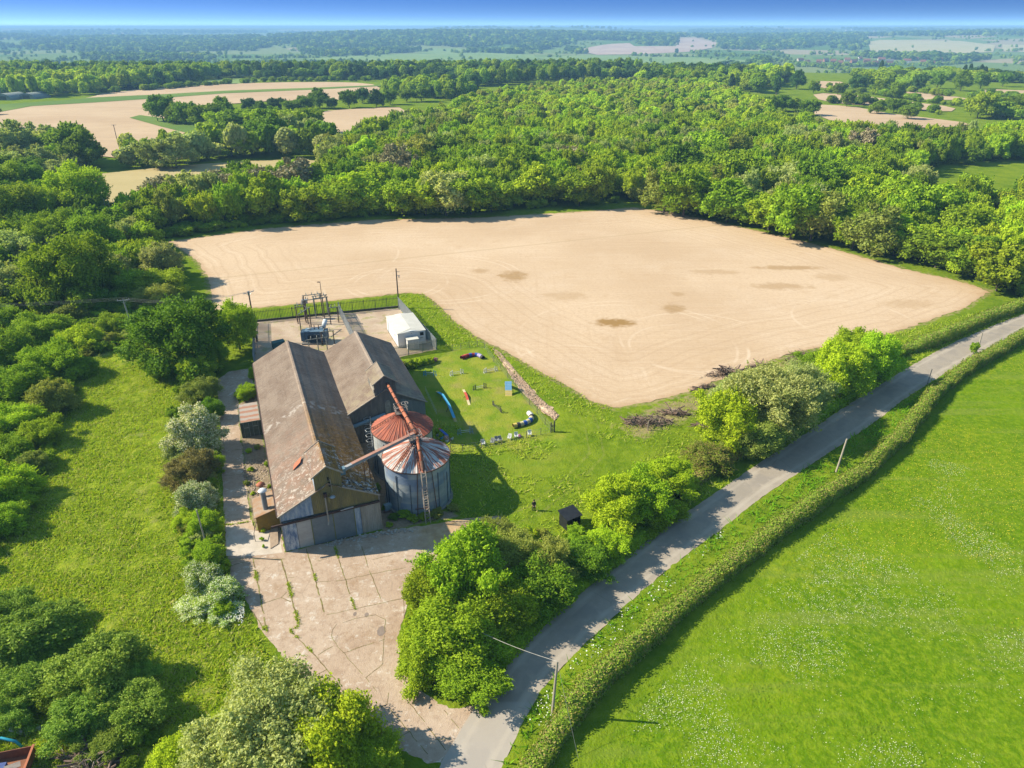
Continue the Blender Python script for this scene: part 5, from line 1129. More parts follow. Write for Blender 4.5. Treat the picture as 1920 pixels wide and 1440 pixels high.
# ------------------------------------------------------------------ silos
def silomat(name, a, b, c_, seed):
    s = NT(name, .55, .35, .25); O = s.obj; x = s.xyz(O)
    an = s.math('ARCTAN2', x[1], x[0]); v = s.n('ShaderNodeCombineXYZ'); s.put(v.inputs[0], s.math('MULTIPLY', an, 2.2)); s.put(v.inputs[1], s.math('MULTIPLY', x[2], 1.0)); s.put(v.inputs[2], float(seed)); v = v.outputs[0]
    c = s.mix(s.step(s.noise(v, .9, 3), .35, .65), a, b)
    sheet_ = s.n('ShaderNodeTexBrick'); s.put(sheet_.inputs['Vector'], s.mapv(v, (1, 1, 1))); sheet_.inputs['Scale'].default_value = 1.0; sheet_.inputs['Brick Width'].default_value = 1.5; sheet_.inputs['Row Height'].default_value = .9
    sheet_.inputs['Color1'].default_value = (0, 0, 0, 1); sheet_.inputs['Color2'].default_value = (1, 1, 1, 1); sheet_.inputs['Mortar'].default_value = (.5, .5, .5, 1); sheet_.inputs['Mortar Size'].default_value = .01
    c = s.mix(s.math('MULTIPLY', s.step(s.xyz(sheet_.outputs[0])[0], .55, .75), .35), c, c_)
    c = s.mix(s.math('MULTIPLY', s.step(s.noise(s.mapv(v, (4, .35, 1)), 1.2, 3), .58, .7), .45), c, (.25, .16, .11))
    s.bump(s.wave(O, 1.5, 0, 'Z'), .3, .03)
    return s.done(c)
def stripes(name, a, b, c_, k, seed):
    s = NT(name, .7, .3); O = s.obj; x = s.xyz(O); an = s.math('ARCTAN2', x[1], x[0])
    r_ = s.n('ShaderNodeVectorMath', operation='LENGTH'); s.put(r_.inputs[0], s.mapv(O, (1, 1, 0)))
    v = s.n('ShaderNodeCombineXYZ'); s.put(v.inputs[0], s.math('MULTIPLY', an, k)); s.put(v.inputs[1], s.math('MULTIPLY', r_.outputs['Value'], .35)); v.inputs[2].default_value = seed
    n = s.noise(v.outputs[0], 1.0, 3, .6)
    c = s.mix(s.step(n, .44, .54), a, b); c = s.mix(s.math('MULTIPLY', s.step(s.noise(v.outputs[0], 2.3, 3), .52, .62), .7), c, c_)
    return s.done(c)
def silo(cx, cy, R, h, apex, wallm, roofm, label):
    t = empty('silo', (cx, cy, 0), 0, label, 'silo', 'pair of round metal silos'); n = 72
    m = MB(); prof = []
    for i in range(int(h / .3) + 1):
        z = i * .3; prof += [(R, z), (R + .035, min(z + .15, h))]
    prof = [p for p in prof if p[1] <= h] + [(R, h)]; m.lathe(prof, n); m.build('wall', wallm, t, True)
    m = MB(); NR = 40; V = []; F = []          # ribbed cone with real ribs
    k = NR * 4
    for j in range(9):
        f = j / 8; rr_ = (R + .22) * (1 - f) + .28 * f; z = (h - .03) * (1 - f) + apex * f + .12 * math.sin(f * math.pi) * .3
        for i in range(k):
            a = 2 * math.pi * i / k; up_ = .075 if i % 4 == 0 else (.01 if i % 4 == 2 else 0.0); V.append((rr_ * math.cos(a), rr_ * math.sin(a), z + up_ * (1 - .4 * f)))
    for j in range(8): F += [(j * k + i, j * k + (i + 1) % k, (j + 1) * k + (i + 1) % k, (j + 1) * k + i) for i in range(k)]
    m.add(V, F); m.build('roof', roofm, t)
    m = MB(); m.tube((0, 0, apex - .1), (0, 0, apex + .35), .38, .3, 16); m.build('roof_cap', rustd, t)
    m = MB(); m.lathe([(R + .05, 0), (R + .38, 0), (R + .38, .22), (R + .04, .28)], n); m.build('plinth', simple('silo plinth', (.26, .25, .22), (.18, .17, .15)), t)
    m = MB()
    for i in range(14):
        a = 2 * math.pi * (i + .3) / 14; m.box(0, 0, 0, 0, 0, 0) if False else m.bar(((R + .07) * math.cos(a), (R + .07) * math.sin(a), .25), ((R + .07) * math.cos(a), (R + .07) * math.sin(a), h - .8 - .9 * (i % 3)), .09, .07)
    m.build('stiffener', simple('stiffener steel', (.12, .16, .20), (.09, .11, .14)), t)
    m = MB(); m.lathe([(R + .24, h - .12), (R + .28, h - .12), (R + .28, h + .02), (R + .24, h + .02)], n); m.build('eave_ring', rustd, t)
    return t
def ladder(m, p0, p1, w, step_=.32, side=(1, 0, 0), r=.028):
    a, b = Vector(p0), Vector(p1); sd_ = Vector(side).normalized() * w / 2; m.tube(a - sd_, b - sd_, r, n=5); m.tube(a + sd_, b + sd_, r, n=5); L = (b - a).length; k = int(L / step_)
    for i in range(1, k): p = a + (b - a) * i / k; m.tube(p - sd_, p + sd_, r * .8, n=4, caps=False)
S1c, S2c, SH = (-11.93, 75.02), (-14.64, 82.05), 6.44
sw1 = silomat('blue grey silo sheets', (.28, .36, .44), (.46, .52, .57), (.09, .20, .50), 3); sw2 = silomat('pale silo sheets', (.60, .61, .60), (.48, .51, .53), (.38, .44, .50), 9)
sr1 = stripes('rust striped roof', (.55, .53, .52), (.40, .13, .075), (.20, .10, .08), 7.0, 1.5); sr2 = stripes('red rusted roof', (.42, .12, .065), (.33, .085, .05), (.16, .07, .055), 5.0, 4.5)
S1 = silo(*S1c, 3.98, SH, 8.34, sw1, sr1, 'near blue grey silo with a white and rust striped cone roof')
S2 = silo(*S2c, 3.85, SH, 8.4, sw2, sr2, 'far pale silo with a plain red rusted cone roof')
m = MB(); R1 = 3.98      # lattice ladder on the near silo
a0 = math.radians(-72); dx, dy = math.cos(a0), math.sin(a0); ladder(m, ((R1 + 1.3) * dx, (R1 + 1.3) * dy, 0), ((R1 + .35) * dx, (R1 + .35) * dy, SH + .3), .55, .34, (-dy, dx, 0), .045); ladder(m, ((R1 + 1.75) * dx, (R1 + 1.75) * dy, 0), ((R1 + .75) * dx, (R1 + .75) * dy, SH + .5), .55, 3, (-dy, dx, 0), .045)
for i in range(9):
    f = i / 9; z = f * SH; q = R1 + 1.3 - .95 * f; q2 = R1 + 1.75 - f; s_ = .27 * (1 if i % 2 else -1); m.tube((q * dx - dy * s_, q * dy + dx * s_, z), (q2 * dx + dy * s_, q2 * dy - dx * s_, z + SH / 9), .03, n=4)
m.build('ladder', simple('pale ladder steel', (.50, .47, .43), (.33, .25, .2), 2), S1)
m = MB(); a1 = math.radians(-84); m.bar(((R1 + .12) * math.cos(a1) - .1, (R1 + .12) * math.sin(a1), 0), ((R1 + .2) * math.cos(a1) + .2, (R1 + .2) * math.sin(a1), SH), .09, .09); a1 = math.radians(-50); m.bar(((R1 + .15) * math.cos(a1), (R1 + .15) * math.sin(a1), 0), ((R1 + .2) * math.cos(a1 - .12), (R1 + .2) * math.sin(a1 - .12), SH), .08, .08); m.tube((.2, -R1 - .7, 1.6), (1.9, -R1 - .6, 1.7), .06, n=6); m.build('pipe', rustd, S1)
for S_, al, R in ((S1, math.radians(-120), 3.98), (S2, math.radians(-165), 3.85), (S2, math.radians(-62), 3.85), (S1, math.radians(-75), 3.98)):
    m = MB(); c_, s_ = math.cos(al), math.sin(al); ladder(m, ((R + .1) * c_, (R + .1) * s_, SH + .18), (.45 * c_, .45 * s_, 8.5), .5, .38, (-s_, c_, 0), .03)
    for k in range(5):
        f = .1 + k * .2; q = R * (1 - f) + .45 * f; z = SH + .18 + f * 2.1; m.tube((q * c_ - s_ * .28, q * s_ + c_ * .28, z - .05), (q * c_ - s_ * .28, q * s_ + c_ * .28, z + .28), .025, n=4)
    m.build('roof_ladder', rustd, S_)
m = MB(); al = math.radians(178); ladder(m, (4.05 * math.cos(al), -.6, 0), (4.05 * math.cos(al), -.6, SH + .8), .5, .33, (0, 1, 0), .035)
for z in (3.0, 3.8, 4.6, 5.4, 6.2): m.path([(-4.05, -.95, z), (-4.55, -1.05, z), (-4.85, -.6, z), (-4.55, -.15, z), (-4.05, -.25, z)], .03, 5)
m.build('ladder', zinc, S2)
# conveying pipes between barns and silos: each is a thing of its own
duo = empty('conveyor_pipe', (S1c[0], S1c[1], 8.9), 0, 'straight orange conveyor pipe running over both silo roofs from the far barn', 'conveyor')
o_ = Vector((S1c[0], S1c[1], 8.9)); P0 = Vector(BL(B2L[0] + 5.9, B2L[1] - .1, 8.9)) - o_; P1 = Vector((S2c[0], S2c[1], 9.25)) - o_; P2 = Vector((.15, .5, .25)); 
m = MB(); m.tube(P0, P1, .2, n=14); m.tube(P1, P2, .24, n=14); m.build('pipe', rust, duo, True)
m = MB()
for f in (.2, .42, .64, .86): p = P0 + (P1 - P0) * f; m.tube(p - (P1 - P0).normalized() * .06, p + (P1 - P0).normalized() * .06, .27, n=14); p = P1 + (P2 - P1) * f; m.tube(p - (P2 - P1).normalized() * .06, p + (P2 - P1).normalized() * .06, .31, n=14)
m.build('flange', rustd, duo)
m = MB(); m.tube(P1 + Vector((-.5, -.3, -.8)), P1 + Vector((-.2, 0, .1)), .05, n=5); m.tube(P1 + Vector((.5, .3, -.8)), P1 + Vector((.2, 0, .1)), .05, n=5); m.cbox(P1 + Vector((0, 0, -.45)), .6, .6, .5); m.build('support', rustd, duo)
for lb, cx_, nm in (('small railed platform on top of the red roofed silo', S2c, 0), ('small railed platform and motor box on top of the striped silo', S1c, 1)):
    e = empty('head_platform', (cx_[0], cx_[1], 8.7), .37, lb, 'platform', 'railed platforms on the silo tops'); m = MB()
    m.box(-.75, .75, -.75, .75, -.06, 0); m.build('deck', simple('platform grating', (.18, .16, .15), (.12, .1, .1)), e)
    m = MB()
    for z in (.45, .9): m.path([(-.75, -.75, z), (.75, -.75, z), (.75, .75, z), (-.75, .75, z), (-.75, -.75, z)], .03, 5)
    for x in (-.75, 0, .75):
        for y in (-.75, .75): m.tube((x, y, 0), (x, y, .9), .03, n=5)
    if not nm: m.path([(.75 + .45 * math.cos(t) - .1, .3 + .45 * math.sin(t), .95) for t in np.linspace(0, 6.28, 13)], .035, 5)
    m.build('railing', simple('railing steel', (.42, .40, .38), (.3, .22, .18)), e)
    m = MB(); 
    for x, y in ((-.6, -.6), (.6, -.6), (.6, .6), (-.6, .6)): m.tube((x, y, -.95), (x, y, -.06), .045, n=5)
    m.build('leg', rustd, e)
    m = MB(); m.tube((.45, -.2, .02), (.45, -.2, .55), .2, n=12) if nm else m.cbox((-.3, .2, .0), .5, .4, .45); m.build('motor', simple('motor housing', (.10, .10, .11), (.2, .2, .2)), e)
e = empty('spout', (S1c[0], S1c[1], 8.9), 0, 'short orange spout sloping down the front of the striped silo roof', 'spout'); m = MB(); m.tube((.3, -.3, .2), (1.15, -3.1, -1.75), .2, n=12); m.build('pipe', rust, e, True)
m = MB(); m.tube((1.1, -2.9, -1.55), (1.3, -3.7, -2.3), .26, .2, n=10); m.tube((.72, -1.7, -.72), (.76, -1.83, -.81), .27, n=12); m.build('flange', rustd, e)
dk = empty('conveyor_duct', BL(7.1, .9, 8.7), 0, 'long boxed conveyor duct rising from the near barn dormer to the striped silo', 'conveyor'); o_ = Vector(BL(7.1, .9, 8.7)); q0 = Vector((0, 0, .0)); q1 = Vector((S1c[0] - .1, S1c[1] + .1, 9.35)) - o_
m = MB(); m.bar(q0 + (q1 - q0) * .06, q1, .42, .36); m.build('duct', simple('grey duct sides', (.30, .34, .40), (.38, .36, .36), 1), dk)
m = MB(); up_ = Vector((0, 0, .205)); m.bar(q0 + (q1 - q0) * .16 + up_, q1 + up_, .46, .04); m.build('cover', simple('pinkish rust cover', (.45, .26, .20), (.34, .16, .12), 1), dk)
m = MB(); m.cbox((0.1, 0, -.35), 1.2, .7, .75, .37); m.build('inlet_box', simple('teal inlet box', (.11, .20, .27), (.16, .25, .31)), dk)
m = MB(); pm = q0 + (q1 - q0) * .34; m.tube(pm + Vector((-.3, 0, -.1)), pm + Vector((-.3, 0, -3.2)), .05, n=5); m.tube(pm + Vector((.3, 0, -.1)), pm + Vector((.3, 0, -3.4)), .05, n=5); m.tube(pm + Vector((-.3, 0, -2)), pm + Vector((.3, 0, -.6)), .03, n=4); m.build('support', rustd, dk)

# ------------------------------------------------------------------ container, cabin, substation
def local(name, u, v, z, label, cat, group=None, rot=0.0): return empty(name, BL(u, v, z), BARN_H + rot, label, cat, group)
c_ = local('shipping_container', -3.3, 28.3, 0, 'green shipping container with rust streaked pale roof beside the near barn', 'container'); CWd, CL, CH = 2.75, 6.05, 2.55
def ctmat():
    s = NT('streaked container roof', .8, .2); O = s.obj; x = s.xyz(O)
    n = s.math('ADD', s.math('ABSOLUTE', s.math('SUBTRACT', s.math('PINGPONG', s.math('ADD', x[1], .4), 1.5), .8)), s.math('MULTIPLY', s.noise(O, 1.2, 4), .9))
    return s.done(s.mix(s.step(n, .95, .6), (.44, .38, .34), (.42, .22, .15)))
m = MB(); n = 60; V = []
for i in range(n + 1):
    y = CL * i / n; z = CH + .025 * math.cos(i * math.pi / 2); V += [(0, y, z), (CWd, y, z)]
m.add(V, [(2 * i, 2 * i + 1, 2 * i + 3, 2 * i + 2) for i in range(n)]); m.build('roof', ctmat(), c_)
gcon = simple('dull green paint', (.10, .125, .09), (.16, .165, .12), 1.4)
m = MB(); V = []
for sx, x in ((-1, 0), (1, CWd)):
    V = []
    for i in range(n + 1): y = CL * i / n; xx = x + sx * .03 * (1 if (i // 2) % 2 else -1); V += [(xx, y, .12), (xx, y, CH - .08)]
    m.add(V, [(2 * i, 2 * i + 2, 2 * i + 3, 2 * i + 1) for i in range(n)])
m.box(0, CWd, CL - .05, CL, .1, CH - .05); m.build('wall', gcon, c_)
m = MB()
for x in (0, CWd):
    for y in (0, CL): m.box(x - .08, x + .08, y - .08, y + .08, 0, CH + .03)
    m.box(x - .06, x + .06, .08, CL - .08, CH - .1, CH + .01); m.box(x - .06, x + .06, .08, CL - .08, .0, .14)
m.box(.08, CWd - .08, -.05, .05, CH - .12, CH + .02); m.box(.08, CWd - .08, -.05, .05, 0, .16); m.build('frame', gcon, c_)
for k in range(2):
    x0 = .1 + k * (CWd - .2) / 2; x1 = x0 + (CWd - .2) / 2 - .03; m = MB(); m.box(x0, x1, -.02, .03, .17, CH - .13)
    for zq in (.5, 1.1, 1.7): m.box(x0 + .1, x1 - .1, -.05, -.021, zq, zq + .35)
    d_ = m.build('door', gcon, c_); m = MB()
    for xx in (x0 + .25, x1 - .25): m.tube((xx, -.09, .15), (xx, -.09, CH - .12), .022, n=6)
    m.build('lock_bar', zinc, d_)
    m = MB(); m.box(x0 + .3, x1 - .3, -.06, -.052, 1.6 + .12 * k, 1.68 + .12 * k); m.build('paint_mark', simple('white paint', (.6, .6, .55)), d_)
cab = local('equipment_cabin', 25.6, 52.2, 0, 'white flat sided cabin with shallow pitched roof in the gravel yard', 'cabin'); CW2, CL2 = 5.3, 9.6
wh = simple('white painted panels', (.72, .73, .74), (.66, .67, .68), .6, .6); whr = simple('off white cabin roof', (.60, .58, .52), (.68, .66, .60), .6, .7)
m = MB(); m.wallprism([(0, .12), (CW2, .12), (CW2, 2.85), (CW2 / 2, 3.1), (0, 2.85)], 0, CL2); m.build('wall', wh, cab)
m = MB()
for sx in (0, 1):
    xa, xb = (-.12, CW2 / 2) if sx == 0 else (CW2 + .12, CW2 / 2); za, zb = 2.9, 3.3
    m.add([(xa, -.12, za), (xb, .9, zb), (xb, CL2 - .9, zb), (xa, CL2 + .12, za), (xa, -.12, za - .1), (xb, .9, zb - .1), (xb, CL2 - .9, zb - .1), (xa, CL2 + .12, za - .1)], [(0, 1, 2, 3), (7, 6, 5, 4), (0, 4, 5, 1), (2, 6, 7, 3), (3, 7, 4, 0)])
for y, ya in ((-.12, .9), (CL2 + .12, CL2 - .9)): m.add([(-.12, y, 2.9), (CW2 + .12, y, 2.9), (CW2 / 2, ya, 3.3)], [(0, 1, 2)])
m.build('roof', whr, cab)
m = MB(); m.box(-.05, CW2 + .05, -.05, CL2 + .05, 0, .12); m.build('base', simple('cabin base', (.2, .19, .18)), cab)
m = MB(); m.box(4.25, 4.95, -.06, -.003, 1.9, 2.55); w_ = m.build('window', black, cab); m = MB(); m.box(4.2, 5.0, -.045, -.004, 1.85, 1.9); m.box(4.2, 5.0, -.045, -.004, 2.55, 2.6); m.box(4.2, 4.25, -.045, -.004, 1.9, 2.55); m.box(4.95, 5.0, -.045, -.004, 1.9, 2.55); m.build('frame', wh, w_)
m = MB(); m.box(4.3, 4.8, -.12, -.004, 1.35, 1.6); m.build('vent', zinc, cab); m = MB(); m.box(2.6, 2.68, -.06, -.003, 2.5, 2.6); m.build('lamp', black, cab)
m = MB(); m.box(-.02, -.003, 7.8, 8.7, .2, 2.3); m.build('door', simple('pale blue grey door', (.42, .50, .60)), cab)
m = MB(); m.box(-.05, -.003, 2.2, 2.5, 1.6, 1.9); m.build('sign_plate', simple('sign plate blue', (.1, .16, .35)), cab)
kb = local('equipment_kiosk', 27.0, 50.5, 0, 'small white kiosk standing against the front of the cabin', 'kiosk'); m = MB(); m.box(0, 2.1, 0, 1.3, 0, 1.95); m.build('body', wh, kb); m = MB(); m.box(-.08, 2.18, -.08, 1.38, 1.95, 2.05); m.build('roof', whr, kb); m = MB(); m.box(.15, 1.0, -.02, -.003, .15, 1.8); m.box(1.08, 1.95, -.02, -.003, .15, 1.8); m.build('door', simple('kiosk door', (.6, .62, .64)), kb)
# palisade fences
pal = simple('galvanised palisade', (.44, .49, .54), (.34, .38, .42), 1.5, .5, .4); pald = simple('dark palisade', (.05, .065, .05), (.08, .09, .07), 1.5, .7)
def palisade(A, B, h, mat, label, gap=.15, pw=.075, posts=2.75, group='steel palisade fences of the electricity yard'):
    A, B = Vector((*A, 0)), Vector((*B, 0)); L = (B - A).length; e = empty('palisade_fence', A, math.atan2((B - A).y, (B - A).x), label, 'fence', group); m = MB(); x = .05
    while x < L: 
        m.add([(x - pw / 2, -.03, .05), (x + pw / 2, -.03, .05), (x + pw / 2, -.03, h - .1), (x, -.03, h), (x - pw / 2, -.03, h - .1), (x - pw / 2, -.01, .05), (x + pw / 2, -.01, .05), (x + pw / 2, -.01, h - .1), (x, -.01, h), (x - pw / 2, -.01, h - .1)], [(0, 1, 2, 3, 4), (9, 8, 7, 6, 5), (0, 5, 6, 1), (1, 6, 7, 2), (2, 7, 8, 3), (3, 8, 9, 4), (4, 9, 5, 0)]); x += gap
    m.build('pales', mat, e)
    m = MB(); m.box(0, L, 0, .05, .35, .41); m.box(0, L, 0, .05, h - .5, h - .44); m.build('rail', mat, e)
    k = int(L / posts) + 1
    for i in range(k + 1): m = MB(); m.box(L * i / k - .05, L * i / k + .05, .05, .15, 0, h - .15); m.build('post', mat, e)
    return e
g0 = G(480,604); g1 = G(747,577); gm_ = G(640,587); gm3 = BL(18.2, 43.8)[:2]
palisade(g0, gm_, 2.6, pald, 'dark palisade fence along the back of the transformer yard', .3, .07)
palisade(gm_, g1, 2.6, pald, 'dark palisade fence behind the empty gravel yard with the cabin', .3, .07)
palisade(G(636,588), G(664,645), 2.7, pal, 'pale palisade fence dividing the transformer yard from the cabin yard')
palisade(g1, G(818,657), 2.6, pal, 'pale palisade fence along the right side of the cabin yard')
palisade(G(740,672), G(818,657), 2.4, simple('weathered palisade', (.36, .35, .32), (.26, .25, .22)), 'weathered grey palisade fence across the front of the cabin', .17)
palisade(G(478,606), G(478,690), 2.5, pal, 'pale palisade fence on the left side of the transformer yard by the round tree')
mb = MB(); A, B = Vector((*g0, 0)), Vector((*g1, 0)); 
kr = empty('kerb_wall', A, math.atan2((B - A).y, (B - A).x), 'low dark kerb wall at the foot of the back fence', 'wall'); m = MB(); m.box(0, (B - A).length, .18, .4, 0, .35); m.build('wall', simple('dark kerb', (.10, .09, .08), (.16, .15, .13)), kr)
# transformer
tb = simple('transformer blue grey', (.12, .20, .29), (.17, .26, .35), 1.2, .5, .2)
tx, ty = G(592, 640); tr = empty('transformer', (tx, ty, 0), BARN_H - .3, 'blue grey oil transformer with radiators and a white tank in the gravel yard', 'transformer')
m = MB(); m.box(-1.6, 1.6, -.9, .9, .3, 2.3); m.box(-1.75, 1.75, -1.05, 1.05, 2.3, 2.42); m.build('tank', tb, tr)
for x in (-2.1, 2.1):
    m = MB()
    for k in range(8): m.box(x - .35, x + .35, -1.0 + k * .27, -.9 + k * .27, .5, 2.25)
    m.tube((x, -1, 2.2), (x, 1, 2.2), .08, n=6); m.build('radiator', tb, tr)
m = MB()
for k in range(9): m.box(-1.1 + k * .25, -1.02 + k * .25, -1.45, -.92, .5, 1.9)
m.build('radiator', simple('radiator dark', (.06, .10, .15), (.09, .13, .18)), tr)
m = MB(); m.tube((1.7, .6, 2.7), (1.9, 2.0, 3.5), .42, n=16); m.build('expansion_tank', simple('white tank', (.68, .72, .76), (.5, .55, .6)), tr, True)
m = MB(); m.path([(-1.4, .2, 2.45), (-.5, .2, 2.7), (.6, .3, 2.7), (1.6, .6, 2.9)], .12, 8); m.build('pipe', zinc, tr)
for x in (-.8, 0, .8): m = MB(); m.tube((x, .3, 2.42), (x, .3, 3.3), .13, .07, 10); m.build('bushing', simple('brown porcelain', (.22, .12, .08), (.3, .2, .15)), tr)
m = MB(); m.box(-2.3, 2.3, -1.6, 1.3, .0, .3); m.build('base', simple('transformer plinth', (.3, .28, .26)), tr)
stl = simple('switchgear steel', (.26, .28, .26), (.18, .19, .18)); brownp = simple('tarred post', (.10, .07, .055), (.15, .11, .09))
def frame(px, py, w, d, h, label, rot=0.0, posts=((-1, -1), (1, -1), (-1, 1), (1, 1)), bars=3, pm=brownp):
    X, Y = G(px, py); e = empty('busbar_frame', (X, Y, 0), BARN_H + rot, label, 'electrical frame', 'busbar frames of the transformer yard')
    for sx, sy in posts: m = MB(); m.tube((sx * w / 2, sy * d / 2, 0), (sx * w / 2, sy * d / 2, h), .1, n=8); m.build('post', pm, e)
    m = MB()
    for sy in sorted({p[1] for p in posts}): m.bar((-w / 2 - .25, sy * d / 2, h), (w / 2 + .25, sy * d / 2, h), .12, .14)
    m.build('cross_beam', stl, e)
    for k in range(bars):
        x = -w / 2 + w * (k + .5) / bars; m = MB(); m.tube((x, -d / 2 - .3, h + .5), (x, d / 2 + .3, h + .5), .045, n=6)
        for y in (-d / 2, d / 2): m.tube((x, y, h + .07), (x, y, h + .5), .075, n=8)
        m.build('insulated_bar', stl, e)
    return e
frame(592, 600, 3.4, 3.0, 5.0, 'tall frame of vertical bars and insulators behind the transformer')
frame(575, 622, 3.6, .1, 4.4, 'single beam on brown posts left of the transformer', posts=((-1, 0), (1, 0)), rot=.9, bars=2)
frame(616, 645, 2.2, .1, 2.6, 'low beam on brown posts right of the transformer', posts=((-1, 0), (1, 0)), bars=2, rot=-.1)
frame(598, 662, 3.2, .1, 2.9, 'row of short pale insulator posts in front of the transformer', posts=((-1, 0), (0, 0), (1, 0)), bars=3, pm=stl)
frame(604, 592, 2.6, 1.4, 4.2, 'short double frame right behind the tall frame of bars', bars=3, pm=stl)
frame(566, 604, 1.6, 1.2, 3.6, 'small frame of insulators at the back left of the transformer', bars=2)
frame(628, 606, 1.6, .1, 3.4, 'short frame between the transformer and the dividing fence', posts=((-1, 0), (1, 0)), bars=2)
X, Y = G(575, 596); e = empty('switch_box', (X, Y, 0), BARN_H, 'grey switch box on a brown post at the back of the transformer yard', 'switch box'); m = MB(); m.tube((0, 0, 0), (0, 0, 3.2), .13, n=8); m.build('post', brownp, e); m = MB(); m.cbox((0, 0, 3.2), 1.2, .7, .8); m.tube((-.3, 0, 4), (-.3, 0, 4.6), .08, n=6); m.tube((.3, 0, 4), (.3, 0, 4.6), .08, n=6); m.build('box', zinc, e)
X, Y = G(523, 652); e = empty('oil_tank', (X, Y, 0), BARN_H + .2, 'dark teal tank half hidden behind the near barn ridge', 'tank'); m = MB(); m.box(-1.1, 1.1, -.6, .6, .15, 1.3); m.box(-1.15, 1.15, -.65, .65, 1.3, 1.36); m.build('body', simple('teal tank', (.05, .13, .13), (.08, .17, .17)), e); m = MB(); m.box(-.9, -.7, -.5, .5, 0, .15); m.box(.7, .9, -.5, .5, 0, .15); m.build('foot', brownp, e)

# ------------------------------------------------------------------ poles and wires
wood = simple('weathered pole wood', (.30, .26, .215), (.22, .19, .15), 2, streak=(2, 2, .3)); woodp = simple('pale pole wood', (.46, .41, .34), (.34, .30, .25), 2, streak=(2, 2, .3)); dkwood = simple('dark pole wood', (.085, .06, .05), (.13, .10, .08), 2)
def pole(px, py, h, label, mat=wood, lean=(0, 0), arms=0, armrz=0.0, ins=True, group=None, xy=None, extra=None, r=.14):
    X, Y = xy or G(px, py); e = empty('utility_pole', (X, Y, 0), 0, label, 'utility pole', group); t_ = Vector((lean[0] * h, lean[1] * h, h))
    m = MB(); m.tube((0, 0, -.1), t_, r, r * .72, 10); m.build('pole', mat, e)
    c, s_ = math.cos(armrz), math.sin(armrz)
    for k in range(arms):
        z = t_ * (1 - .015 - k * .09); m = MB(); m.bar(z + Vector((-c * 1.1, -s_ * 1.1, 0)), z + Vector((c * 1.1, s_ * 1.1, 0)), .1, .12); m.bar(z + Vector((-c * .7, -s_ * .7, 0)), z + Vector((0, 0, -.7)), .04, .04); m.bar(z + Vector((c * .7, s_ * .7, 0)), z + Vector((0, 0, -.7)), .04, .04); a_ = m.build('crossarm', zinc, e)
        m = MB()
        for f in (-1, 0, 1): q = z + Vector((c * f, s_ * f, .05)); m.tube(q, q + Vector((0, 0, .28)), .06, .04, 8)
        m.build('insulator', simple('pale insulator', (.55, .56, .58), (.4, .4, .42)), a_)
    if extra: extra(e, t_)
    return Vector((X, Y, 0)) + t_
p_r = pole(1035, 1342, 6.5, 'pale telegraph pole at the bottom beside the trimmed hedge, nearest the camera', woodp, (.045, .02))
p_b = pole(872, 1218, 3.4, 'short pale pole standing in the bushes between yard and lane', woodp, (0, 0))
def wires(name, A, B, label, n=1, off=(0, 0, 0), sag=.5, r=.018, mat=None):
    e = MB()
    for k in range(n):
        o = Vector(off) * (k - (n - 1) / 2); pts = []
        for i in range(13): f = i / 12; p = A * (1 - f) + B * f + o; p.z -= sag * 4 * f * (1 - f); pts.append(p)
        e.path(pts, r, 5)
    return tag(e.build(name, mat or simple(name + ' metal', (.30, .30, .30), (.2, .2, .2))), label, 'cable')
tag(wires('overhead_cable', Vector((G(870, 1175, 3.6)[0], G(870, 1175, 3.6)[1], 3.6)) if False else p_b, p_r, 'thick pale cable sagging over the lane between the two pale poles', 1, sag=.35, r=.02, mat=simple('pale cable', (.5, .48, .45))), None)
wires('stay_wire', p_r, Vector((*G(1085, 1425), 0)), 'thin stay wire running down from the nearest pole into the hedge', sag=.1, r=.014)
p2 = pole(1568, 884, 5.0, 'leaning pale pole on the verge halfway up the lane', woodp, (.1, .05))
p3 = pole(1833, 655, 3.4, 'small pale pole by the far bend of the lane', woodp, (-.02, 0))
pole(1460, 775, 3.0, 'low white marker post beside the hedge', woodp, (.03, 0), xy=G(1738, 722), r=.08)
pL = pole(250, 622, 6.6, 'leaning grey pole with a crossarm above the rough field', zinc, (-.075, .03), 1, .35, r=.17)
pS = pole(482, 640, 10.0, 'tall dark pole at the left corner of the transformer yard', dkwood, (0, 0), 1, .9, extra=lambda e, t: (lambda m: (m.cbox(t + Vector((0, 0, -.6)), .3, .3, .7), m.build('pole_box', zinc, e)))(MB()), r=.17)
pR = pole(748, 577, 8.7, 'tall dark pole at the far right corner of the cabin yard', dkwood, (0, 0), 0, extra=lambda e, t: (lambda m: (m.bar(t + Vector((-.1, 0, -.7)), t + Vector((.7, 0, -.7)), .08, .08), m.bar(t + Vector((-.1, 0, -1.5)), t + Vector((.7, 0, -1.5)), .08, .08), m.tube(t + Vector((.5, 0, -1.5)), t + Vector((.5, 0, -2.0)), .1, n=8), m.build('bracket', zinc, e)))(MB()), r=.16)
pole(392, 1040, 6.3, 'thin pale pole leaning beside the concrete track', woodp, (-.03, 0), r=.1)
pF = pole(222, 273, 10, 'tall dark pole standing in front of the far bare field', dkwood, (0, 0), 1, 0, r=.2)
pole(1535, 395, 0, '', xy=None) if False else None
Xw, Yw = G(1538, 372, 9.5); pole(0, 0, 12.0, 'pale pole with a crossarm poking out of the wood right of the field', zinc, (0, 0), 1, .2, xy=(Xw, Yw), r=.17)
for k, px in enumerate((208, 216, 225)): X, Y = G(px, 430); pole(0, 0, 9.0, ('left', 'middle', 'right')[k] + ' one of the three pale poles standing in the trees on the left', zinc, (0, 0), xy=(X, Y), r=.1, group='three pale poles')
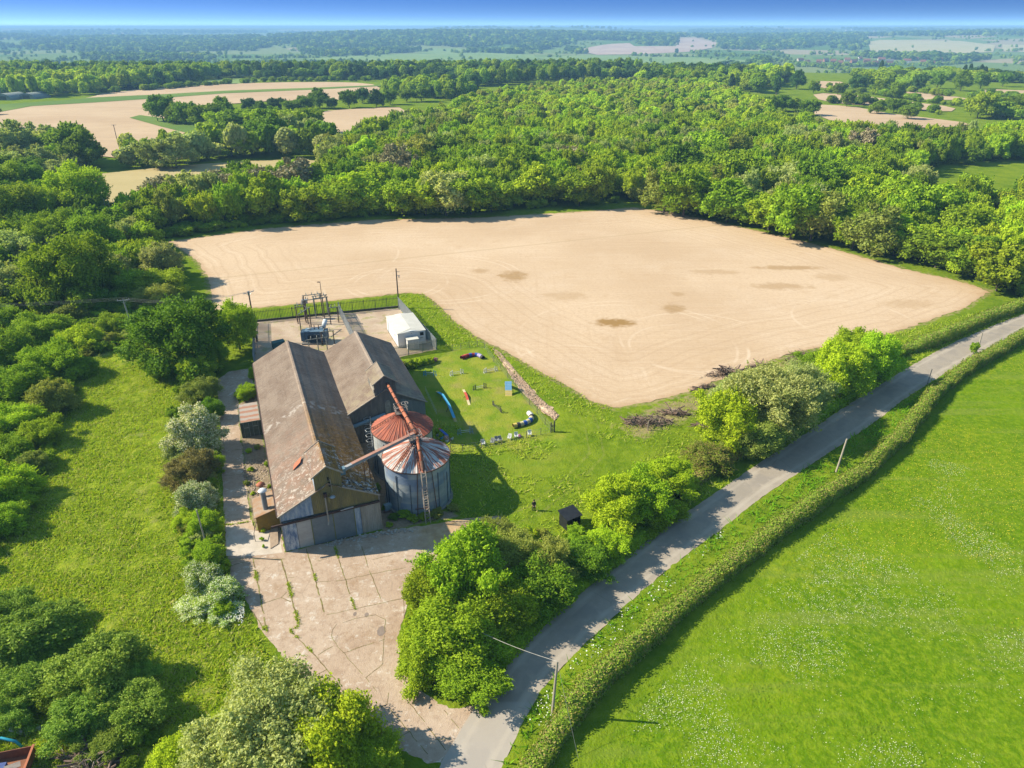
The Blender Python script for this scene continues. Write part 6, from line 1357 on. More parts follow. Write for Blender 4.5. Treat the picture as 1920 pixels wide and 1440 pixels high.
X, Y = G(607, 585); e = empty('lamp_post', (X, Y, 0), 0, 'thin dark lamp post with a small lantern behind the transformer', 'lamp post'); m = MB(); m.tube((0, 0, 0), (0, 0, 6.6), .08, .06, 8); m.build('post', dkwood, e); m = MB(); m.cbox((-.25, 0, 6.55), .6, .25, .14); m.build('lantern', brownp, e)
wires('power_line', pL + Vector((0, 0, .2)), pS, 'thin power wires between the leaning pole and the tall dark pole', 3, (.3, .6, 0), 1.2)
wires('power_line', Vector((-170, 122, 9)), pL + Vector((0, 0, .2)), 'thin power wires running off to the left over the scrub', 3, (.1, .8, 0), 1.5)
# ------------------------------------------------------------------ dog agility lawn
def lv(px, py, z=0.0): x, y = G(px, py, z); return Vector((x, y, z))
pw = simple('white painted wood', (.74, .75, .74), (.62, .63, .62)); pb = simple('sky blue paint', (.06, .36, .62), (.10, .42, .66), 1.5); pbd = simple('deep blue paint', (.03, .09, .42), (.05, .14, .5), 1.5); py_ = simple('yellow paint', (.72, .55, .12), (.62, .48, .15), 1.5); prd = simple('red paint', (.62, .09, .05), (.5, .10, .06), 1.5); pk = simple('dark painted wood', (.045, .045, .05), (.09, .09, .09)); pg = simple('pale teal paint', (.30, .42, .46), (.24, .36, .4)); cream = simple('cream contact paint', (.68, .60, .34), (.6, .5, .3))
def jump(px0, py0, px1, py1, mat, polem, label, wing=.75, h=1.0):
    A, B = lv(px0, py0), lv(px1, py1); e = empty('jump', A, math.atan2((B - A).y, (B - A).x), label, 'jump', 'dog agility jumps on the lawn'); L = (B - A).length
    for x in (0, L):
        m = MB(); s_ = -1 if x == 0 else 1
        m.bar((x, 0, 0), (x, 0, h), .07, .07); m.bar((x + s_ * wing * .6, 0, 0), (x + s_ * wing * .6, 0, h * .75), .06, .06); m.bar((x, 0, h * .95), (x + s_ * wing * .6, 0, h * .72), .05, .06); m.bar((x, 0, .15), (x + s_ * wing * .6, 0, .15), .05, .06); m.bar((x, -.4, .04), (x, .4, .04), .07, .07); m.bar((x + s_ * wing * .6, -.4, .04), (x + s_ * wing * .6, .4, .04), .07, .07)
        for k in range(3): m.bar((x + s_ * wing * .6 * (k + .5) / 3, 0, .15), (x + s_ * wing * .6 * (k + .5) / 3, 0, h * .8), .05, .03)
        m.build('wing', mat, e)
    m = MB(); m.tube((0, 0, h * .55), (L, 0, h * .55), .035, n=8); m.tube((0, 0, h * .25), (L, 0, h * .28), .03, n=8); m.build('pole', polem, e)
jump(849, 704, 864, 701, pw, pw, 'pale grey jump in the middle of the top row on the lawn'); jump(912, 699, 928, 696, pw, pw, 'pale grey jump at the right of the top row, next to the stony bank')
jump(799, 704, 813, 704, pb, pw, 'blue winged jump at the left end of the top row by the barn'); jump(892, 731, 907, 728, pk, pw, 'dark winged jump with a white pole in the middle of the lawn')
jump(926, 762, 938, 773, pk, pk, 'dark jump standing at an angle above the striped tunnel'); jump(864, 814, 881, 812, pg, pw, 'pale blue jump standing in the barn shadow')
# A frame
A = lv(953, 733); e = empty('a_frame_ramp', A, math.radians(92), 'blue and yellow A-frame ramp standing beside the stony bank', 'ramp'); H_ = 1.75
for s_, nm in ((-1, 'near'), (1, 'far')):
    m = MB(); p1, p0 = Vector((0, 0, H_)), Vector((s_ * 1.95, 0, .03)); pm = p0 * .42 + p1 * .58 if False else p0 + (p1 - p0) * .4
    m.bar(pm, p1, 1.1, .06); k = m.build('panel', simple('sky blue ramp panel', (.13, .38, .66), (.18, .44, .7), 1.5) if s_ < 0 else pw, e); m = MB(); m.bar(p0, pm - (p1 - p0) * .003, 1.1, .06); m.build('contact_panel', py_, e)
    m = MB()
    for i in range(1, 9): q = p0 + (p1 - p0) * i / 9 + Vector((0, 0, .05)); m.bar(q + Vector((0, -.52, 0)), q + Vector((0, .52, 0)), .03, .02)
    m.build('slat', pw, e)
m = MB(); m.bar((-.8, -.5, 1.0), (.8, -.5, 1.0), .05, .05); m.bar((-.8, .5, 1.0), (.8, .5, 1.0), .05, .05); m.build('brace', pk, e)
def plank(pts, segs, w, label, name, leg=None, grp=None):
    P_ = [lv(a, b, z) for a, b, z in pts]; o_ = Vector((P_[0].x, P_[0].y, 0)); e = empty(name, o_, 0, label, name.replace('_', ' '), grp)
    for i, (a, b) in enumerate(zip(P_[:-1], P_[1:])): m = MB(); m.bar(a - o_, b - o_, w, .06); m.build('plank', segs[i], e)
    m = MB(); 
    for p in P_[1:-1]:
        for s_ in (-.35, .35): m.bar(Vector((p.x, p.y, p.z)) - o_, Vector((p.x + s_, p.y + s_ * .3, 0)) - o_, .06, .06)
    m.build('trestle', leg or pk, e); return e
plank([(819, 731, .05), (823, 734, .4), (833, 749, 1.15), (845, 768, 1.15), (852, 779, .4), (855, 787, .05)], [py_, pb, pb, pb, simple('deeper blue plank', (.03, .16, .55)), ], .34, 'long blue dog walk with yellow ends along the shadow edge', 'dog_walk') if False else None
def walk(A, B, h, w, m0, m1, m2, name, label, cat, frac=(.33, .67), cf=.12):
    A, B = Vector(A), Vector(B); e = empty(name, A, math.atan2((B - A).y, (B - A).x), label, cat); L = (B - A).length; hs_ = [0.04, h, h, .04] if len(frac) == 2 else [0.04, h, .04]; xs = [0] + [f * L for f in frac] + [L]
    for i in range(len(xs) - 1):
        p, q = Vector((xs[i], 0, hs_[i])), Vector((xs[i + 1], 0, hs_[i + 1])); 
        if i == 0 or i == len(xs) - 2:
            t_ = cf * L / (xs[i + 1] - xs[i]); c = p + (q - p) * t_ if i == 0 else q + (p - q) * t_
            m = MB(); m.bar(p, c, w, .06) if i == 0 else m.bar(c, q, w, .06); m.build('contact_plank', m1 if i == 0 else m2, e); m = MB(); m.bar(c, q, w, .055) if i == 0 else m.bar(p, c, w, .055); m.build('plank', m0, e)
        else: m = MB(); m.bar(p, q, w, .055); m.build('plank', m0, e)
    m = MB()
    for f in frac: x = f * L; m.bar((x, -.5, 0), (x, 0, h - .04), .06, .06); m.bar((x, .5, 0), (x, 0, h - .04), .06, .06)
    m.build('trestle', pk, e)
walk(lv(819, 734), lv(855, 792), 1.2, .42, pb, py_, simple('ochre end', (.5, .4, .15)), 'dog_walk', 'long bright blue dog walk plank along the edge of the barn shadow', 'dog walk', cf=.08)
walk(lv(869, 731), lv(880, 760), .45, .38, prd, cream, cream, 'seesaw', 'red seesaw plank with cream ends in the middle of the lawn', 'seesaw', (.5,), .25)
walk(lv(823, 803), lv(845, 830), .6, .38, pbd, prd, simple('tan end', (.4, .28, .14)), 'low_ramp', 'dark blue plank with a red end leaning near the pots by the silos', 'ramp', (.8,), .15)
e = empty('weave_poles', lv(798, 735), 0, 'line of thin white weave poles in the barn shadow', 'weave poles'); a, b = lv(0, 0), (lv(818, 777) - lv(798, 735))
m = MB(); m.bar((0, 0, .02), b + Vector((0, 0, .02)), .05, .03); m.build('base_rail', pk, e)
for i in range(12): q = b * i / 11; m = MB(); m.tube(q, q + Vector((0, 0, 1.0)), .025, n=6); m.build('pole', pw, e)
def tunnel(pts, cols, r, label):
    P_ = [lv(x, y, r) for x, y in pts]; 
    for _ in range(3): P_ = [P_[0]] + [p for a, b in zip(P_[:-1], P_[1:]) for p in (a * .75 + b * .25, a * .25 + b * .75)] + [P_[-1]]
    L = [0]
    for a, b in zip(P_[:-1], P_[1:]): L.append(L[-1] + (b - a).length)
    def at(s_):
        j = max(k for k in range(len(L) - 1) if L[k] <= s_ + 1e-9); f = (s_ - L[j]) / (L[j + 1] - L[j]); return P_[j] * (1 - f) + P_[j + 1] * f
    o_ = Vector((P_[0].x, P_[0].y, 0)); e = empty('tunnel', o_, 0, label, 'tunnel', 'fabric tunnels on the lawn'); n = len(cols)
    for i, cmat in enumerate(cols):
        m = MB(); k = 12; ring_ = []; V = []
        for j in range(k + 1):
            s_ = L[-1] * (i + j / k) / n; p = at(s_) - o_; q = at(min(L[-1], s_ + .05)) - at(max(0, s_ - .05)); q.normalize(); u = Vector((-q.y, q.x, 0)).normalized(); rr_ = r * (1 + .07 * math.cos(j * math.pi)); 
            for t in range(16): a = 2 * math.pi * t / 16; V.append(p + (u * math.cos(a) + Vector((0, 0, 1)) * math.sin(a)) * rr_)
        m.add(V, [(j * 16 + t, j * 16 + (t + 1) % 16, (j + 1) * 16 + (t + 1) % 16, (j + 1) * 16 + t) for j in range(k) for t in range(16)]); m.build('section', cmat, e, True)
lil = simple('lilac fabric', (.36, .32, .62), (.42, .38, .66), 2, .6); mar = simple('maroon fabric', (.30, .03, .05), (.38, .05, .07), 2, .6)
tunnel([(865, 671), (872, 668), (884, 665), (897, 665), (906, 671)], [mar, prd, mar, pbd, mar, pbd, lil, lil, pk], .36, 'curved maroon, blue and lilac tunnel at the top of the lawn')
tunnel([(962, 799), (975, 796), (988, 792), (997, 786), (996, 778), (991, 774)], [py_, pk, cream, pbd, cream, pbd, cream, pk, pw, pw], .38, 'curved blue and yellow striped tunnel with a white end')
# fence of posts and thin mesh round the lawn
postm = simple('fence post grey', (.22, .20, .17), (.14, .13, .11)); mesh_w = simple('fence wire', (.28, .33, .27), (.2, .24, .2))
def post_fence(pts, label, h=1.25, wires_=3, r=.05, group='post and wire fences of the lawn'):
    P_ = [lv(*p) for p in pts]; o_ = P_[0].copy(); e = empty('wire_fence', o_, 0, label, 'fence', group)
    for p in P_: m = MB(); m.tube(p - o_, p - o_ + Vector((0, 0, h)), r, n=7); m.build('post', postm, e)
    m = MB()
    for z in np.linspace(.15, h - .1, wires_):
        for a, b in zip(P_[:-1], P_[1:]): m.tube(a - o_ + Vector((0, 0, z)), b - o_ + Vector((0, 0, z)), .012, n=4, caps=False)
    for a, b in zip(P_[:-1], P_[1:]):
        k = int((b - a).length / .3)
        for i in range(1, k): p = a + (b - a) * i / k - o_; m.tube(p + Vector((0, 0, .12)), p + Vector((0, 0, h - .1)), .007, n=3, caps=False)
    m.build('wire_mesh', mesh_w, e)
post_fence([(848, 658), (864, 655), (880, 652), (895, 650), (908, 654), (926, 679), (939, 693), (952, 709), (966, 724), (979, 741), (993, 760), (1007, 777), (1022, 797), (1036, 809)], 'thin wire fence along the top and right side of the lawn, beside the stony bank')
post_fence([(1036, 811), (1014, 816), (987, 822), (940, 834), (903, 840), (868, 847), (845, 848)], 'low wire fence along the near side of the lawn, behind the row of white chairs')
m = MB(); X, Y, _ = lv(1036, 811)
gt = empty('gate_post', (X, Y, 0), 0, 'pair of stout dark posts at the near right corner of the lawn', 'gate post'); m.tube((-.25, 0, 0), (-.25, 0, 1.7), .1, n=8); m.tube((.25, .1, 0), (.25, .1, 1.9), .1, n=8); m.build('post', pk, gt); m = MB(); m.bar((-.25, 0, .4), (.25, .1, .4), .06, .1); m.bar((-.25, 0, 1.1), (.25, .1, 1.1), .06, .1); m.build('rail', postm, gt)
def chair(px, py, rz, mat, label, grp='garden chairs along the fence', name='garden_chair'):
    p = lv(px, py); e = empty(name, p, rz, label, 'chair', grp); m = MB(); m.box(-.26, .26, -.25, .25, .42, .46); m.build('seat', mat, e); m = MB(); m.add([(-.26, .23, .46), (.26, .23, .46), (.28, .33, .92), (-.28, .33, .92), (-.26, .26, .46), (.26, .26, .46), (.28, .36, .92), (-.28, .36, .92)], [(0, 1, 2, 3), (7, 6, 5, 4), (0, 3, 7, 4), (1, 5, 6, 2), (2, 6, 7, 3)]); m.build('backrest', mat, e)
    for x in (-.24, .24):
        for y in (-.22, .22): m = MB(); m.tube((x, y, 0), (x, y, .42), .025, n=5); m.build('leg', mat, e)
        m = MB(); m.box(x - .03, x + .03, -.25, .27, .62, .66); m.build('armrest', mat, e)
for a in ((906, 836, .3, pw, 'white garden chair, leftmost in the row along the fence'), (955, 825, -.4, pw, 'white garden chair left of the one with the pink cushion'), (968, 822, .2, pw, 'white garden chair beside the pink cushion'), (993, 818, .1, pw, 'white garden chair at the right end of the row')): chair(*a)
gchm = simple('grey chair frame', (.34, .35, .36), (.25, .26, .27))
for i, a in enumerate(((923, 833), (931, 830), (938, 829))): chair(*a, .4 * i - .3, gchm, ('left', 'middle', 'right')[i] + ' of the three grey folding chairs along the fence')
p = lv(974, 820); m = MB(); m.lathe([(.0, .0), (.3, .02), (.34, .2), (.2, .42), (0, .46)], 14); o = m.build('cushion', simple('pink fabric', (.62, .16, .28), (.45, .18, .4)), None, True); o.location = p + Vector((0, 0, .0)); tag(o, 'pink and purple cushion in the row of white chairs', 'cushion')
def pot(px, py, colr, leafm, label, r=.28, h=.45):
    p = lv(px, py); e = empty('plant_pot', p, 0, label, 'plant pot', 'pots by the silo corner of the lawn'); m = MB(); m.lathe([(0, 0), (r * .75, 0), (r, h), (r * .85, h), (0, h - .06)], 14); m.build('pot', colr, e, True)
    c = bpy.data.objects.new('plant', CR['C'][0]); COL.objects.link(c); c.parent = e; c.location = (0, 0, h + .25); c.scale = (.42, .42, .42); c.material_slots[0].link = 'OBJECT'; c.material_slots[0].material = leafm
pinkleaf = leafmat('pink flowers', (.62, .25, .42), (.7, .45, .6), (.15, .25, .05), .2, .3)
pot(838, 829, pw, pinkleaf, 'pot of pink flowers beside the near silo'); pot(828, 824, pb, LM['mid'], 'blue plant pot left of the pink flowers'); pot(847, 825, pw, LM['bright'], 'white plant pot right of the pink flowers'); pot(821, 818, zinc, LM['mid'], 'grey plant pot nearest the far silo')
for i, (x, y, w, t_, lb) in enumerate(((757, 684, 16, 'olive', 'thin brown shrub at the left end of the bed before the cabin fence'), (770, 683, 17, 'mid', 'small green shrub second along the bed before the cabin fence'), (785, 679, 18, 'bright', 'yellow green shrub in the middle of the bed before the cabin fence'), (798, 678, 14, 'mid', 'small green shrub fourth along the bed before the cabin fence'), (808, 676, 13, 'bright', 'yellow shrub at the right corner of the cabin fence'))):
    bush(x, y, w, 1.0, t_, 'B', lb, name='shrub', cat='shrub')
p = lv(815, 678); o = bpy.data.objects.new('flowering_shrub', CR['C'][1]); COL.objects.link(o); o.location = p + Vector((0, 0, .35)); o.scale = (.55, .55, .5); o.material_slots[0].link = 'OBJECT'; o.material_slots[0].material = leafmat('magenta flowers', (.5, .04, .3), (.6, .1, .42), (.15, .25, .05), .2, .3); tag(o, 'magenta flowering shrub at the corner of the cabin fence', 'shrub')
# black shelter
p = lv(1068, 985); e = empty('field_shelter', p, .55, 'small black shelter with a sloping roof among the trees by the lane', 'shelter'); bl_ = simple('black painted sheet', (.02, .022, .028), (.035, .038, .045), 2, .5, .3); m = MB(); m.box(-1.0, 1.0, .75, .82, 0, 1.75); m.box(-1.0, -.93, -.8, .75, 0, 1.7); m.box(.93, 1.0, -.8, .75, 0, 1.7); m.box(-.93, -.1, -.8, -.74, 0, 1.6); m.build('wall', bl_, e)
m = MB(); m.add([(-1.15, -1.0, 1.75), (1.15, -1.0, 1.75), (1.15, 1.0, 2.05), (-1.15, 1.0, 2.05), (-1.15, -1.0, 1.68), (1.15, -1.0, 1.68), (1.15, 1.0, 1.98), (-1.15, 1.0, 1.98)], [(0, 1, 2, 3), (7, 6, 5, 4), (0, 4, 5, 1), (1, 5, 6, 2), (2, 6, 7, 3), (3, 7, 4, 0)]); m.build('roof', bl_, e)
# ------------------------------------------------------------------ the person on the grass
def skin_part(name, chains, radii, mat, parent, sub=2):
    """chains: list of point lists sharing points by coordinates; radii: dict point -> radius"""
    idx, V, E, Rr = {}, [], [], []
    for ch in chains:
        prev = None
        for p in ch:
            if p not in idx: idx[p] = len(V); V.append(p); Rr.append(radii[p])
            if prev is not None: E.append((idx[prev], idx[p]))
            prev = p
    me = bpy.data.meshes.new(name); me.from_pydata(V, E, []); o = link(name, me, None, parent); md = o.modifiers.new('skin', 'SKIN'); sv = me.skin_vertices[0].data if me.skin_vertices else None
    if sv is None:
        import bmesh
        bm = bmesh.new(); bm.from_mesh(me); bm.verts.layers.skin.verify(); bm.to_mesh(me); bm.free(); sv = me.skin_vertices[0].data
    for i, r in enumerate(Rr): sv[i].radius = (r, r)
    sv[0].use_root = True
    if sub: s2 = o.modifiers.new('sub', 'SUBSURF'); s2.levels = s2.render_levels = sub
    me.materials.append(mat); return o
pe = empty('person', lv(1001, 959), math.radians(8), 'person in a black top and dark trousers standing on the grass, arms held in front', 'person')
skin = simple('skin', (.46, .28, .20), (.42, .25, .17)); topm = simple('black top', (.02, .018, .022), (.035, .03, .035)); trm = simple('dark green trousers', (.035, .045, .03), (.05, .06, .04)); hairm = simple('brown hair', (.09, .045, .03), (.05, .03, .02))
pel = (0, 0, .95); hl_, hr_ = (-.1, 0, .9), (.1, 0, .9)
B_ = {pel: .15, (0, 0, 1.15): .13, (0, 0, 1.34): .155, (0, .01, 1.46): .075, (0, -.01, 1.56): .055, (0, -.015, 1.64): .085, (0, -.01, 1.72): .075,
      (-.17, .01, 1.4): .06, (-.24, .0, 1.14): .045, (-.16, -.18, 1.02): .035, (.17, .01, 1.4): .06, (.24, 0, 1.14): .045, (.16, -.18, 1.02): .035, hl_: .1, hr_: .1, (-.13, -.01, .5): .065, (.12, -.01, .5): .065, (-.15, .01, .1): .042, (.14, .01, .1): .042, (-.15, -.14, .05): .035, (.15, -.14, .05): .035,
      (-.15, -.24, 1.0): .028, (.15, -.24, 1.0): .028}
body = skin_part('body', [[pel, (0, 0, 1.15), (0, 0, 1.34), (0, .01, 1.46), (0, -.01, 1.56), (0, -.015, 1.64), (0, -.01, 1.72)], [(0, 0, 1.34), (-.17, .01, 1.4), (-.24, .0, 1.14), (-.16, -.18, 1.02), (-.15, -.24, 1.0)], [(0, 0, 1.34), (.17, .01, 1.4), (.24, 0, 1.14), (.16, -.18, 1.02), (.15, -.24, 1.0)], [pel, hl_, (-.13, -.01, .5), (-.15, .01, .1), (-.15, -.14, .05)], [pel, hr_, (.12, -.01, .5), (.14, .01, .1), (.15, -.14, .05)]], B_, skin, pe)
T2 = {(0, 0, .93): .165, (0, 0, 1.15): .15, (0, 0, 1.34): .175, (0, .01, 1.45): .085, (-.17, .01, 1.4): .078, (-.24, 0, 1.14): .062, (-.18, -.13, 1.05): .05, (.17, .01, 1.4): .078, (.24, 0, 1.14): .062, (.18, -.13, 1.05): .05}
skin_part('top', [[(0, 0, .93), (0, 0, 1.15), (0, 0, 1.34), (0, .01, 1.45)], [(0, 0, 1.34), (-.17, .01, 1.4), (-.24, 0, 1.14), (-.18, -.13, 1.05)], [(0, 0, 1.34), (.17, .01, 1.4), (.24, 0, 1.14), (.18, -.13, 1.05)]], T2, topm, pe)
T3 = {(0, 0, .92): .16, (-.1, 0, .88): .115, (-.13, -.01, .5): .085, (-.15, .01, .12): .065, (.1, 0, .88): .115, (.12, -.01, .5): .085, (.14, .01, .12): .065}
skin_part('trousers', [[(0, 0, .92), (-.1, 0, .88), (-.13, -.01, .5), (-.15, .01, .12)], [(0, 0, .92), (.1, 0, .88), (.12, -.01, .5), (.14, .01, .12)]], T3, trm, pe)
m = MB(); m.lathe([(.176, .925), (.19, .9), (.19, .87), (.172, .85)], 20); m.build('white_hem', pw, pe, True)
for s_ in (-1, 1):      # hands: palm, four fingers and thumb held in front
    ch, rd = [], {}; w0 = (s_ * .15, -.24, 1.0); pm_ = (s_ * .14, -.30, .99); rd[w0] = .026; rd[pm_] = .03; ch.append([w0, pm_])
    for k in range(4): f1 = (s_ * .14 + (k - 1.5) * .02, -.345, .985); f2 = (s_ * .14 + (k - 1.5) * .021, -.375 - .004 * (k in (1, 2)), .965); f3 = (s_ * .14 + (k - 1.5) * .02, -.375, .94 - .004 * (k in (1, 2))); rd[f1] = .0095; rd[f2] = .0085; rd[f3] = .0075; ch.append([pm_, f1, f2, f3])
    t1 = (s_ * .14 - s_ * .035, -.29, 1.0); t2 = (s_ * .14 - s_ * .05, -.325, .985); rd[t1] = .012; rd[t2] = .009; ch.append([pm_, t1, t2]); skin_part('hand', ch, rd, skin, pe, 1)
    m = MB(); m.cbox((s_ * .15, -.06, 0), .1, .28, .09); m.build('shoe', pk, pe)
m = MB(); m.lathe([(.0, 1.815), (.07, 1.80), (.105, 1.74), (.108, 1.66), (.09, 1.58), (.06, 1.56)], 16); h_ = m.build('hair', hairm, pe, True); h_.location = (0, .025, 0)
m = MB(); m.tube((0, -.1, 1.645), (0, -.122, 1.63), .014, .018, 6); m.build('nose', skin, pe)
for s_ in (-1, 1): m = MB(); m.lathe([(0, -.012), (.012, 0), (0, .012)], 6); o = m.build('eye', pk, pe); o.location = (s_ * .033, -.092, 1.66); m = MB(); m.lathe([(0, -.03), (.016, 0), (0, .03)], 6); o = m.build('ear', skin, pe); o.location = (s_ * .098, 0, 1.645)
m = MB(); m.box(-.025, .025, -.101, -.092, 1.598, 1.606); m.build('mouth', prd, pe)

# ------------------------------------------------------------------ heaps of cut wood, bank stones, rubbish
logm = simple('cut branch bark', (.24, .165, .125), (.15, .10, .08), 3); logp = simple('pale dead branch', (.42, .36, .29), (.32, .26, .2), 3)
def brush(px, py, L, W, H_, n, label, seed, mat=logm, rz=0.0, grp='heaps of cut branches by the field edge'):
    rr = random.Random(seed); X, Y = G(px, py); e = empty('brush_pile', (X, Y, 0), rz, label, 'brush pile', grp)
    for part, nn_, r0, r1, mt in (('log', n // 6, .09, .17, mat), ('branches', n, .02, .06, mat), ('pale_branches', n // 2, .015, .045, logp)):
        m = MB()
        for i in range(nn_):
            x, y = rr.gauss(0, L / 3.2), rr.gauss(0, W / 3.2); z = max(.06, H_ * (1 - abs(x) / L * 1.1) * rr.random()); a = rr.gauss(0, .7) + (math.pi if rr.random() < .5 else 0); l_ = rr.uniform(.6, 1.6) * (1.2 if part == 'log' else 1); el = rr.gauss(.05, .28)
            d = Vector((math.cos(a) * math.cos(el), math.sin(a) * math.cos(el), math.sin(el))) * l_; p = Vector((x, y, z)); k = d.cross(Vector((0, 0, 1))).normalized() * rr.gauss(0, .12); q = p + d
            q.z = max(q.z, .04); m.path([p, p + d * .5 + k, q], rr.uniform(r0, r1), 5, .01 if part != 'log' else r0)
        m.build(part, mt, e)
brush(1218, 796, 6.2, 1.8, 1.3, 190, 'long grey heap of cut branches and logs on the grass, nearest the lane trees', 1)
brush(1265, 778, 4.0, 1.3, 1.0, 110, 'smaller brown heap just right of the long grey heap', 2, rz=-.1)
brush(1362, 702, 5.6, 1.6, 1.3, 150, 'heap of brown branches at the edge of the bare field above the willows', 3, rz=.3)
brush(1500, 672, 6.0, 1.5, 1.3, 130, 'brown heap of roots and branches at the far corner of the bare field', 4, rz=.4)
brush(1316, 800, 1.6, 1.0, .7, 40, 'small low heap of twigs beside the pale willow', 6)
brush(180, 1438, 4.4, 1.8, 1.3, 260, 'pile of bare grey brushwood at the bottom of the picture', 5, rz=-.35)
brush(1320, 728, 3.4, 1.0, .7, 70, 'low scatter of twigs at the near edge of the bare field, left of the willows', 7, rz=.35)
brush(1420, 690, 4.2, 1.1, .9, 90, 'long low heap of brown branches between two larger heaps at the field edge', 8, rz=.3)
brush(1190, 792, 1.8, 1.1, 1.2, 60, 'stubby end heap of broken logs left of the long grey heap', 9)
X, Y = G(1214, 808); e = empty('stake', (X, Y, 0), 0, 'upright stake in front of the long heap of branches', 'stake'); m = MB(); m.tube((0, 0, 0), (.03, 0, 1.7), .09, .08, 8); m.build('post', logp, e)
def stones(name, poly, n, r0, r1, mat, label, seed, z=.05):
    rr = np.random.default_rng(seed); A = np.array(poly); x0, y0 = A.min(0); x1, y1 = A.max(0); Q = np.column_stack([rr.uniform(x0, x1, n * 4), rr.uniform(y0, y1, n * 4)]); Q = Q[inpoly(Q, poly)][:n]; iv, if_ = ICO1; Vs, Fs = [], []
    for i, q in enumerate(Q): r = rr.uniform(r0, r1); W = iv * r * (1 + .2 * rr.normal(size=(len(iv), 1))) * np.array([1, 1, .6]); Vs.append(W + np.array([q[0], q[1], z + r * .3])); Fs.append(if_ + i * len(iv))
    o = link(name, mesh_np(name, np.vstack(Vs), np.vstack(Fs)), mat); return tag(o, label, None, None, 'stuff')
st1 = simple('broken chalky stone', (.62, .45, .32), (.48, .33, .22), 1.5)
stones('stones', STRIP, 3800, .04, .13, st1, 'long bank of broken pale stones between lawn and bare field', 1, .1)
stones('rubble', GP([(452, 870), (495, 860), (515, 925), (500, 935), (470, 930), (458, 905)]), 420, .05, .17, simple('rubble', (.45, .36, .28), (.30, .22, .16), 1.2), 'loose rubble and broken slabs beside the near barn', 2, .03)
stones('rubble', GP([(600, 1018), (715, 996), (790, 988), (790, 994), (715, 1006), (610, 1026)]), 120, .05, .22, simple('rubble grey', (.36, .32, .28), (.5, .46, .42), 1.2), 'crumbled concrete along the foot of the barn front', 3, .0)
def weeds(name, poly, n, h, mat, label, seed): scatter_blades.__globals__['_k'] = 0; return None
rrw = random.Random(12)
for i, (x, y, w, t_, ra) in enumerate(((760, 962, 26, 'mid', .5), (775, 972, 22, 'mid', .5), (798, 968, 26, 'mid', .45), (820, 962, 26, 'olive', .5), (738, 968, 18, 'dark', .6), (730, 984, 14, 'mid', .5), (850, 952, 24, 'olive', .4), (706, 915, 18, 'dark', .8), (722, 950, 14, 'dark', .7))):
    bush(x, y, w, ra, t_, 'B', f'{LOOK[t_]} weed clump, {ordw(i)} along the foot of the near silo', group='weeds round the foot of the silos', name='weed_clump', cat='weeds')
for i, (x, y, w) in enumerate(((494, 995, 9), (491, 1010, 8), (494, 1024, 7))): bush(x, y, w, .9, 'bright', 'C', f'bright weed tuft, {ordw(i)} from the top, in the crack beside the barn corner', group='weeds in the crack beside the barn', name='weed_clump', cat='weeds')
X, Y = G(521, 1010); e = empty('plank_stack', (X, Y, 0), BARN_H, 'bundle of weathered planks leaning on the barn corner', 'planks'); m = MB()
for k in range(6): m.bar((-.9 + .16 * k, -1.6 + .1 * k, .06), (-.7 + .16 * k, 1.9, .12 + .05 * k), .14, .05)
m.build('plank', simple('weathered plank', (.46, .35, .26), (.34, .26, .2)), e)
p = lv(478, 994); m = MB(); m.path([(0, 0, 0), (0, 0, 1.15), (.35, .1, 1.15)], .04, 6); m.path([(.35, .1, 1.15), (.7, -2.0, 1.1), (.75, -2.1, 0)], .035, 6); o = m.build('handrail', simple('dark handrail', (.05, .05, .05)), None); o.location = p; tag(o, 'thin dark handrail on the cream slab beside the lean-to', 'handrail')
p = lv(728, 955); e = empty('junk_pile', p, .2, 'pale blue scrap metal box in the gap between barn and silo', 'scrap'); m = MB(); m.cbox((0, 0, 0), .9, .6, .8, .3); m.build('box', simple('pale blue scrap', (.30, .42, .50), (.2, .28, .34)), e); m = MB(); m.bar((.3, .5, .1), (1.6, .9, .3), .15, .1); m.bar((-.6, -.7, .1), (.9, -.5, .15), .12, .1); m.build('beam', rustd, e)
# ------------------------------------------------------------------ bottom left corner
X, Y = G(20, 1455); tl = empty('trailer', (X, Y, 0), .25, 'rusty open trailer in the bottom left corner', 'trailer'); rs = simple('brown rusted steel', (.20, .075, .04), (.30, .12, .06), 2, .8); orr = simple('orange rusted edge', (.48, .16, .08), (.38, .13, .07))
m = MB(); m.box(-2.2, 1.6, -1.4, -1.34, .5, 1.35); m.box(-2.2, 1.6, 1.34, 1.4, .5, 1.35); m.box(1.54, 1.6, -1.34, 1.34, .5, 1.35); m.box(-2.2, 1.54, -1.34, 1.34, .45, .5); m.build('body', rs, tl); m = MB(); m.box(1.5, 1.68, -1.45, 1.45, 1.35, 1.42); m.build('rim', orr, tl)
for y in (-1.5, 1.5): m = MB(); m.tube((0, y - .1, .38), (0, y + .1, .38), .38, n=18); m.build('wheel', pk, tl)
X, Y = G(28, 1432, .9); m = MB(); m.cbox((-.7, .2, 0), 1.4, .7, .5, .2); o = m.build('plastic_crate', simple('navy plastic', (.05, .08, .25), (.08, .12, .32))); o.location = (X - .6, Y - .6, .52); tag(o, 'navy blue crate lying in the rusty trailer', 'crate')
m = MB(); m.cbox((0, 0, 0), 1.1, .45, .06, .6); o = m.build('board', simple('pale board', (.5, .42, .36))); o.location = (X + .1, Y - .4, 1.1); o.rotation_euler = (.2, .3, 0); tag(o, 'pale pointed board lying across the rusty trailer', 'board')
